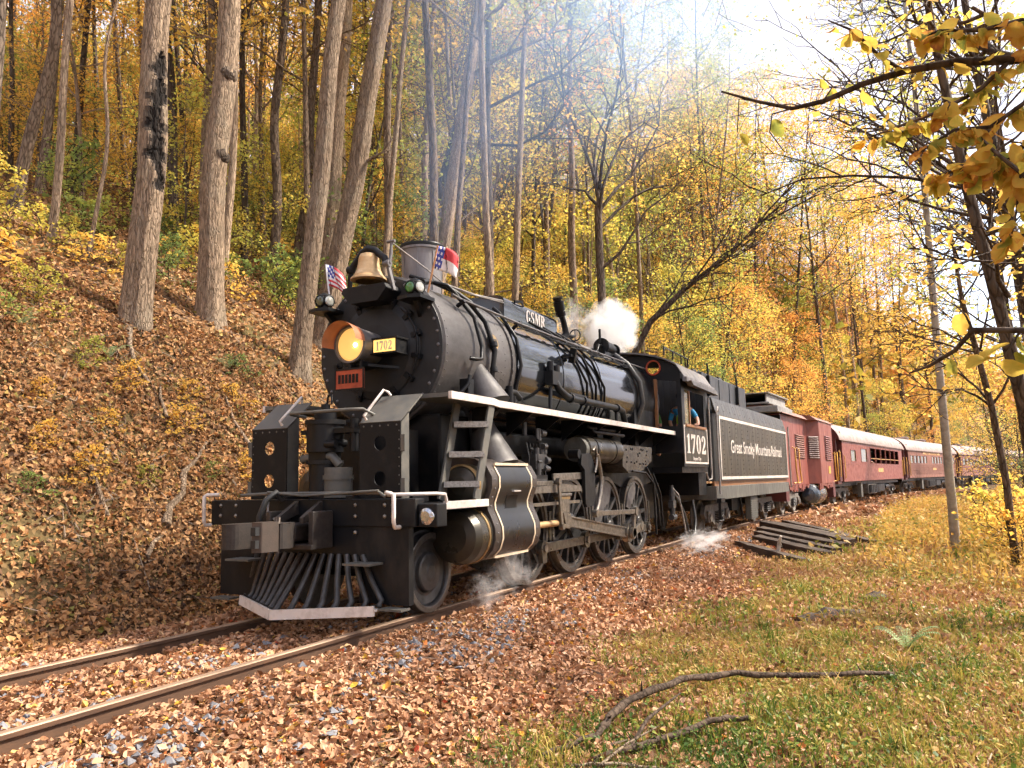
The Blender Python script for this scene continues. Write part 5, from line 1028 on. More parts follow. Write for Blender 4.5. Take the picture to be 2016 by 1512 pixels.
def person(name_label, loc, rz_, shirt, vest=None, hat='cap_dark', reach=True, seated=True, flip=1):
    """upright torso facing +x locally; hips at z=0 of the local frame; near arm is at -y"""
    h = -.0
    legs = [[(0, 0), (.02, -.10, -.05, .09), (.38, -.11, -.06, .075), (.42, -.11, -.28, .055), (.42, -.11, -.45, .05), (.52, -.11, -.47, .04)], [(0, 0), (.02, .10, -.05, .09), (.38, .11, -.06, .075), (.42, .11, -.28, .055), (.42, .11, -.45, .05), (.52, .11, -.47, .04)]] if seated else [[(0, 0), (0, -.09, -.1, .09), (0, -.10, -.45, .065), (0, -.10, -.86, .045), (.12, -.10, -.9, .04)], [(0, 0), (0, .09, -.1, .09), (0, .10, -.45, .065), (0, .10, -.86, .045), (.12, .10, -.9, .04)]]
    na = [(0, 3), (.0, -.20, .44, .065), (.06, -.33, .22, .052), (.25, -.37, .10, .042), (.32, -.36, .09, .035)] if reach else [(0, 3), (0, -.20, .44, .065), (.02, -.25, .18, .05), (.14, -.2, -.02, .04), (.2, -.18, -.05, .034)]
    fa = [(0, 3), (0, .20, .44, .065), (.05, .26, .18, .05), (.2, .2, .04, .04), (.27, .17, .03, .034)]
    fl = lambda ch: [(q[0], q[1]*flip, q[2], q[3]) if len(q) == 4 else q for q in ch]
    na, fa = fl(na), fl(fa)
    body = [[(0, 0, 0, .13), (0, 0, .18, .13), (.01, 0, .34, .145), (0, 0, .45, .13), (.0, 0, .54, .058), (.02, 0, .60, .065), (.03, 0, .69, .092), (.02, 0, .77, .075)]]+legs+[na, fa]
    for ci, s_ in ((3, -1), (4, 1)):
        x, y, z, _ = (na if ci == 3 else fa)[-1]
        for k, dy in enumerate((-.03, -.01, .01, .03)): body.append([(ci, 3), (x+.05, y+dy, z-.005, .010), (x+.085-.008*abs(k-1), y+dy*1.05, z-.02, .008), (x+.10-.008*abs(k-1), y+dy*1.05, z-.045, .007)])
        s_ *= flip; body.append([(ci, 3), (x+.01, y-s_*.04, z+.005, .011), (x+.045, y-s_*.055, z-.01, .009)])
    o = skin('person', body, 'skin_tone'); tag(o, name_label, 'person'); o.location = loc; o.rotation_euler = (0, 0, rz_)
    arm = lambda a: [(0, 2) if False else a[0]]+[(x, y, z, r+.014) for x, y, z, r in a[1:3]]
    skin('shirt', [[(0, 0, .0, .15), (0, 0, .18, .148), (.01, 0, .34, .162), (0, 0, .46, .145), (0, 0, .51, .075)], arm(na), arm(fa)], shirt, o)
    if not False:
        skin('trousers', [[(0, 0, .02, .142), (0, 0, -.02, .142)]]+[[(0, 1)]+[(x, y, z, r+.016) for x, y, z, r in l[1:4]] for l in legs], 'navy_shirt', o)
    if vest: skin('vest', [[(0, 0, .06, .158), (0, 0, .18, .158), (.01, 0, .34, .172), (0, 0, .45, .160)]], vest, o, 2)
    MB().lathe((.025, 0, .725), (0, 0, 1), [(0, .108), (.05, .108), (.085, .085), (.105, .03), (.107, 0)], 20, caps=False).prism([(.02, -.10), (.12, -.10), (.21, -.05), (.21, .05), (.12, .10), (.02, .10)], 'z', .722, .735).build('cap', hat, o)
    f = MB()
    for s_ in (-1, 1): f.lathe((.105, s_*.034, .685), (1, 0, 0), [(0, .012), (.008, .008), (.01, 0)], 8, caps=False)
    f.build('eyes', 'cap_dark', o); MB().prism([(.105, .69), (.135, .655), (.105, .645)], 'y', -.014, .014).prism([(.1, .618), (.112, .618), (.112, .610), (.1, .610)], 'y', -.03, .03).build('nose', 'skin_tone', o)
    return o
person('engineer in blue shirt and neon vest leaning on the cab window sill', (9.55, -1.16, 2.44), PI+.12, 'blue_shirt', 'neon_vest', flip=-1)
person('crew member in green shirt seen through the cab front window', (9.0, -.55, 2.35), PI+.5, 'green_shirt', 'neon_vest', reach=False)
def coach_pt(cc, x, y, z):
    _, _, th, loc = cc; return (loc[0]+x*math.cos(th)-y*math.sin(th), loc[1]+x*math.sin(th)+y*math.cos(th), z)
person('passenger in pale shirt and white hat standing at the coach window', coach_pt(c1, 10.7, -1.0, 1.95), -PI/2+c1[2], 'pale_shirt', None, 'hat_white', reach=True, seated=False)
person('passenger in navy shirt standing beside the white-hatted passenger', coach_pt(c1, 11.3, -.9, 1.95), -PI/2+c1[2]-.3, 'navy_shirt', None, 'cap_dark', reach=False, seated=False)

# ================================================================== flags
def cloth(x0, y0, z0, w, h, dirv, droop, amp, nx_=14, nz_=9):
    """grid of points for a small cloth hanging from a staff at (x0,y0,z0..z0+h); dirv horizontal unit direction"""
    d = Vector(dirv).normalized(); q = Vector((-d.y, d.x, 0)); P = {}
    for i in range(nx_+1):
        for j in range(nz_+1):
            u = i/nx_; v = j/nz_
            P[i, j] = Vector((x0, y0, z0))+d*(w*u*.92)+Vector((0, 0, v*h-droop*u*u-.03*u*math.sin(3*v)))+q*amp*math.sin(5.5*u+1.4*v)*u**.6
    return P, nx_, nz_
def flag(label, base, top, staff_mat, dirv, w, h, painter, droop):
    f = thing('small_flag', label, 'flag', base, 0, None); B_, T_ = Vector(base), Vector(top)
    o = MB().cyl((0, 0, 0), T_-B_, .011, n=8).build('staff', staff_mat, f)
    P, a, b_ = cloth(0, 0, 0, w, h, dirv, droop, .035)
    up_ = (T_-B_).normalized(); Lh = (T_-B_).length
    cl = {}
    for (i, j), p in P.items():
        v = j/b_; s0 = up_*(Lh-h+v*h); P[i, j] = Vector((p.x, p.y, 0))+s0+Vector((0, 0, p.z-v*h))
    for i in range(a):
        for j in range(b_): cl.setdefault(painter(i/a, (j+.5)/b_, i, j), []).append((i, j))
    keys = sorted(cl); m = MB()
    for k_, key in enumerate(keys):
        for i, j in cl[key]: m.add([P[i, j], P[i+1, j], P[i+1, j+1], P[i, j+1]], [(0, 1, 2, 3)], k_)
    c_ = m.build('cloth', keys, f)
    bm = bmesh.new(); bm.from_mesh(c_.data); bmesh.ops.remove_doubles(bm, verts=bm.verts, dist=1e-5); bm.to_mesh(c_.data); bm.free()
    for pl in c_.data.polygons: pl.use_smooth = True
    so = c_.modifiers.new('thick', 'SOLIDIFY'); so.thickness = .003
    return f
def us(u, v, i, j):
    if u < .42 and v > .45: return 'flag_blue' if (i+j) % 3 else 'flag_white'
    return 'flag_red' if j % 2 == 0 else 'flag_white'
flag('small red and white striped flag with blue canton on the far marker lamp', (.05, .66, 3.72), (.05, .72, 4.12), 'stick_white', (.5, -.75, 0), .26, .28, us, .16)
def nc(u, v, i, j):
    if u < .34: return 'flag_blue' if (i*2+j) % 4 else 'flag_white'
    return 'flag_red' if v > .5 else 'flag_white'
flag('small red white and blue state flag on the near marker lamp beside the stack', (.1, -.76, 3.58), (.1, -.90, 4.12), 'stick_wood', (.75, -.5, 0), .30, .27, nc, .10)
# ================================================================== trees
def bark(name, c1, c2, scale=7, zs=.18, bump=.7, moss=None, crack=.85):
    m, nt, out = nmat(name); L = nt.links.new; b = N(nt, 'ShaderNodeBsdfPrincipled'); b.inputs['Roughness'].default_value = .88; b.inputs['Specular IOR Level'].default_value = .2
    n = noise(nt, scale, 8, .68, stretch=(1, 1, zs)); oi = N(nt, 'ShaderNodeObjectInfo')
    r = ramp(nt, [(.32, c2), (.55, c1), (.78, tuple(min(1, c*1.35) for c in c1))]); L(n.outputs[0], r.inputs[0])
    hs = N(nt, 'ShaderNodeHueSaturation'); mr = N(nt, 'ShaderNodeMapRange'); mr.inputs[3].default_value = .65; mr.inputs[4].default_value = 1.25
    L(oi.outputs['Random'], mr.inputs[0]); L(mr.outputs[0], hs.inputs['Value']); L(r.outputs[0], hs.inputs['Color'])
    col = hs.outputs[0]
    n3 = noise(nt, 1.3, 4); r3 = ramp(nt, [(.5, (0, 0, 0)), (.68, (1, 1, 1))]); L(n3.outputs[0], r3.inputs[0])
    mx = N(nt, 'ShaderNodeMix', data_type='RGBA'); L(r3.outputs[0], mx.inputs[0]); L(col, mx.inputs[6]); mx.inputs[7].default_value = (*(moss or tuple(c*.75 for c in c1)), 1)
    tc = N(nt, 'ShaderNodeTexCoord'); mp = N(nt, 'ShaderNodeMapping'); mp.inputs['Scale'].default_value = (1, 1, zs*1.1); L(tc.outputs['Object'], mp.inputs[0])
    nw = N(nt, 'ShaderNodeTexNoise'); nw.inputs['Scale'].default_value = scale*.5; L(mp.outputs[0], nw.inputs[0])
    wa = N(nt, 'ShaderNodeVectorMath', operation='SCALE'); wa.inputs[3].default_value = .10; L(nw.outputs['Color'], wa.inputs[0])
    wb2 = N(nt, 'ShaderNodeVectorMath', operation='ADD'); L(mp.outputs[0], wb2.inputs[0]); L(wa.outputs[0], wb2.inputs[1])
    vo = N(nt, 'ShaderNodeTexVoronoi', feature='DISTANCE_TO_EDGE'); vo.inputs['Scale'].default_value = scale*.85; L(wb2.outputs[0], vo.inputs[0])
    rc_ = ramp(nt, [(.0, (.32, .30, .28)), (.16, (1, 1, 1))]); L(vo.outputs[0], rc_.inputs[0])
    mu = N(nt, 'ShaderNodeMix', data_type='RGBA', blend_type='MULTIPLY'); mu.inputs[0].default_value = crack; L(mx.outputs[2], mu.inputs[6]); L(rc_.outputs[0], mu.inputs[7])
    L(mu.outputs[2], b.inputs['Base Color'])
    bp = N(nt, 'ShaderNodeBump'); bp.inputs['Strength'].default_value = bump; bp.inputs['Distance'].default_value = .05
    ad = N(nt, 'ShaderNodeMath', operation='MULTIPLY_ADD'); ad.inputs[1].default_value = .5; L(n.outputs[0], ad.inputs[0]); rm = N(nt, 'ShaderNodeMath', operation='MULTIPLY'); rm.inputs[1].default_value = crack; L(rc_.outputs[0], rm.inputs[0]); L(rm.outputs[0], ad.inputs[2]); L(ad.outputs[0], bp.inputs['Height']); L(bp.outputs[0], b.inputs['Normal'])
    L(b.outputs[0], out.inputs[0])
bark('bark_tan', (.42, .305, .205), (.15, .10, .065), 26, .16, .9, (.30, .235, .165), .6)
bark('bark_dark', (.14, .105, .078), (.06, .043, .032), 14, .2)
bark('bark_mid', (.27, .195, .135), (.10, .07, .048), 18, .2)
bark('bark_pale', (.46, .41, .35), (.27, .23, .19), 5, 1.2, .25, (.34, .31, .26), 0.0)
bark('twig', (.10, .07, .05), (.05, .035, .026), 20, .5, .3)
bark('char', (.030, .022, .017), (.012, .009, .008), 14, .3, 1.0)
G = dict(
 leaf_gold=[(0, (.40, .22, .03)), (.3, (.58, .34, .045)), (.6, (.64, .41, .07)), (.85, (.56, .36, .05)), (1, (.62, .26, .04))],
 leaf_yellowgreen=[(0, (.10, .16, .022)), (.3, (.24, .27, .03)), (.6, (.40, .35, .045)), (.85, (.56, .39, .05)), (1, (.60, .32, .04))],
 leaf_green=[(0, (.045, .10, .02)), (.4, (.085, .16, .028)), (.75, (.17, .23, .035)), (1, (.36, .33, .05))],
 leaf_orange=[(0, (.42, .15, .03)), (.35, (.60, .25, .04)), (.7, (.68, .34, .06)), (1, (.60, .40, .07))],
 leaf_rust=[(0, (.30, .10, .035)), (.4, (.48, .18, .06)), (.8, (.58, .28, .10)), (1, (.5, .34, .09))])
for k_, v_ in G.items(): leaf_shader(k_, [(q, tuple(min(.88, c*1.5*.85)+.14*w for c, w in zip(col, (.85, .72, .38)))) for q, col in v_], .55, .55, rough=.6)
rb_rng = random.Random(42)
def rv(r_=rb_rng): return Vector((r_.gauss(0, 1), r_.gauss(0, 1), r_.gauss(0, 1)))
def limb_path(p, d, L, n, wander, lift, r_):
    P = [Vector(p)]; d = Vector(d).normalized()
    for i in range(n):
        d = (d+rv(r_)*wander+Vector((0, 0, lift))).normalized(); P.append(P[-1]+d*(L/n))
    return P
def grow_crown(b, tips, p, d, L, r, lvl, cfg, r_):
    n = 5 if lvl == 0 else 4
    P = limb_path(p, d, L, n, cfg['wander'], cfg['lift'] if lvl == 0 else cfg['lift']*.3, r_)
    b.tube(P, [max(.006, r*(1-.72*i/n)) for i in range(n+1)], (7, 5, 4, 3)[min(lvl, 3)], caps=False)
    if lvl >= cfg['lv']:
        tips.append(P); return
    k = cfg['kids'][lvl]
    for i in range(k):
        t = .28+.72*(i+r_.random()*.8)/k; t = min(t, .99); f = t*n; i0 = int(f); q = P[i0].lerp(P[min(i0+1, n)], f-i0)
        ax = (P[min(i0+1, n)]-P[i0]).normalized(); side = rv(r_); side.z *= .45; side = (side-ax*side.dot(ax)).normalized()
        grow_crown(b, tips, q, ax*.62+side*cfg['spread'], L*cfg['ratio']*(1.1-.45*t), r*.48*(1.05-.4*t)+.003, lvl+1, cfg, r_)
def leaves_on(tips, per, size, spread, r_seed):
    g = np.random.default_rng(r_seed); Cs = []
    for P in tips:
        A = np.array([tuple(p) for p in P]); t = g.uniform(.15, 1.05, per)*(len(A)-1); i0 = np.clip(t.astype(int), 0, len(A)-2); f = (t-i0)[:, None]
        c = A[i0]*(1-f)+A[i0+1]*f; off = g.normal(0, spread, (per, 3)); off[:, 2] *= .5; Cs.append(c+off)
    Cs = np.concatenate(Cs); n = len(Cs)
    return leaves_np(Cs, np.tile([0, 0, 1.], (n, 1)), g.uniform(size*.6, size*1.3, n), g.random(n), None, .3, .65)
def mesh_only(o): me = o.data; bpy.data.objects.remove(o); return me
PROTO = {}
def make_proto(key, H, r, t0, nl, L0, cfg, per, leaf, spread, seed, lean=0.0, wob=.05, sides=10, up=.35, crown_only=False):
    r_ = random.Random(seed); b = MB(); lb = MB(); tips = []
    n = 12; P = [Vector((0, 0, -.4))]; d = Vector((lean, 0, 1)).normalized()
    for i in range(n): d = (d+rv(r_)*wob*Vector((1, 1, .1)).length*.5*Vector((1, 1, 0)).length*.3).normalized(); d.z = abs(d.z); P.append(P[-1]+d*((H+.4)/n))
    rad = [r*(1.25 if i == 0 else 1)*(1-.80*(i/n)**1.1) for i in range(n+1)]
    b.tube(P, rad, sides, caps=False)
    for k in range(nl):
        t = t0+(1-t0)*(k+r_.random()*.6)/nl; f = min(t, .985)*n; i0 = int(f); q = P[i0].lerp(P[i0+1], f-i0)
        a = k*2.4+r_.random()*.8; shape_ = math.sin(PI*min(1, .18+.82*(t-t0)/(1-t0))**.8)
        dirv = Vector((math.cos(a), math.sin(a), up+.5*(t-t0)/(1-t0)))
        grow_crown(lb, tips, q, dirv, L0*(.45+.75*shape_)*(.8+.4*r_.random()), rad[i0]*.5, 0, cfg, r_)
    V, Fq, rr = leaves_on(tips, per, leaf, spread, seed)
    tm = b; tm.v += []
    o = len(tm.v); tm.v += lb.v; tm.f += [tuple(i+o for i in f) for f in lb.f]; tm.m += lb.m; tm.s += lb.s
    tme = bpy.data.meshes.new('trunk'); tme.from_pydata(tm.v, [], tm.f); tme.polygons.foreach_set('use_smooth', [True]*len(tm.f)); tme.materials.append(MAT['bark_mid'])
    lme = mesh_only(from_np('crown', V, Fq, 'leaf_gold', rr))
    PROTO[key] = (tme, lme, H)
CF = dict(wander=.16, lift=.06, lv=2, kids=(6, 4), spread=.75, ratio=.55)
make_proto('tall1', 19, .125, .40, 15, 3.0, CF, 9, .13, .28, 1)
make_proto('tall2', 21, .15, .46, 15, 3.3, CF, 9, .135, .30, 2, lean=.06, wob=.09)
make_proto('tall3', 17, .10, .34, 15, 2.6, CF, 8, .13, .28, 3, lean=-.05, wob=.1)
make_proto('tall4', 20, .135, .55, 13, 3.4, CF, 9, .135, .31, 4, wob=.08)
make_proto('tall5', 22, .105, .52, 13, 2.8, CF, 8, .13, .30, 31, lean=.04, wob=.06)
make_proto('tall6', 24, .12, .42, 15, 3.4, CF, 8, .135, .32, 32, lean=-.03, wob=.07)
make_proto('mid1', 10, .085, .22, 15, 2.3, CF, 10, .11, .24, 5, wob=.12, sides=7)
make_proto('mid2', 8, .07, .15, 14, 2.4, CF, 10, .11, .24, 6, lean=.1, wob=.14, sides=7)
make_proto('under1', 4.6, .04, .12, 12, 1.9, dict(CF, lift=.0), 10, .09, .2, 7, wob=.16, sides=6, up=.15)
make_proto('under2', 3.4, .03, .10, 10, 1.5, dict(CF, lift=.0), 9, .085, .18, 8, lean=.15, wob=.2, sides=6, up=.2)
make_proto('thicket', 4.2, .035, .15, 12, 1.6, dict(CF, lift=.03), 4, .065, .16, 18, wob=.2, sides=6, up=.4)
make_proto('bare1', 15, .13, .38, 12, 4.2, dict(CF, lift=.16, wander=.13, spread=.6), 3, .12, .2, 9, wob=.06, up=1.1)
make_proto('top1', 7.5, .10, .06, 15, 2.7, CF, 10, .14, .28, 21, wob=.05, sides=7)
make_proto('shrub1', 1.1, .014, .05, 9, .75, dict(CF, lift=.05, lv=1, kids=(5,)), 13, .085, .09, 10, wob=.3, sides=5, up=.6)
make_proto('shrub2', .65, .01, .05, 8, .5, dict(CF, lift=.05, lv=1, kids=(4,)), 11, .075, .07, 11, wob=.3, sides=5, up=.5)
def add_tree(name, key, x, y, rz_, sc, leafmat, barkmat, label, group, cat='tree', z=None, tilt=(0, 0), crown_name='crown', sz=1.0):
    t = thing(name, label, cat, (x, y, float(terr(x, y)) if z is None else z), rz_, group); t.scale = (sc, sc, sc*sz); t.rotation_euler = (tilt[0], tilt[1], rz_)
    tme, lme, _ = PROTO[key]
    a = bpy.data.objects.new('trunk' if cat == 'tree' else 'stem', tme); C.objects.link(a); a.parent = t
    a.material_slots[0].link = 'OBJECT'; a.material_slots[0].material = MAT[barkmat]
    if leafmat:
        c = bpy.data.objects.new(crown_name, lme); C.objects.link(c); c.parent = t
        c.material_slots[0].link = 'OBJECT'; c.material_slots[0].material = MAT[leafmat]
    return t
# ---- the forest on the slope
def where(px):
    return ('at the left edge of the slope' if px < 240 else 'behind the two thick trunks' if px < 560 else 'upslope behind the bell' if px < 780 else 'on the slope behind the smokestack' if px < 1000
            else 'on the slope above the boiler' if px < 1260 else 'on the slope above the tender' if px < 1500 else 'on the slope above the coaches' if px < 1800 else 'at the far bend')
COL = dict(leaf_gold='gold', leaf_yellowgreen='yellow-green', leaf_green='green', leaf_orange='orange', leaf_rust='rust-red')
fr_ = random.Random(77)
placed = []
HERO = [(1.61, 6.43), (3.85, 7.12), (5.13, 5.88), (7.28, 6.84), (14.3, 7.63), (15.84, 7.2), (20.47, 4.8), (17.13, 3.4)]
def free(x, y, dmin): return all((x-a)**2+(y-b_)**2 > dmin*dmin for a, b_ in placed) and all((x-a)**2+(y-b_)**2 > 1.4**2 for a, b_ in HERO)
def pick(px, dd):
    u = fr_.random()
    if px < 700: w = [('leaf_gold', .62), ('leaf_yellowgreen', .84), ('leaf_green', .87), ('leaf_orange', 1)]
    elif px < 1300: w = [('leaf_yellowgreen', .64), ('leaf_gold', .80), ('leaf_green', .93), ('leaf_orange', 1)]
    else: w = [('leaf_gold', .38), ('leaf_orange', .52), ('leaf_yellowgreen', .84), ('leaf_green', .93), ('leaf_rust', 1)]
    return next(a for a, q in w if u <= q)
def scatter(count, kinds, x0, x1, d0, d1, dmin, name, size_word, leafpick=pick, barks=('bark_mid', 'bark_tan', 'bark_dark'), scr=(.85, 1.15), tries=6000, cat='tree', crown_name='crown', gname=None):
    k = 0
    for _ in range(tries):
        if k >= count: break
        x = x0+(x1-x0)*fr_.random()**1.35; dd = d0+(d1-d0)*fr_.random()**1.25; y = float(yc(x))+dd
        if not in_view(x, y, 5, 130) or not free(x, y, dmin): continue
        px, _, dep = pixel(x, y, float(terr(x, y)))
        if dep < 11 and cat == 'tree': continue
        if cat == 'sapling' and (px < 660 and dd < 11.5 or px < 330 and dd < 18): continue
        if name == 'young_tree' and px < 700 and dd < 15: continue
        placed.append((x, y)); k += 1; lm = leafpick(px, dd)
        key = fr_.choice(kinds); bk = fr_.choice(barks); sc_ = scr[0]+(scr[1]-scr[0])*fr_.random(); tl_ = (fr_.gauss(0, .04), fr_.gauss(0, .04)); rz0 = fr_.random()*6.28
        top = Matrix.Rotation(rz0, 3, 'Z') @ Matrix.Rotation(tl_[1], 3, 'Y') @ Matrix.Rotation(tl_[0], 3, 'X') @ Vector((0, 0, 1)); sl = top.dot(rt)
        ln = 'left-leaning' if sl < -.035 else 'right-leaning' if sl > .035 else 'upright'
        bw = {'bark_mid': 'brown-stemmed', 'bark_tan': 'tan-stemmed', 'bark_dark': 'dark-stemmed'}[bk]
        big = 'large' if sc_ > scr[0]+.67*(scr[1]-scr[0]) else 'small' if sc_ < scr[0]+.33*(scr[1]-scr[0]) else 'mid-sized'
        hi = 'low' if dd < 12 else 'halfway up' if dd < 26 else 'far up'
        add_tree(name, key, x, y, rz0, sc_, lm, bk, f'{big} {bw} {ln} {size_word} {COL[lm]} {cat} {hi} {where(px)}', gname or f'{size_word} {cat}s on the slope', cat, tilt=tl_, crown_name=crown_name)
scatter(135, ['tall1', 'tall2', 'tall3', 'tall4', 'tall1', 'tall3'], -3, 95, 8.5, 56, 1.35, 'forest_tree', 'tall slender', barks=('bark_mid', 'bark_tan', 'bark_tan', 'bark_dark'))
scatter(60, ['mid1', 'mid2'], 6, 80, 8, 46, 1.3, 'young_tree', 'young leafy')
scatter(24, ['bare1'], 8, 60, 8, 26, 1.6, 'bare_tree', 'half-bare branching', barks=('bark_dark', 'bark_mid'))
scatter(120, ['under1', 'under1', 'under2'], -2, 50, 6.8, 34, .9, 'understory_sapling', 'low layered', leafpick=lambda px, dd: fr_.choice(['leaf_yellowgreen', 'leaf_yellowgreen', 'leaf_green', 'leaf_gold', 'leaf_gold', 'leaf_yellowgreen', 'leaf_gold']), barks=('bark_mid', 'bark_dark'), cat='sapling', crown_name='foliage')
# bushes low on the cut above the train roofs
scatter(22, ['mid2', 'mid1', 'under1'], 26, 80, 4.2, 9, 1.8, 'trackside_tree', 'bushy trackside', tries=5000)
scatter(60, ['tall5', 'tall6'], 9, 70, 5.5, 24, 1.3, 'slender_tree', 'long bare-stemmed', barks=('bark_mid', 'bark_tan', 'bark_dark'), scr=(.95, 1.3))
scatter(30, ['mid1', 'mid2', 'under1'], 56, 115, 4.5, 22, 2.2, 'bend_tree', 'roundish far', scr=(.9, 1.3))
scatter(24, ['tall6', 'tall2', 'tall1'], 52, 95, 3.8, 13, 2.4, 'bend_tall_tree', 'tall rounded', leafpick=lambda px, dd: fr_.choice(['leaf_gold', 'leaf_orange', 'leaf_yellowgreen', 'leaf_gold']), scr=(1.15, 1.55))
def shrubs(count, x0, x1, d0, d1, dmin, name, leafs, what, keys=('shrub1', 'shrub2'), sc=(.7, 1.3)):
    k = 0
    for _ in range(4000):
        if k >= count: break
        x = x0+(x1-x0)*fr_.random(); y = float(yc(x))+d0+(d1-d0)*fr_.random()
        z = float(terr(x, y))
        if not in_view(x, y, z, 30) or not free(x, y, dmin): continue
        px, py, dep = pixel(x, y, z); k += 1; placed.append((x, y)); lm = fr_.choice(leafs); sc0 = sc[0]+(sc[1]-sc[0])*fr_.random()
        side_ = 'on the bare bank' if y > 0 and dep < 17 and px < 620 else where(px) if y > 0 else ('before the birch' if dep < 15.5 else 'beside the birch' if dep < 18.5 else 'behind the birch')+(' at the frame edge' if px > 1940 else '')
        add_tree(name, fr_.choice(keys), x, y, fr_.random()*6.28, sc0, lm, 'twig', f'{"tiny" if sc0 < sc[0]+.33*(sc[1]-sc[0]) else "tall" if sc0 > sc[0]+.67*(sc[1]-sc[0]) else "small"} {COL[lm]} {what} {side_}, {"low down" if py > 720 else "midway up" if py > 560 else "high up"}', f'{what}s {"on the bank" if y > 0 else "on the near verge"}', 'plant', crown_name='foliage')
shrubs(34, -2.5, 9, 3.4, 6.2, .55, 'bank_plant', ['leaf_green', 'leaf_yellowgreen', 'leaf_gold'], 'leafy plant', ('shrub2',), (.3, .7))
shrubs(80, -1, 24, 6.0, 14, .6, 'understory_shrub', ['leaf_green', 'leaf_yellowgreen', 'leaf_yellowgreen', 'leaf_gold'], 'shrub', ('shrub2', 'shrub2', 'shrub1'), (.6, 1.4))

# ---- distinct thick trunks close to the track
def scar_in(h, a, sc):
    h0, h1, a0, w = sc; u = (h-h0)/(h1-h0)
    if not 0 < u < 1: return -1
    da = (a-a0+PI) % (2*PI)-PI; wob = .30*math.sin(h*3.1)+.18*math.sin(h*7.7+1)
    return 1-abs(da-wob)/(w*(.35+.75*math.sin(PI*u)**.6)*(1+.35*math.sin(h*11)+.25*math.sin(h*23+2)))
def hero(name, base, lean, H, r, label, barkmat, crown=None, leafmat='leaf_gold', bend=(), sides=34, rough=.03, seed=1, flare=1.5, limbs=(), taper=.45, crown_scale=1.0, nseg=90, group=None, scar=None):
    """trunk with uneven bark surface; lean: horizontal shift per metre (x,y); bend: (height, dx, dy) bumps"""
    x, y = base; z0 = float(terr(x, y)); g = np.random.default_rng(seed); r_ = random.Random(seed)
    t = thing(name, label, 'tree', (x, y, z0), 0, group)
    def c_at(h):
        cx, cy_ = lean[0]*h, lean[1]*h
        for bh, bx, by in bend: w = math.exp(-((h-bh)/1.6)**2); cx += bx*w; cy_ += by*w
        cx += .03*math.sin(h*1.1+seed); cy_ += .03*math.cos(h*.9+seed*2); return cx, cy_
    V, rr_ = [], []
    ph = g.uniform(0, 6.28, 6)
    for i in range(nseg+1):
        h = -.4+(H+.4)*i/nseg; cx, cy_ = c_at(h); rad = r*(1-taper*max(0, h)/H)*(1+(flare-1)*math.exp(-max(0, h+.2)/.35))
        for k in range(sides):
            a = 2*PI*k/sides
            q = 1+rough*math.sin(7*a+ph[0]+.8*math.sin(h*1.7+ph[1]))+rough*.8*math.sin(11*a+ph[2]-h*.6)+rough*math.sin(3*a+h*.8+ph[3])+g.normal(0, rough*.45)+.25*(flare-1)*math.exp(-max(0, h+.2)/.3)*math.sin(4*a+ph[4])
            if scar and scar_in(h, a, scar) > 0: q -= min(.22, .5*scar_in(h, a, scar))+abs(g.normal(0, .02))
            V.append((cx+rad*q*math.cos(a), cy_+rad*q*math.sin(a), h))
    F = [(i*sides+k, i*sides+(k+1) % sides, (i+1)*sides+(k+1) % sides, (i+1)*sides+k) for i in range(nseg) for k in range(sides)]
    b = MB().add(V, F, 0, True)
    if scar:
        for fi in range(len(F)):
            i, k = divmod(fi, sides); h = -.4+(H+.4)*(i+.5)/nseg; a = 2*PI*(k+.5)/sides
            q = scar_in(h, a, scar)
            if q > .12: b.m[fi] = 1; b.s[fi] = False
            elif q > -.35 and h > scar[0]: b.m[fi] = 2
    o = b.build('trunk', [barkmat, 'char', 'bark_dark'] if scar else barkmat, t)
    for bi, (h, dirv, L, lr) in enumerate(limbs):
        cx, cy_ = c_at(h); lb = MB(); tips = []
        grow_crown(lb, tips, Vector((cx, cy_, h)), Vector(dirv), L, lr, 0, dict(wander=.22, lift=.05, lv=2, kids=(5, 4), spread=.7, ratio=.5), random.Random(seed*10+bi))
        lo_ = lb.build('limb', barkmat if barkmat != 'bark_tan' else 'bark_mid', t)
        if leafmat and L > 1.5:
            Vl, Fl, rl_ = leaves_on(tips, 7, .12, .16, seed+bi); from_np('limb_leaves', Vl, Fl, leafmat, rl_, lo_)
    if crown:
        tme, lme, Hc = PROTO['top1']; cx, cy_ = c_at(H)
        for nm, me, mt in (('crown_limbs', tme, 'bark_mid'), ('crown', lme, leafmat)):
            c = bpy.data.objects.new(nm, me); C.objects.link(c); c.parent = t; c.location = (cx, cy_, H-.5); c.scale = (crown_scale,)*3
            c.material_slots[0].link = 'OBJECT'; c.material_slots[0].material = MAT[mt]; c.rotation_euler = (0, 0, seed)
    return t, c_at
RX, RY = .457, -.889           # direction that runs to the right as one looks at the slope
def lean_r(deg): k = math.tan(R(deg)); return (RX*k, RY*k)
ta, ca = hero('scarred_tree', (1.61, 6.43), lean_r(2.0), 15, .25, 'thick tan-barked tree with a charred black scar down its trunk', 'bark_tan', 'tall1', 'leaf_gold', ((3.2, RX*.16, RY*.16), (5.2, -RX*.02, -RY*.02)), seed=1, flare=1.35, limbs=(), taper=.35, sides=56, nseg=230, scar=(2.35, 5.0, math.atan2(-.9, -.42)+.15, .62))
tk_, ck_ = hero('thick_tree', (3.85, 7.12), lean_r(2.2), 16, .26, 'thick straight tan tree with a dark knot, right of the scarred tree', 'bark_tan', 'tall2', 'leaf_gold', ((3.4, -.05, .03), (5.6, -.03, 0)), seed=2, flare=1.4, taper=.33)
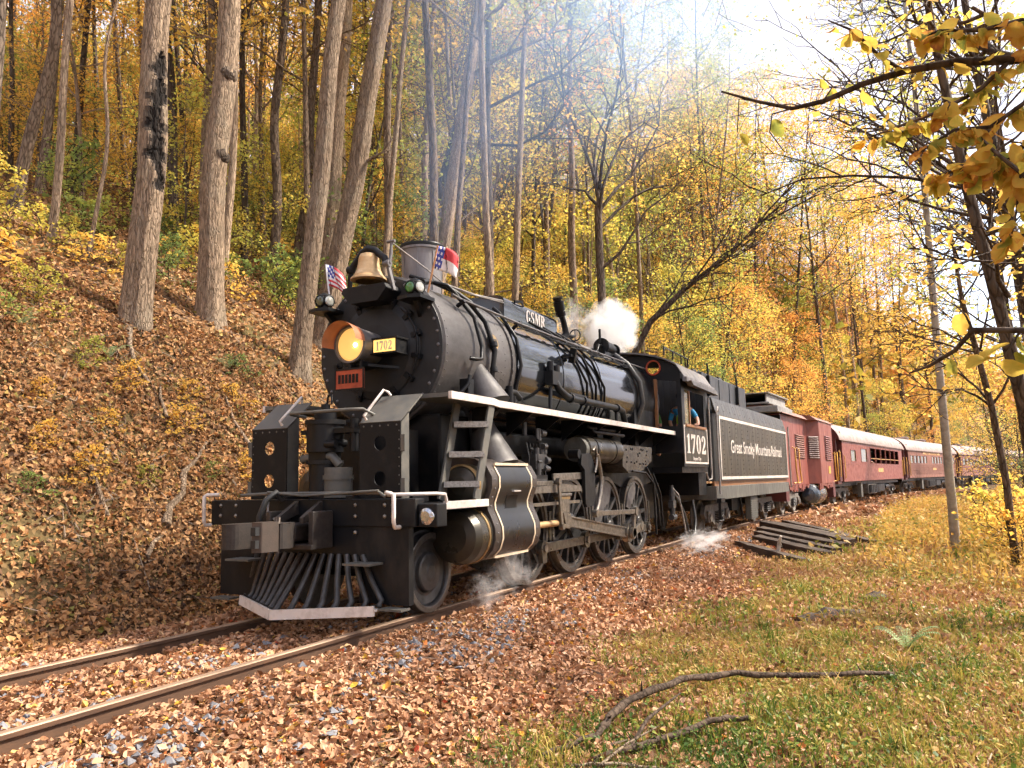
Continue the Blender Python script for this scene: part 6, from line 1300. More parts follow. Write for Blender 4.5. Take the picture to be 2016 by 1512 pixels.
for h, da in ((5.35, .2), (3.55, .75), (7.2, -.4)):
    cx, cy_ = ck_(h); a = math.atan2(-.9, -.42)+da; rr_ = .26*(1-.33*h/16); c_ = Vector((cx+rr_*math.cos(a), cy_+rr_*math.sin(a), h)); nn_ = Vector((math.cos(a), math.sin(a), .35)).normalized()
    MB().lathe(c_-nn_*.10, nn_, [(0, .20), (.06, .17), (.11, .12), (.125, .075), (.10, .04), (.09, 0)], 14, caps=False).build('knot', 'bark_dark', tk_)
tb_, cb_ = hero('leaning_tree', (5.13, 5.88), lean_r(5.6), 16, .205, 'leaning grey-tan tree rooted at the bank edge beside the smokebox', 'bark_tan', 'tall4', 'leaf_yellowgreen', ((1.0, RX*.06, RY*.06),), seed=3, flare=1.5, taper=.4)
hero('double_stem_tree', (10.7, 10.0), lean_r(3.2), 17, .27, 'slim tan tree close behind the leaning tree', 'bark_tan', 'tall1', 'leaf_orange', seed=4, taper=.35)
hero('stout_leaning_tree', (7.35, 7.15), lean_r(9.5), 17, .27, 'stout tree leaning right, just behind the brass bell', 'bark_tan', 'tall2', 'leaf_orange', ((4.5, RX*.1, RY*.1),), seed=5, taper=.42, limbs=((4.6, (RX, RY, .5), 1.2, .05), (10.2, (RX, RY*.6, .25), 3.2, .11)))
hero('grey_leaning_tree', (13.6, 8.2), lean_r(8.8), 18, .24, 'pale grey tree leaning right just behind the smokestack', 'bark_tan', 'tall4', 'leaf_orange', seed=6, taper=.4, limbs=((9.5, (RX*.9, RY*.9, .45), 5.5, .085), (11.5, (RX, RY, .3), 4.5, .07)))
hero('smoke_veiled_tree', (16.4, 11.0), lean_r(14), 16, .27, 'dark tree leaning hard right through the smoke', 'bark_dark', 'tall2', 'leaf_gold', seed=7, taper=.4)
hero('dark_straight_tree', (15.84, 7.2), lean_r(1.0), 17, .155, 'dark straight narrow trunk right of the smokestack', 'bark_dark', 'tall3', 'leaf_orange', ((3.5, RX*.12, RY*.12),), seed=8, taper=.45, sides=14, limbs=((8.6, (RX, RY, .1), 5.5, .06), (10.0, (RX, RY, .5), 5.0, .06)))
hero('back_leaning_tree', (8.66, 14.12), lean_r(-4.5), 15, .16, 'thin dark tree leaning left between the two thick trunks', 'bark_dark', 'tall1', 'leaf_gold', seed=9, sides=14)
hero('thin_pair_tree', (9.4, 10.8), lean_r(1.0), 16, .15, 'thin wavy tree between the thick trunk and the leaning tree', 'bark_mid', 'tall3', 'leaf_yellowgreen', ((5, -RX*.15, -RY*.15),), seed=10, sides=14)
hero('thin_pair_tree', (10.3, 10.9), lean_r(4.0), 16, .16, 'second thin wavy tree, crossing the other near the thick trunk', 'bark_mid', 'tall1', 'leaf_gold', ((4, RX*.2, RY*.2),), seed=11, sides=14)
hero('left_edge_tree', (2.68, 12.1), lean_r(5.5), 14, .14, 'bent grey tree leaning right at the left edge of the slope', 'bark_mid', 'tall3', 'leaf_gold', ((4, RX*.3, RY*.3),), seed=12, sides=14)
hero('left_pole_tree', (2.22, 9.94), lean_r(1.5), 14, .085, 'straight pole-thin tree left of the scarred tree', 'bark_tan', 'tall3', 'leaf_gold', seed=13, sides=12)
hero('left_sapling_tree', (2.62, 9.4), lean_r(5.0), 9, .045, 'whip-thin crooked sapling between the pole tree and scarred tree', 'bark_tan', 'mid1', 'leaf_yellowgreen', ((2.5, RX*.2, RY*.2), (4.5, -RX*.2, -RY*.2)), seed=14, sides=10)
KT, kc = hero('fan_branched_tree', (20.47, 4.8), lean_r(1.0), 9.2, .20, 'dark tree fanning into many bare upright branches above the boiler', 'bark_dark', None, 'leaf_gold', seed=15, sides=14, taper=.3, limbs=tuple((8.2+.25*i, (math.cos(i*1.7)*.55+RX*.2, math.sin(i*1.7)*.55+RY*.2, 1.0), 6.2, .075) for i in range(7))+((6.6, (RX, RY, .55), 5.0, .07),))
hero('slim_upright_tree', (23.6, 7.2), lean_r(.8), 17, .19, 'slim upright tree left of the fan-branched tree', 'bark_mid', 'tall3', 'leaf_yellowgreen', seed=16, sides=14)
# tree arching over the train
t = thing('arching_tree', 'dark tree arching right over the locomotive cab with bare spreading branches', 'tree', (17.13, 3.3, float(terr(17.13, 3.3))))
b = MB(); P = [Vector(q)-Vector(t.location) for q in ((17.1, 3.35, .6), (17.1, 3.1, 2.6), (17.3, 2.7, 5.0), (17.6, 1.9, 6.6), (18.1, .8, 7.7), (18.5, -.5, 8.7), (18.6, -1.7, 9.7))]
b.tube(P, [.15, .135, .12, .105, .09, .065, .045], 12); tips = []
for i in range(3, 7):
    for k in range(3):
        q = P[i]+rv()*.05; dv = Vector((RX*.9+rb_rng.gauss(0, .5), RY*.9+rb_rng.gauss(0, .3), .25+.6*rb_rng.random()))
        grow_crown(b, tips, q, dv, 4.4-.3*i, .04, 0, dict(wander=.17, lift=.03, lv=2, kids=(5, 4), spread=.62, ratio=.55), rb_rng)
b.build('trunk', 'bark_dark', t); Vl, Fl, rl_ = leaves_on(tips, 4, .11, .15, 91); from_np('crown', Vl, Fl, 'leaf_yellowgreen', rl_, t)
# pale birch on the near side and the trees at the right edge
t = thing('birch', 'slim pale-barked birch standing on the near verge in front of the coaches', 'tree', (12.9, -6.3, float(terr(12.9, -6.3))))
b = MB(); P = [Vector((0, 0, -.3)), Vector((-.18, .0, 1.0)), Vector((-.5, .02, 2.4)), Vector((-.82, .04, 3.8)), Vector((-1.05, .04, 5.6)), Vector((-1.35, .03, 7.9)), Vector((-1.45, .05, 10.0)), Vector((-1.5, .1, 12)), Vector((-1.5, .1, 14))]
b.tube(P, [.11, .10, .09, .082, .075, .064, .052, .04, .02], 14); bt_ = b.build('trunk', 'bark_pale', t); b = MB(); tips = []
for i in (4, 5, 6, 7, 7):
    for k in range(2):
        b = MB(); grow_crown(b, tips, P[i]+Vector((0, 0, rb_rng.random())), rv()*Vector((1, 1, .3)).length*.2+Vector((rb_rng.gauss(0, 1), rb_rng.gauss(0, 1), .8)), 2.2, .022, 0, CF, rb_rng); b.build('limb', 'twig', t)
Vl, Fl, rl_ = leaves_on(tips, 3, .09, .15, 92); from_np('crown', Vl, Fl, 'leaf_gold', rl_, t)
def edge_tree(label, pts, rads, limbs_n, leafmat, per, seed, spread=.18, leafs=.09, barkm='bark_dark', L=2.4, side=None, i0=2):
    b0 = Vector((pts[0][0], pts[0][1], float(terr(pts[0][0], pts[0][1])))); t = thing('verge_tree', label, 'tree', b0); r_ = random.Random(seed)
    b = MB(); P = [Vector(q)-b0 for q in pts]; b.tube(P, rads, 12); tips = []; b.build('trunk', barkm, t)
    for k in range(limbs_n):
        i = i0+k % (len(P)-i0); dv = Vector((r_.gauss(0, .8), r_.gauss(0, .8), .35+.5*r_.random()))
        if side is not None: dv += Vector(side)
        b = MB(); grow_crown(b, tips, P[i]+rv(r_)*.04, dv, L*(.7+.5*r_.random()), rads[i]*.45, 0, dict(CF, wander=.2), r_); b.build('limb', 'twig', t)
    Vl, Fl, rl_ = leaves_on(tips, per, leafs, spread, seed); from_np('crown', Vl, Fl, leafmat, rl_, t)
edge_tree('dark leaning tree at the right edge with gold leaves', [(3.9, -6.95, -.6), (3.1, -6.8, 1.0), (2.45, -6.68, 2.1), (2.1, -6.5, 3.2), (1.75, -6.28, 4.5), (1.4, -6.1, 6.0), (1.2, -6.0, 8)], [.10, .08, .07, .062, .05, .038, .02], 6, 'leaf_gold', 3, 31, L=1.5, i0=3)
edge_tree('thick dark trunk standing at the right edge', [(4.6, -7.75, -.7), (4.5, -7.7, 2), (4.4, -7.65, 4), (4.35, -7.6, 6.5), (4.2, -7.6, 9.5)], [.22, .19, .18, .16, .12], 8, 'leaf_yellowgreen', 4, 32, L=2.2)
edge_tree('slim forked tree with thin yellow leaves behind the birch', [(15.5, -8.3, -1), (15.4, -8.2, 2), (15.1, -8.0, 4.5), (14.8, -7.8, 7), (14.6, -7.6, 10)], [.09, .08, .07, .055, .03], 12, 'leaf_yellowgreen', 6, 33, L=2.6, spread=.25, leafs=.10)
edge_tree('sparse tree with fine leaves against the open sky', [(9.5, -7.9, -.9), (9.4, -7.8, 3), (9.2, -7.5, 6), (9.0, -7.2, 9), (8.8, -7.0, 12)], [.12, .11, .095, .075, .04], 22, 'leaf_yellowgreen', 5, 34, L=4.6, spread=.24, leafs=.08, side=(-.1, .9, .15))
edge_tree('tall sparse tree with drooping gold twigs over the coaches', [(22, -9.3, -1.2), (22, -9.2, 4), (21.8, -9, 8), (21.5, -8.8, 12), (21.4, -8.7, 15)], [.16, .14, .12, .09, .04], 20, 'leaf_yellowgreen', 6, 35, L=5.2, spread=.3, leafs=.10, side=(-.1, .8, .1))
edge_tree('crooked bare-limbed tree right of the birch', [(10.5, -7.2, -.7), (10.3, -7.15, 1.2), (9.9, -7.0, 2.6), (9.3, -6.8, 3.6), (8.7, -6.6, 4.5), (8.3, -6.5, 5.8)], [.075, .065, .06, .05, .04, .02], 10, 'leaf_gold', 4, 36, L=1.8)
vr = random.Random(12)
for k in range(26):
    x = 6.5+vr.random()*26; y = float(yc(x))-7.6-vr.random()*6.5
    if not in_view(x, y, 0, 60): continue
    px, py, dep = pixel(x, y, 0)
    if px < 1800 or dep < 15.5: continue
    lm = vr.choice(['leaf_gold', 'leaf_yellowgreen', 'leaf_yellowgreen', 'leaf_yellowgreen', 'leaf_green'])
    add_tree('verge_sapling', 'thicket', x, y, vr.random()*6.28, .6+.5*vr.random(), lm, 'twig', f'{COL[lm]}-leaved {"taller" if k % 2 else "lower"} sapling in the verge thicket, {"near the camera" if dep < 17 else "behind the birch" if dep < 26 else "far back"}{" at the frame edge" if px > 1950 else ""}', 'verge thicket saplings', 'sapling', crown_name='foliage')
for k in range(26):
    x = 26+vr.random()*70; y = float(yc(x))-7.5-vr.random()*22
    px, py, dep = pixel(x, y, 0)
    if px < 1750 or not in_view(x, y, 0, 60): continue
    lm = vr.choice(['leaf_gold', 'leaf_yellowgreen', 'leaf_orange', 'leaf_gold'])
    add_tree('riverside_tree', vr.choice(['mid1', 'mid2', 'tall3']), x, y, vr.random()*6.28, .55+.4*vr.random(), lm, 'bark_mid', f'{COL[lm]} tree beyond the coaches on the low side of the track', 'trees below the track', 'tree')
shrubs(6, 9, 17, -9.5, -7.2, .5, 'verge_shrub', ['leaf_gold', 'leaf_yellowgreen', 'leaf_gold'], 'verge shrub', ('shrub1',), (.6, 1.3))
# ---- far woods as one mass
g = np.random.default_rng(5); parts = []
nt_ = 1900; x = 62+360*g.random(nt_)**1.8; dd = g.uniform(8, 240, nt_)*np.clip(.5+.5*g.random(nt_), 0, 1); y = yc(x)+dd
low = g.random(nt_) < .22; y = np.where(low, yc(x)-g.uniform(10, 90, nt_), y)
ok = np.array([in_view(a, b_, 10, 200) for a, b_ in zip(x, y)]); x, y = x[ok], y[ok]; z = terr(x, y)
# the woods go on all round the clearing, behind the camera and across the river
na_ = 150; a = g.uniform(PI*.55, 2*PI-.25, na_); rr_ = g.uniform(24, 55, na_); xa = -4+rr_*np.cos(a); ya = -3+rr_*np.sin(a)
kk = (ya-yc(xa) < -22) | ((xa < -18) & (np.abs(ya) > 3)); x = np.concatenate([x, xa[kk]]); y = np.concatenate([y, ya[kk]]); z = terr(x, y)
Cs, rn, sz_ = [], [], []
for i in range(len(x)):
    H_ = g.uniform(9, 20); k = 110; v = g.normal(0, 1, (k, 3)); v /= np.linalg.norm(v, axis=1, keepdims=True); v *= (g.random(k)**.4)[:, None]
    Cs.append(np.array([x[i], y[i], z[i]+H_*.58])+v*np.array([H_*.24, H_*.24, H_*.45])); rn.append(np.clip(g.normal(g.uniform(.1, .9), .14, k), 0, 1)); sz_.append(g.uniform(.5, 1.1, k))
Cs = np.concatenate(Cs); leaf_shader('leaf_far', [(0, (.13, .17, .04)), (.3, (.34, .29, .05)), (.55, (.52, .33, .06)), (.8, (.56, .27, .06)), (1, (.42, .16, .06))], .4)
stuff(tag(from_np('far_woods', *(lambda t: (t[0], t[1], 'leaf_far', t[2]))(leaves_np(Cs, np.tile([0, 0, 1.], (len(Cs), 1)), np.concatenate(sz_), np.concatenate(rn), None, .3, .8))), 'far wooded hillside in gold and orange beyond the bend', 'woods'))
# ================================================================== small things on the ground
# stacked old timbers beside the track
tl = [((11.0, -1.95), (8.9, -3.6), 0, 'nearest timber, apart from the pile, with a pale stick standing by it'),
      ((12.9, -2.0), (10.4, -3.95), .0, 'front timber of the fanned pile beside the track'),
      ((13.7, -1.9), (11.1, -4.0), .06, 'second timber from the front of the fanned pile'),
      ((14.6, -1.8), (12.0, -4.1), .12, 'third timber from the front of the fanned pile'),
      ((15.7, -1.7), (12.9, -4.2), .24, 'highest timber of the fanned pile with a pale weathered top'),
      ((17.0, -1.75), (14.2, -4.1), .10, 'timber just behind the highest one of the pile'),
      ((18.8, -1.85), (15.8, -3.9), 0, 'hindmost timber of the pile, slanting out by itself'),
      ((15.6, -3.75), (13.2, -4.75), 0, 'low timber at the right foot of the pile among weeds'),
      ((38, -4.7), (33.5, -5.7), .0, 'lone dark timber far up the leafy slope beyond the pile'),
      ((34.8, -4.25), (32.2, -4.9), .0, 'short broken timber half sunk in leaves beyond the pile')]
for i, ((x0, y0), (x1, y1), dz, lb) in enumerate(tl):
    g_ = random.Random(i+50); z0 = float(terr(x0, y0))+.07+dz*.6; z1 = float(terr(x1, y1))+.04+dz*.25; Lh = math.hypot(x1-x0, y1-y0); b = MB(); n = 9
    w0, h0 = .23, .165; V = []
    for k in range(n+1):
        for a, c in ((-1, -1), (1, -1), (1, 1), (-1, 1)):
            V.append((Lh*k/n, a*w0/2*(1+g_.gauss(0, .05)), c*h0/2*(1+g_.gauss(0, .06))))
    b.add(V, [(4*k+j, 4*k+(j+1) % 4, 4*k+4+(j+1) % 4, 4*k+4+j) for k in range(n) for j in range(4)]+[(0, 3, 2, 1), (4*n, 4*n+1, 4*n+2, 4*n+3)])
    o = b.build('old_timber', 'old_tie'); tag(o, lb, 'timber', 'old railway timbers beside the track'); o.location = (x0, y0, z0); o.rotation_euler = (g_.gauss(0, .06), -math.atan2(z1-z0, Lh), math.atan2(y1-y0, x1-x0))
# fallen branches in the foreground
def stick(label, pts, rads, mat, subs=()):
    o0 = Vector(pts[0]); t = thing('fallen_branch', label, 'branch', o0); P = []
    for a, c in zip(pts[:-1], pts[1:]):
        a, c = Vector(a), Vector(c)
        for k in range(4): P.append(a.lerp(c, k/4)-o0+Vector((rb_rng.gauss(0, .008), rb_rng.gauss(0, .008), rb_rng.gauss(0, .006))))
    P.append(Vector(pts[-1])-o0); rr = np.interp(np.linspace(0, 1, len(P)), np.linspace(0, 1, len(rads)), rads).tolist()
    rr = [q*(1+rb_rng.gauss(0, .13)) for q in rr]
    for q in range(3, len(P)-2, 5):
        dv_ = Vector((rb_rng.gauss(0, 1), rb_rng.gauss(0, 1), abs(rb_rng.gauss(0, 1)))).normalized(); l_ = .03+.10*rb_rng.random(); MB().tube([P[q], P[q]+dv_*l_*.5, P[q]+dv_*l_+Vector((.01, 0, .01))], [rr[q]*.45, rr[q]*.3, rr[q]*.12], 6).build('stub', mat, t)
    MB().tube(P, rr, 10).build('main_stem', mat, t)
    for s in subs: MB().tube([Vector(q)-o0 for q in s[0]], s[1], 8).build('side_shoot', mat, t)
def gz(x, y, h=.03): return (x, y, float(terr(x, y))+h)
stick('long curved dark branch lying on the grass in the foreground', [gz(-2.75, -3.45, .05), gz(-2.4, -3.66, .08), gz(-2.15, -3.67, .12), gz(-1.82, -3.7, .16), gz(-1.22, -3.9, .18), gz(-.76, -4.22, .15), gz(-.48, -4.76, .13), gz(-.21, -5.12, .12), gz(.02, -5.33, .10)], [.016, .021, .025, .026, .025, .023, .021, .018, .011], 'twig')
stick('shorter dark branch below the long curved one', [gz(-2.71, -3.75, .05), gz(-2.3, -4.06, .07), gz(-1.93, -4.29, .11), gz(-1.75, -4.5, .10)], [.02, .022, .021, .016], 'twig', [([gz(-2.5, -3.92, .05), gz(-2.2, -3.95, .16), gz(-1.75, -4.05, .22)], [.014, .012, .005])])
stick('pale thin branch at the bottom edge of the grass', [gz(-2.85, -3.62, .04), gz(-2.8, -3.85, .07), gz(-2.72, -4.15, .05), gz(-2.62, -4.5, .04)], [.012, .012, .010, .006], 'bark_tan', [([gz(-2.8, -3.85, .06), gz(-2.6, -3.95, .13), gz(-2.45, -4.1, .2)], [.009, .008, .004])])
stick('weathered stick poking up from the nearest timber', [gz(9.9, -2.95, .1), gz(9.92, -2.98, .32), gz(9.8, -3.05, .5)], [.05, .045, .02], 'bark_pale')
# roots and logs on the bank
def root(label, pts, r):
    t = thing('exposed_root', label, 'root', gz(*pts[0], 0), 0, 'roots and fallen wood on the bank'); o0 = Vector(t.location)
    P = [Vector(gz(x, y, .02+.05*rb_rng.random()))-o0 for x, y in pts]; MB().tube(P, [r*(1-.5*i/(len(P)-1))*(1+rb_rng.gauss(0, .12)) for i in range(len(P))], 8).build('root', 'bark_tan', t)
root('thick pale root snaking up the bank left of the pilot', [(.0, 3.4), (.2, 3.6), (.55, 3.75), (.75, 4.0), (1.1, 4.15), (1.5, 4.4)], .06)
root('short root below the snaking root', [(-.5, 3.1), (-.3, 3.25), (-.05, 3.35)], .045)
root('pale forked log at the left edge of the bank', [(-2.6, 4.1), (-2.35, 4.2), (-2.1, 4.25), (-1.9, 4.2)], .07)
root('thin upright root in the middle of the bank', [(-.75, 3.55), (-.72, 3.8), (-.66, 4.05), (-.7, 4.3)], .04)
root('bare stick hanging down the bank beside the left shield', [(2.3, 4.0), (2.4, 4.3), (2.35, 4.7), (2.5, 5.1)], .035)
root('grey log at the lower left near the rail', [(-3.1, 2.5), (-2.9, 2.45), (-2.6, 2.3)], .05)
root('crooked root under the scarred tree', [(1.3, 6.1), (1.1, 5.8), (1.0, 5.5), (1.05, 5.2)], .05)
root('thin stick on the upper bank below the thick tree', [(1.0, 4.7), (1.1, 5.0), (1.25, 5.2)], .03)
root('broken stick on the bank above the snaking root', [(.2, 4.0), (.35, 4.15), (.6, 4.2)], .035)
# ferns
def fern(x, y, label, n, L, seed, group=None):
    t = thing('fern', label, 'fern', gz(x, y, 0), seed, group); r_ = random.Random(seed)
    for k in range(n):
        a = 2*PI*k/n+r_.random()*.5; lf = L*(.7+.5*r_.random()); V, F = [], []
        prev = None; m = 16
        P = [Vector((math.cos(a)*lf*(s_/m)*(.72), math.sin(a)*lf*(s_/m)*.72, lf*(1.15*(s_/m)-.72*(s_/m)**2)+.02)) for s_ in range(m+1)]
        sd_ = Vector((-math.sin(a), math.cos(a), 0)); rn_ = []
        b = MB(); b.tube(P[:-1], .004, 4)
        for s_ in range(2, m):
            w = lf*.13*math.sin(PI*(.15+.85*s_/m))**.8; fwd = (P[s_+1]-P[s_])*.9
            for q in (-1, 1): b.add([P[s_], P[s_]+sd_*q*w*.5+fwd*.45, P[s_]+sd_*q*w+fwd*.6+Vector((0, 0, -.01)), P[s_]+sd_*q*w*.5-fwd*.25], [(0, 1, 2, 3)])
        o = b.build('frond', 'fern_green', t)
        at = o.data.attributes.new('rnd', 'FLOAT', 'POINT'); at.data.foreach_set('value', [r_.random()]*len(o.data.vertices))
fern(1.44, -5.41, 'pale green fern in the grass above the curved branch', 9, .40, 3)
for i, (x, y) in enumerate(((-2.0, 4.9), (-1.7, 5.2), (.6, 5.6), (-.6, 5.9), (3.0, 5.6))):
    fern(x, y, ['green fern clump at the left edge of the bank', 'second fern beside the clump at the left edge of the bank', 'fern below the scarred tree', 'fern on the upper bank left of the scarred tree', 'fern between the thick tree and the leaning tree'][i], 7, .42, 20+i, 'ferns on the bank')
# rotten stump ridge and rocks on the verge
for i, (x, y, s_, lb) in enumerate(((2.9, -4.6, .34, 'long rotting log half buried in the grass'), (4.6, -5.0, .26, 'weathered grey stump block behind the rotting log'))):
    g_ = random.Random(i+3); b = MB(); n = 10; V = []
    for k in range(n+1):
        u = k/n; rr = s_*.32*(.5+.6*math.sin(PI*min(.95, u+.05)))
        for j in range(8): a = 2*PI*j/8; V.append((s_*3*(u-.5)*(1-.3*i), rr*math.cos(a)*(1+g_.gauss(0, .14)), rr*math.sin(a)*(1+g_.gauss(0, .18))))
    b.add(V, [(8*k+j, 8*k+(j+1) % 8, 8*k+8+(j+1) % 8, 8*k+8+j) for k in range(n) for j in range(8)]+[tuple(range(8))[::-1], tuple(range(8*n, 8*n+8))])
    o = b.build('rotten_log', 'old_tie'); tag(o, lb, 'log'); o.location = gz(x, y, .03); o.rotation_euler = (0, 0, -.7+.3*i)
# ================================================================== branches reaching in at the upper right, close to the camera
leaf_shader('near_leaf', [(0, (.22, .24, .05)), (.22, (.42, .36, .06)), (.48, (.60, .42, .08)), (.74, (.62, .36, .07)), (.9, (.54, .25, .06)), (1, (.36, .14, .05))], .6, 0, rough=.75, spec=.1)
def near_leaf_mesh(shape, v, seed):
    g_ = np.random.default_rng(seed); k = len(shape); cv, ph = g_.uniform(.1, .45), g_.uniform(0, 6)
    hz = lambda x, y: .45*abs(x)**1.3-cv*(y+.5)**2+.05*math.sin(7*y+ph)*abs(x)*3
    P = [(0, .5, hz(0, 0))]+[(x*.55, y*.55+.5, hz(x*.55, y*.55)) for x, y in shape]+[(x, y+.5, hz(x, y)+.02*g_.normal()) for x, y in shape]
    me = bpy.data.meshes.new('leaf'); me.from_pydata(P, [], [(0, 1+i, 1+(i+1) % k) for i in range(k)]+[(1+i, 1+k+i, 1+k+(i+1) % k, 1+(i+1) % k) for i in range(k)]); me.polygons.foreach_set('use_smooth', [True]*(2*k))
    a = me.attributes.new('rnd', 'FLOAT', 'POINT'); a.data.foreach_set('value', np.clip(v+g_.normal(0, .06, 2*k+1)+np.concatenate([[-.1], np.full(k, -.05), np.full(k, .08)]), 0, 1)); me.materials.append(MAT['near_leaf']); return me
NL = [near_leaf_mesh(np.array([(.36*math.sin(a)*(1-.18*math.cos(a))*(1+.05*math.sin(9*a)), -.5*math.cos(a)-(.09 if abs(a-PI) < .1 else 0)*-1) for a in np.linspace(0, 2*PI, 23)[:-1]]), v, i) for i, v in enumerate((.05, .18, .3, .42, .52, .62, .7, .8, .92))]
near_tree = thing('near_tree', 'tree just beyond the right edge whose gold-leaved boughs reach in overhead', 'tree', (-3.9, -7.2, float(terr(-3.9, -7.2))))
NT0 = Vector(near_tree.location)
def trunk_at(z): return Vector((-3.9-.05*z, -7.2+.06*z, z))
MB().tube([trunk_at(z)-NT0 for z in (-.6, .5, 1.5, 2.5, 3.5, 5.0, 6.6)], [.15, .12, .11, .10, .09, .075, .05], 14).build('trunk', 'bark_mid', near_tree)
for nm_, me_, mt_ in (('crown_limbs', PROTO['top1'][0], 'bark_mid'), ('crown', PROTO['top1'][1], 'leaf_gold')):
    c = bpy.data.objects.new(nm_, me_); C.objects.link(c); c.parent = near_tree; c.location = trunk_at(6.4)-NT0; c.scale = (.55,)*3
    c.material_slots[0].link = 'OBJECT'; c.material_slots[0].material = MAT[mt_]
def overhang(label, main, subs, nleaf, seed, size=.075, droop=.6):
    """a bough from the trunk: stem (part), twigs and single leaves (sub-parts)"""
    r_ = random.Random(seed)
    def line(l):
        q = [Vector(p[:3])-NT0 for p in l]; rr = [p[3] for p in l]; return q, rr
    def to_trunk(q, rr):
        a = trunk_at(q[0].z+NT0.z-.25)-NT0; m = a.lerp(q[0], .55)+Vector((0, 0, .07)); return [a, m]+q, [rr[0]*1.5, rr[0]*1.15]+rr
    q, rr = to_trunk(*line(main)); st = MB().tube(q, rr, 8).build('bough', 'twig', near_tree); st['label'] = label
    lines = [q[2:]]
    for s in subs:
        q, rr = line(s); full = q
        if min((Vector(p[:3])-Vector(s[0][:3])).length for p in main) > .03: full, rr = to_trunk(q, rr)
        MB().tube(full, rr, 6).build('twig', 'twig', st); lines.append(q)
    wts = [1, .6, 3.2, 3.2, 3.2, 3.2, .16, .12, .12] if nleaf > 100 else [1]*len(lines)
    for k in range(nleaf):
        li = r_.choices(range(len(lines)), wts)[0]; ln = lines[li]; f = (.05+.95*r_.random()*(.5 if li == 0 and nleaf > 100 else 1))*(len(ln)-1); i0 = min(int(f), len(ln)-2); p = ln[i0].lerp(ln[i0+1], f-i0)
        lf = bpy.data.objects.new('leaf', r_.choice(NL)); C.objects.link(lf); lf.parent = st; s_ = size*(.6+.75*r_.random())
        dv = Vector((r_.gauss(0, .7), r_.gauss(0, .7), -droop+r_.gauss(0, .45))).normalized()
        lf.location = p+dv*.012; qn = dv.to_track_quat('Y', 'Z'); lf.rotation_mode = 'QUATERNION'
        lf.rotation_quaternion = qn @ __import__('mathutils').Quaternion((0, 1, 0), r_.random()*6.28); lf.scale = (s_,)*3
# boughs of a tree that stands just outside the picture
B1 = [
    [(-4.771, -6.078, 2.524, 0.016), (-4.795, -5.925, 2.536, 0.014), (-4.81, -5.791, 2.559, 0.012), (-4.82, -5.662, 2.562, 0.011), (-4.818, -5.553, 2.553, 0.009), (-4.817, -5.438, 2.527, 0.008), (-4.807, -5.349, 2.531, 0.0065), (-4.86, -5.253, 2.555, 0.005), (-4.913, -5.157, 2.588, 0.003)],
    [(-4.82, -5.662, 2.562, 0.006), (-4.859, -5.6, 2.608, 0.005), (-4.9, -5.539, 2.682, 0.004), (-4.937, -5.476, 2.713, 0.002)],
    [(-4.795, -5.925, 2.536, 0.007), (-4.825, -5.844, 2.457, 0.006), (-4.871, -5.739, 2.397, 0.005), (-4.859, -5.649, 2.386, 0.004), (-4.854, -5.542, 2.367, 0.0025)],
    [(-4.79, -6.058, 2.586, 0.008), (-4.85, -5.95, 2.616, 0.007), (-4.875, -5.852, 2.602, 0.006), (-4.894, -5.755, 2.621, 0.004), (-4.87, -5.693, 2.622, 0.0025)],
    [(-4.876, -6.046, 2.346, 0.008), (-4.878, -5.938, 2.373, 0.007), (-4.858, -5.855, 2.33, 0.006), (-4.902, -5.769, 2.325, 0.005), (-4.885, -5.68, 2.286, 0.003)],
    [(-4.868, -6.04, 2.268, 0.008), (-4.872, -5.917, 2.253, 0.007), (-4.862, -5.856, 2.199, 0.006), (-4.879, -5.785, 2.221, 0.005), (-4.865, -5.7, 2.215, 0.003)],
    [(-4.807, -5.349, 2.531, 0.003), (-4.834, -5.292, 2.515, 0.0025), (-4.832, -5.281, 2.46, 0.002), (-4.804, -5.318, 2.396, 0.0015)],
    [(-4.86, -5.253, 2.555, 0.003), (-4.886, -5.204, 2.564, 0.002), (-4.877, -5.192, 2.462, 0.0015)],
    [(-4.817, -5.438, 2.527, 0.003), (-4.807, -5.469, 2.572, 0.0025), (-4.833, -5.431, 2.611, 0.0015)],
]
B2 = [
    [(-5.36, -5.912, 1.674, 0.008), (-5.353, -5.819, 1.69, 0.007), (-5.342, -5.735, 1.701, 0.0065), (-5.298, -5.701, 1.667, 0.005), (-5.263, -5.65, 1.641, 0.004), (-5.227, -5.608, 1.632, 0.002)],
    [(-5.342, -5.735, 1.701, 0.003), (-5.352, -5.723, 1.734, 0.002), (-5.364, -5.705, 1.756, 0.0015)],
    [(-5.353, -5.819, 1.69, 0.003), (-5.362, -5.787, 1.639, 0.002), (-5.371, -5.768, 1.634, 0.0015)],
]
B3 = [
    [(-4.965, -6.003, 2.014, 0.007), (-4.923, -5.904, 2.167, 0.006), (-4.902, -5.856, 2.24, 0.005), (-4.868, -5.828, 2.303, 0.003)],
    [(-4.923, -5.904, 2.167, 0.004), (-4.919, -5.885, 2.063, 0.003), (-4.918, -5.868, 1.998, 0.002)],
]
overhang('leafy bough with large gold and orange leaves reaching in at the upper right', B1[0], B1[1:], 290, 61, .043)
overhang('thin twig with a curled brown leaf in front of the right trees', B2[0], B2[1:], 7, 62, .055)
overhang('small orange-leaved twig hanging at the right edge below the bough', B3[0], B3[1:], 50, 63, .052)
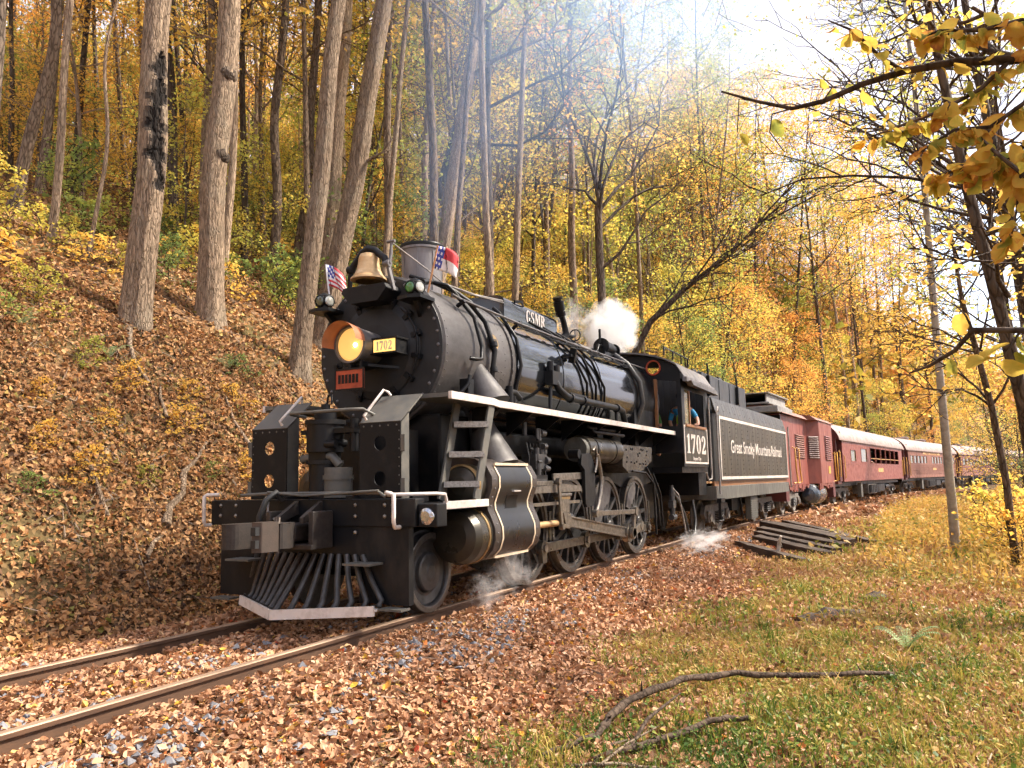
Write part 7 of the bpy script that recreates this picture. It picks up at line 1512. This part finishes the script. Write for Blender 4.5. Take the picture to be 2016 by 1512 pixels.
# ================================================================== smoke and steam
def M_(nt, op, a, b=None, c=None):
    n = N(nt, 'ShaderNodeMath', operation=op)
    for i, v in enumerate((a, b, c)):
        if v is None: continue
        if isinstance(v, (int, float)): n.inputs[i].default_value = v
        else: nt.links.new(v, n.inputs[i])
    return n.outputs[0]
def vapour_ball(name, col, dens, scale, edge=1.5, amp=2.2):
    """vapour that thins towards the rim of a unit ball and is torn by noise"""
    m, nt, out = nmat(name); L = nt.links.new; v = N(nt, 'ShaderNodeVolumePrincipled'); tc = N(nt, 'ShaderNodeTexCoord')
    ln = N(nt, 'ShaderNodeVectorMath', operation='LENGTH'); L(tc.outputs['Object'], ln.inputs[0])
    n = noise(nt, scale, 5, .62)
    q = M_(nt, 'SUBTRACT', 1.0, ln.outputs['Value']); w = M_(nt, 'SUBTRACT', n.outputs[0], .5)
    d = M_(nt, 'MULTIPLY_ADD', q, edge, M_(nt, 'MULTIPLY_ADD', w, amp, -.28)); d = M_(nt, 'MULTIPLY', M_(nt, 'MINIMUM', M_(nt, 'MAXIMUM', d, 0.0), .5), dens*2)
    L(d, v.inputs['Density']); v.inputs['Color'].default_value = (*col, 1); v.inputs['Anisotropy'].default_value = .2
    L(v.outputs[0], out.inputs['Volume']); return m
vapour_ball('steam_white', (1, 1, 1), 15, 2.4, 1.9, 2.0)
vapour_ball('steam_thin', (.98, .98, .99), 1.7, 2.6, 1.0, 3.4)
def smoke_cone(name, col, dens, r0_, k):
    m, nt, out = nmat(name); L = nt.links.new; v = N(nt, 'ShaderNodeVolumePrincipled'); tc = N(nt, 'ShaderNodeTexCoord')
    sp = N(nt, 'ShaderNodeSeparateXYZ'); L(tc.outputs['Object'], sp.inputs[0]); x, y, z = sp.outputs
    rad = M_(nt, 'SQRT', M_(nt, 'ADD', M_(nt, 'MULTIPLY', x, x), M_(nt, 'MULTIPLY', y, y)))
    f = M_(nt, 'SUBTRACT', 1.0, M_(nt, 'DIVIDE', rad, M_(nt, 'MULTIPLY_ADD', z, k, r0_))); f = M_(nt, 'MAXIMUM', f, 0.0)
    n = noise(nt, .42, 5, .6); w = M_(nt, 'MAXIMUM', M_(nt, 'MULTIPLY_ADD', n.outputs[0], 3.0, -.95), 0.0)
    d = M_(nt, 'DIVIDE', M_(nt, 'MULTIPLY', M_(nt, 'MULTIPLY', f, w), dens), M_(nt, 'MULTIPLY_ADD', z, .16, 1.0))
    L(d, v.inputs['Density']); v.inputs['Color'].default_value = (*col, 1); v.inputs['Anisotropy'].default_value = .1
    L(v.outputs[0], out.inputs['Volume']); return m
R0, KC, HC = .27, .62, 15.0
smoke_cone('smoke_haze', (.42, .64, 1.0), .24, R0, KC)
b = MB().lathe((0, 0, 0), (0, 0, 1), [(0, R0), (HC*.25, R0+KC*HC*.25), (HC*.5, R0+KC*HC*.5), (HC*.75, R0+KC*HC*.75), (HC, R0+KC*HC)], 32)
o = b.build('smoke_plume', 'smoke_haze'); o.location = (1.12, 0, 4.44); o.rotation_euler = Vector((.62, -.16, 1)).to_track_quat('Z', 'Y').to_euler()
stuff(tag(o, 'thin blue smoke rising from the smokestack into the trees', 'smoke'))
def puff(label, c, rad, mat, seed):
    bm = bmesh.new(); bmesh.ops.create_icosphere(bm, subdivisions=3, radius=1.0)
    me = bpy.data.meshes.new('steam_puff'); bm.to_mesh(me); bm.free(); me.materials.append(MAT[mat])
    o = bpy.data.objects.new('steam_puff', me); C.objects.link(o); o.location = c; o.scale = rad; o.rotation_euler = (seed*.7, seed*1.3, seed); stuff(tag(o, label, 'steam'))
puff('dense white steam cloud blowing off above the cab', (8.5, .05, 4.64), (.82, .72, .7), 'steam_white', 3)
puff('thin wisp of steam behind the whistle', (5.5, -.25, 4.25), (.5, .4, .4), 'steam_thin', 4)
puff('wisp of steam escaping under the cylinder', (1.0, -1.3, .36), (.34, .28, .32), 'steam_thin', 5)
puff('faint steam along the rail before the cylinder', (.45, -1.3, .2), (.4, .25, .25), 'steam_thin', 7)
def low(label, c, rad, mat):
    puff(label, c, rad, mat, 0)
low('low steam drifting over the rail behind the last driver', (9.2, -1.6, .08), (1.6, .55, .28), 'steam_thin')
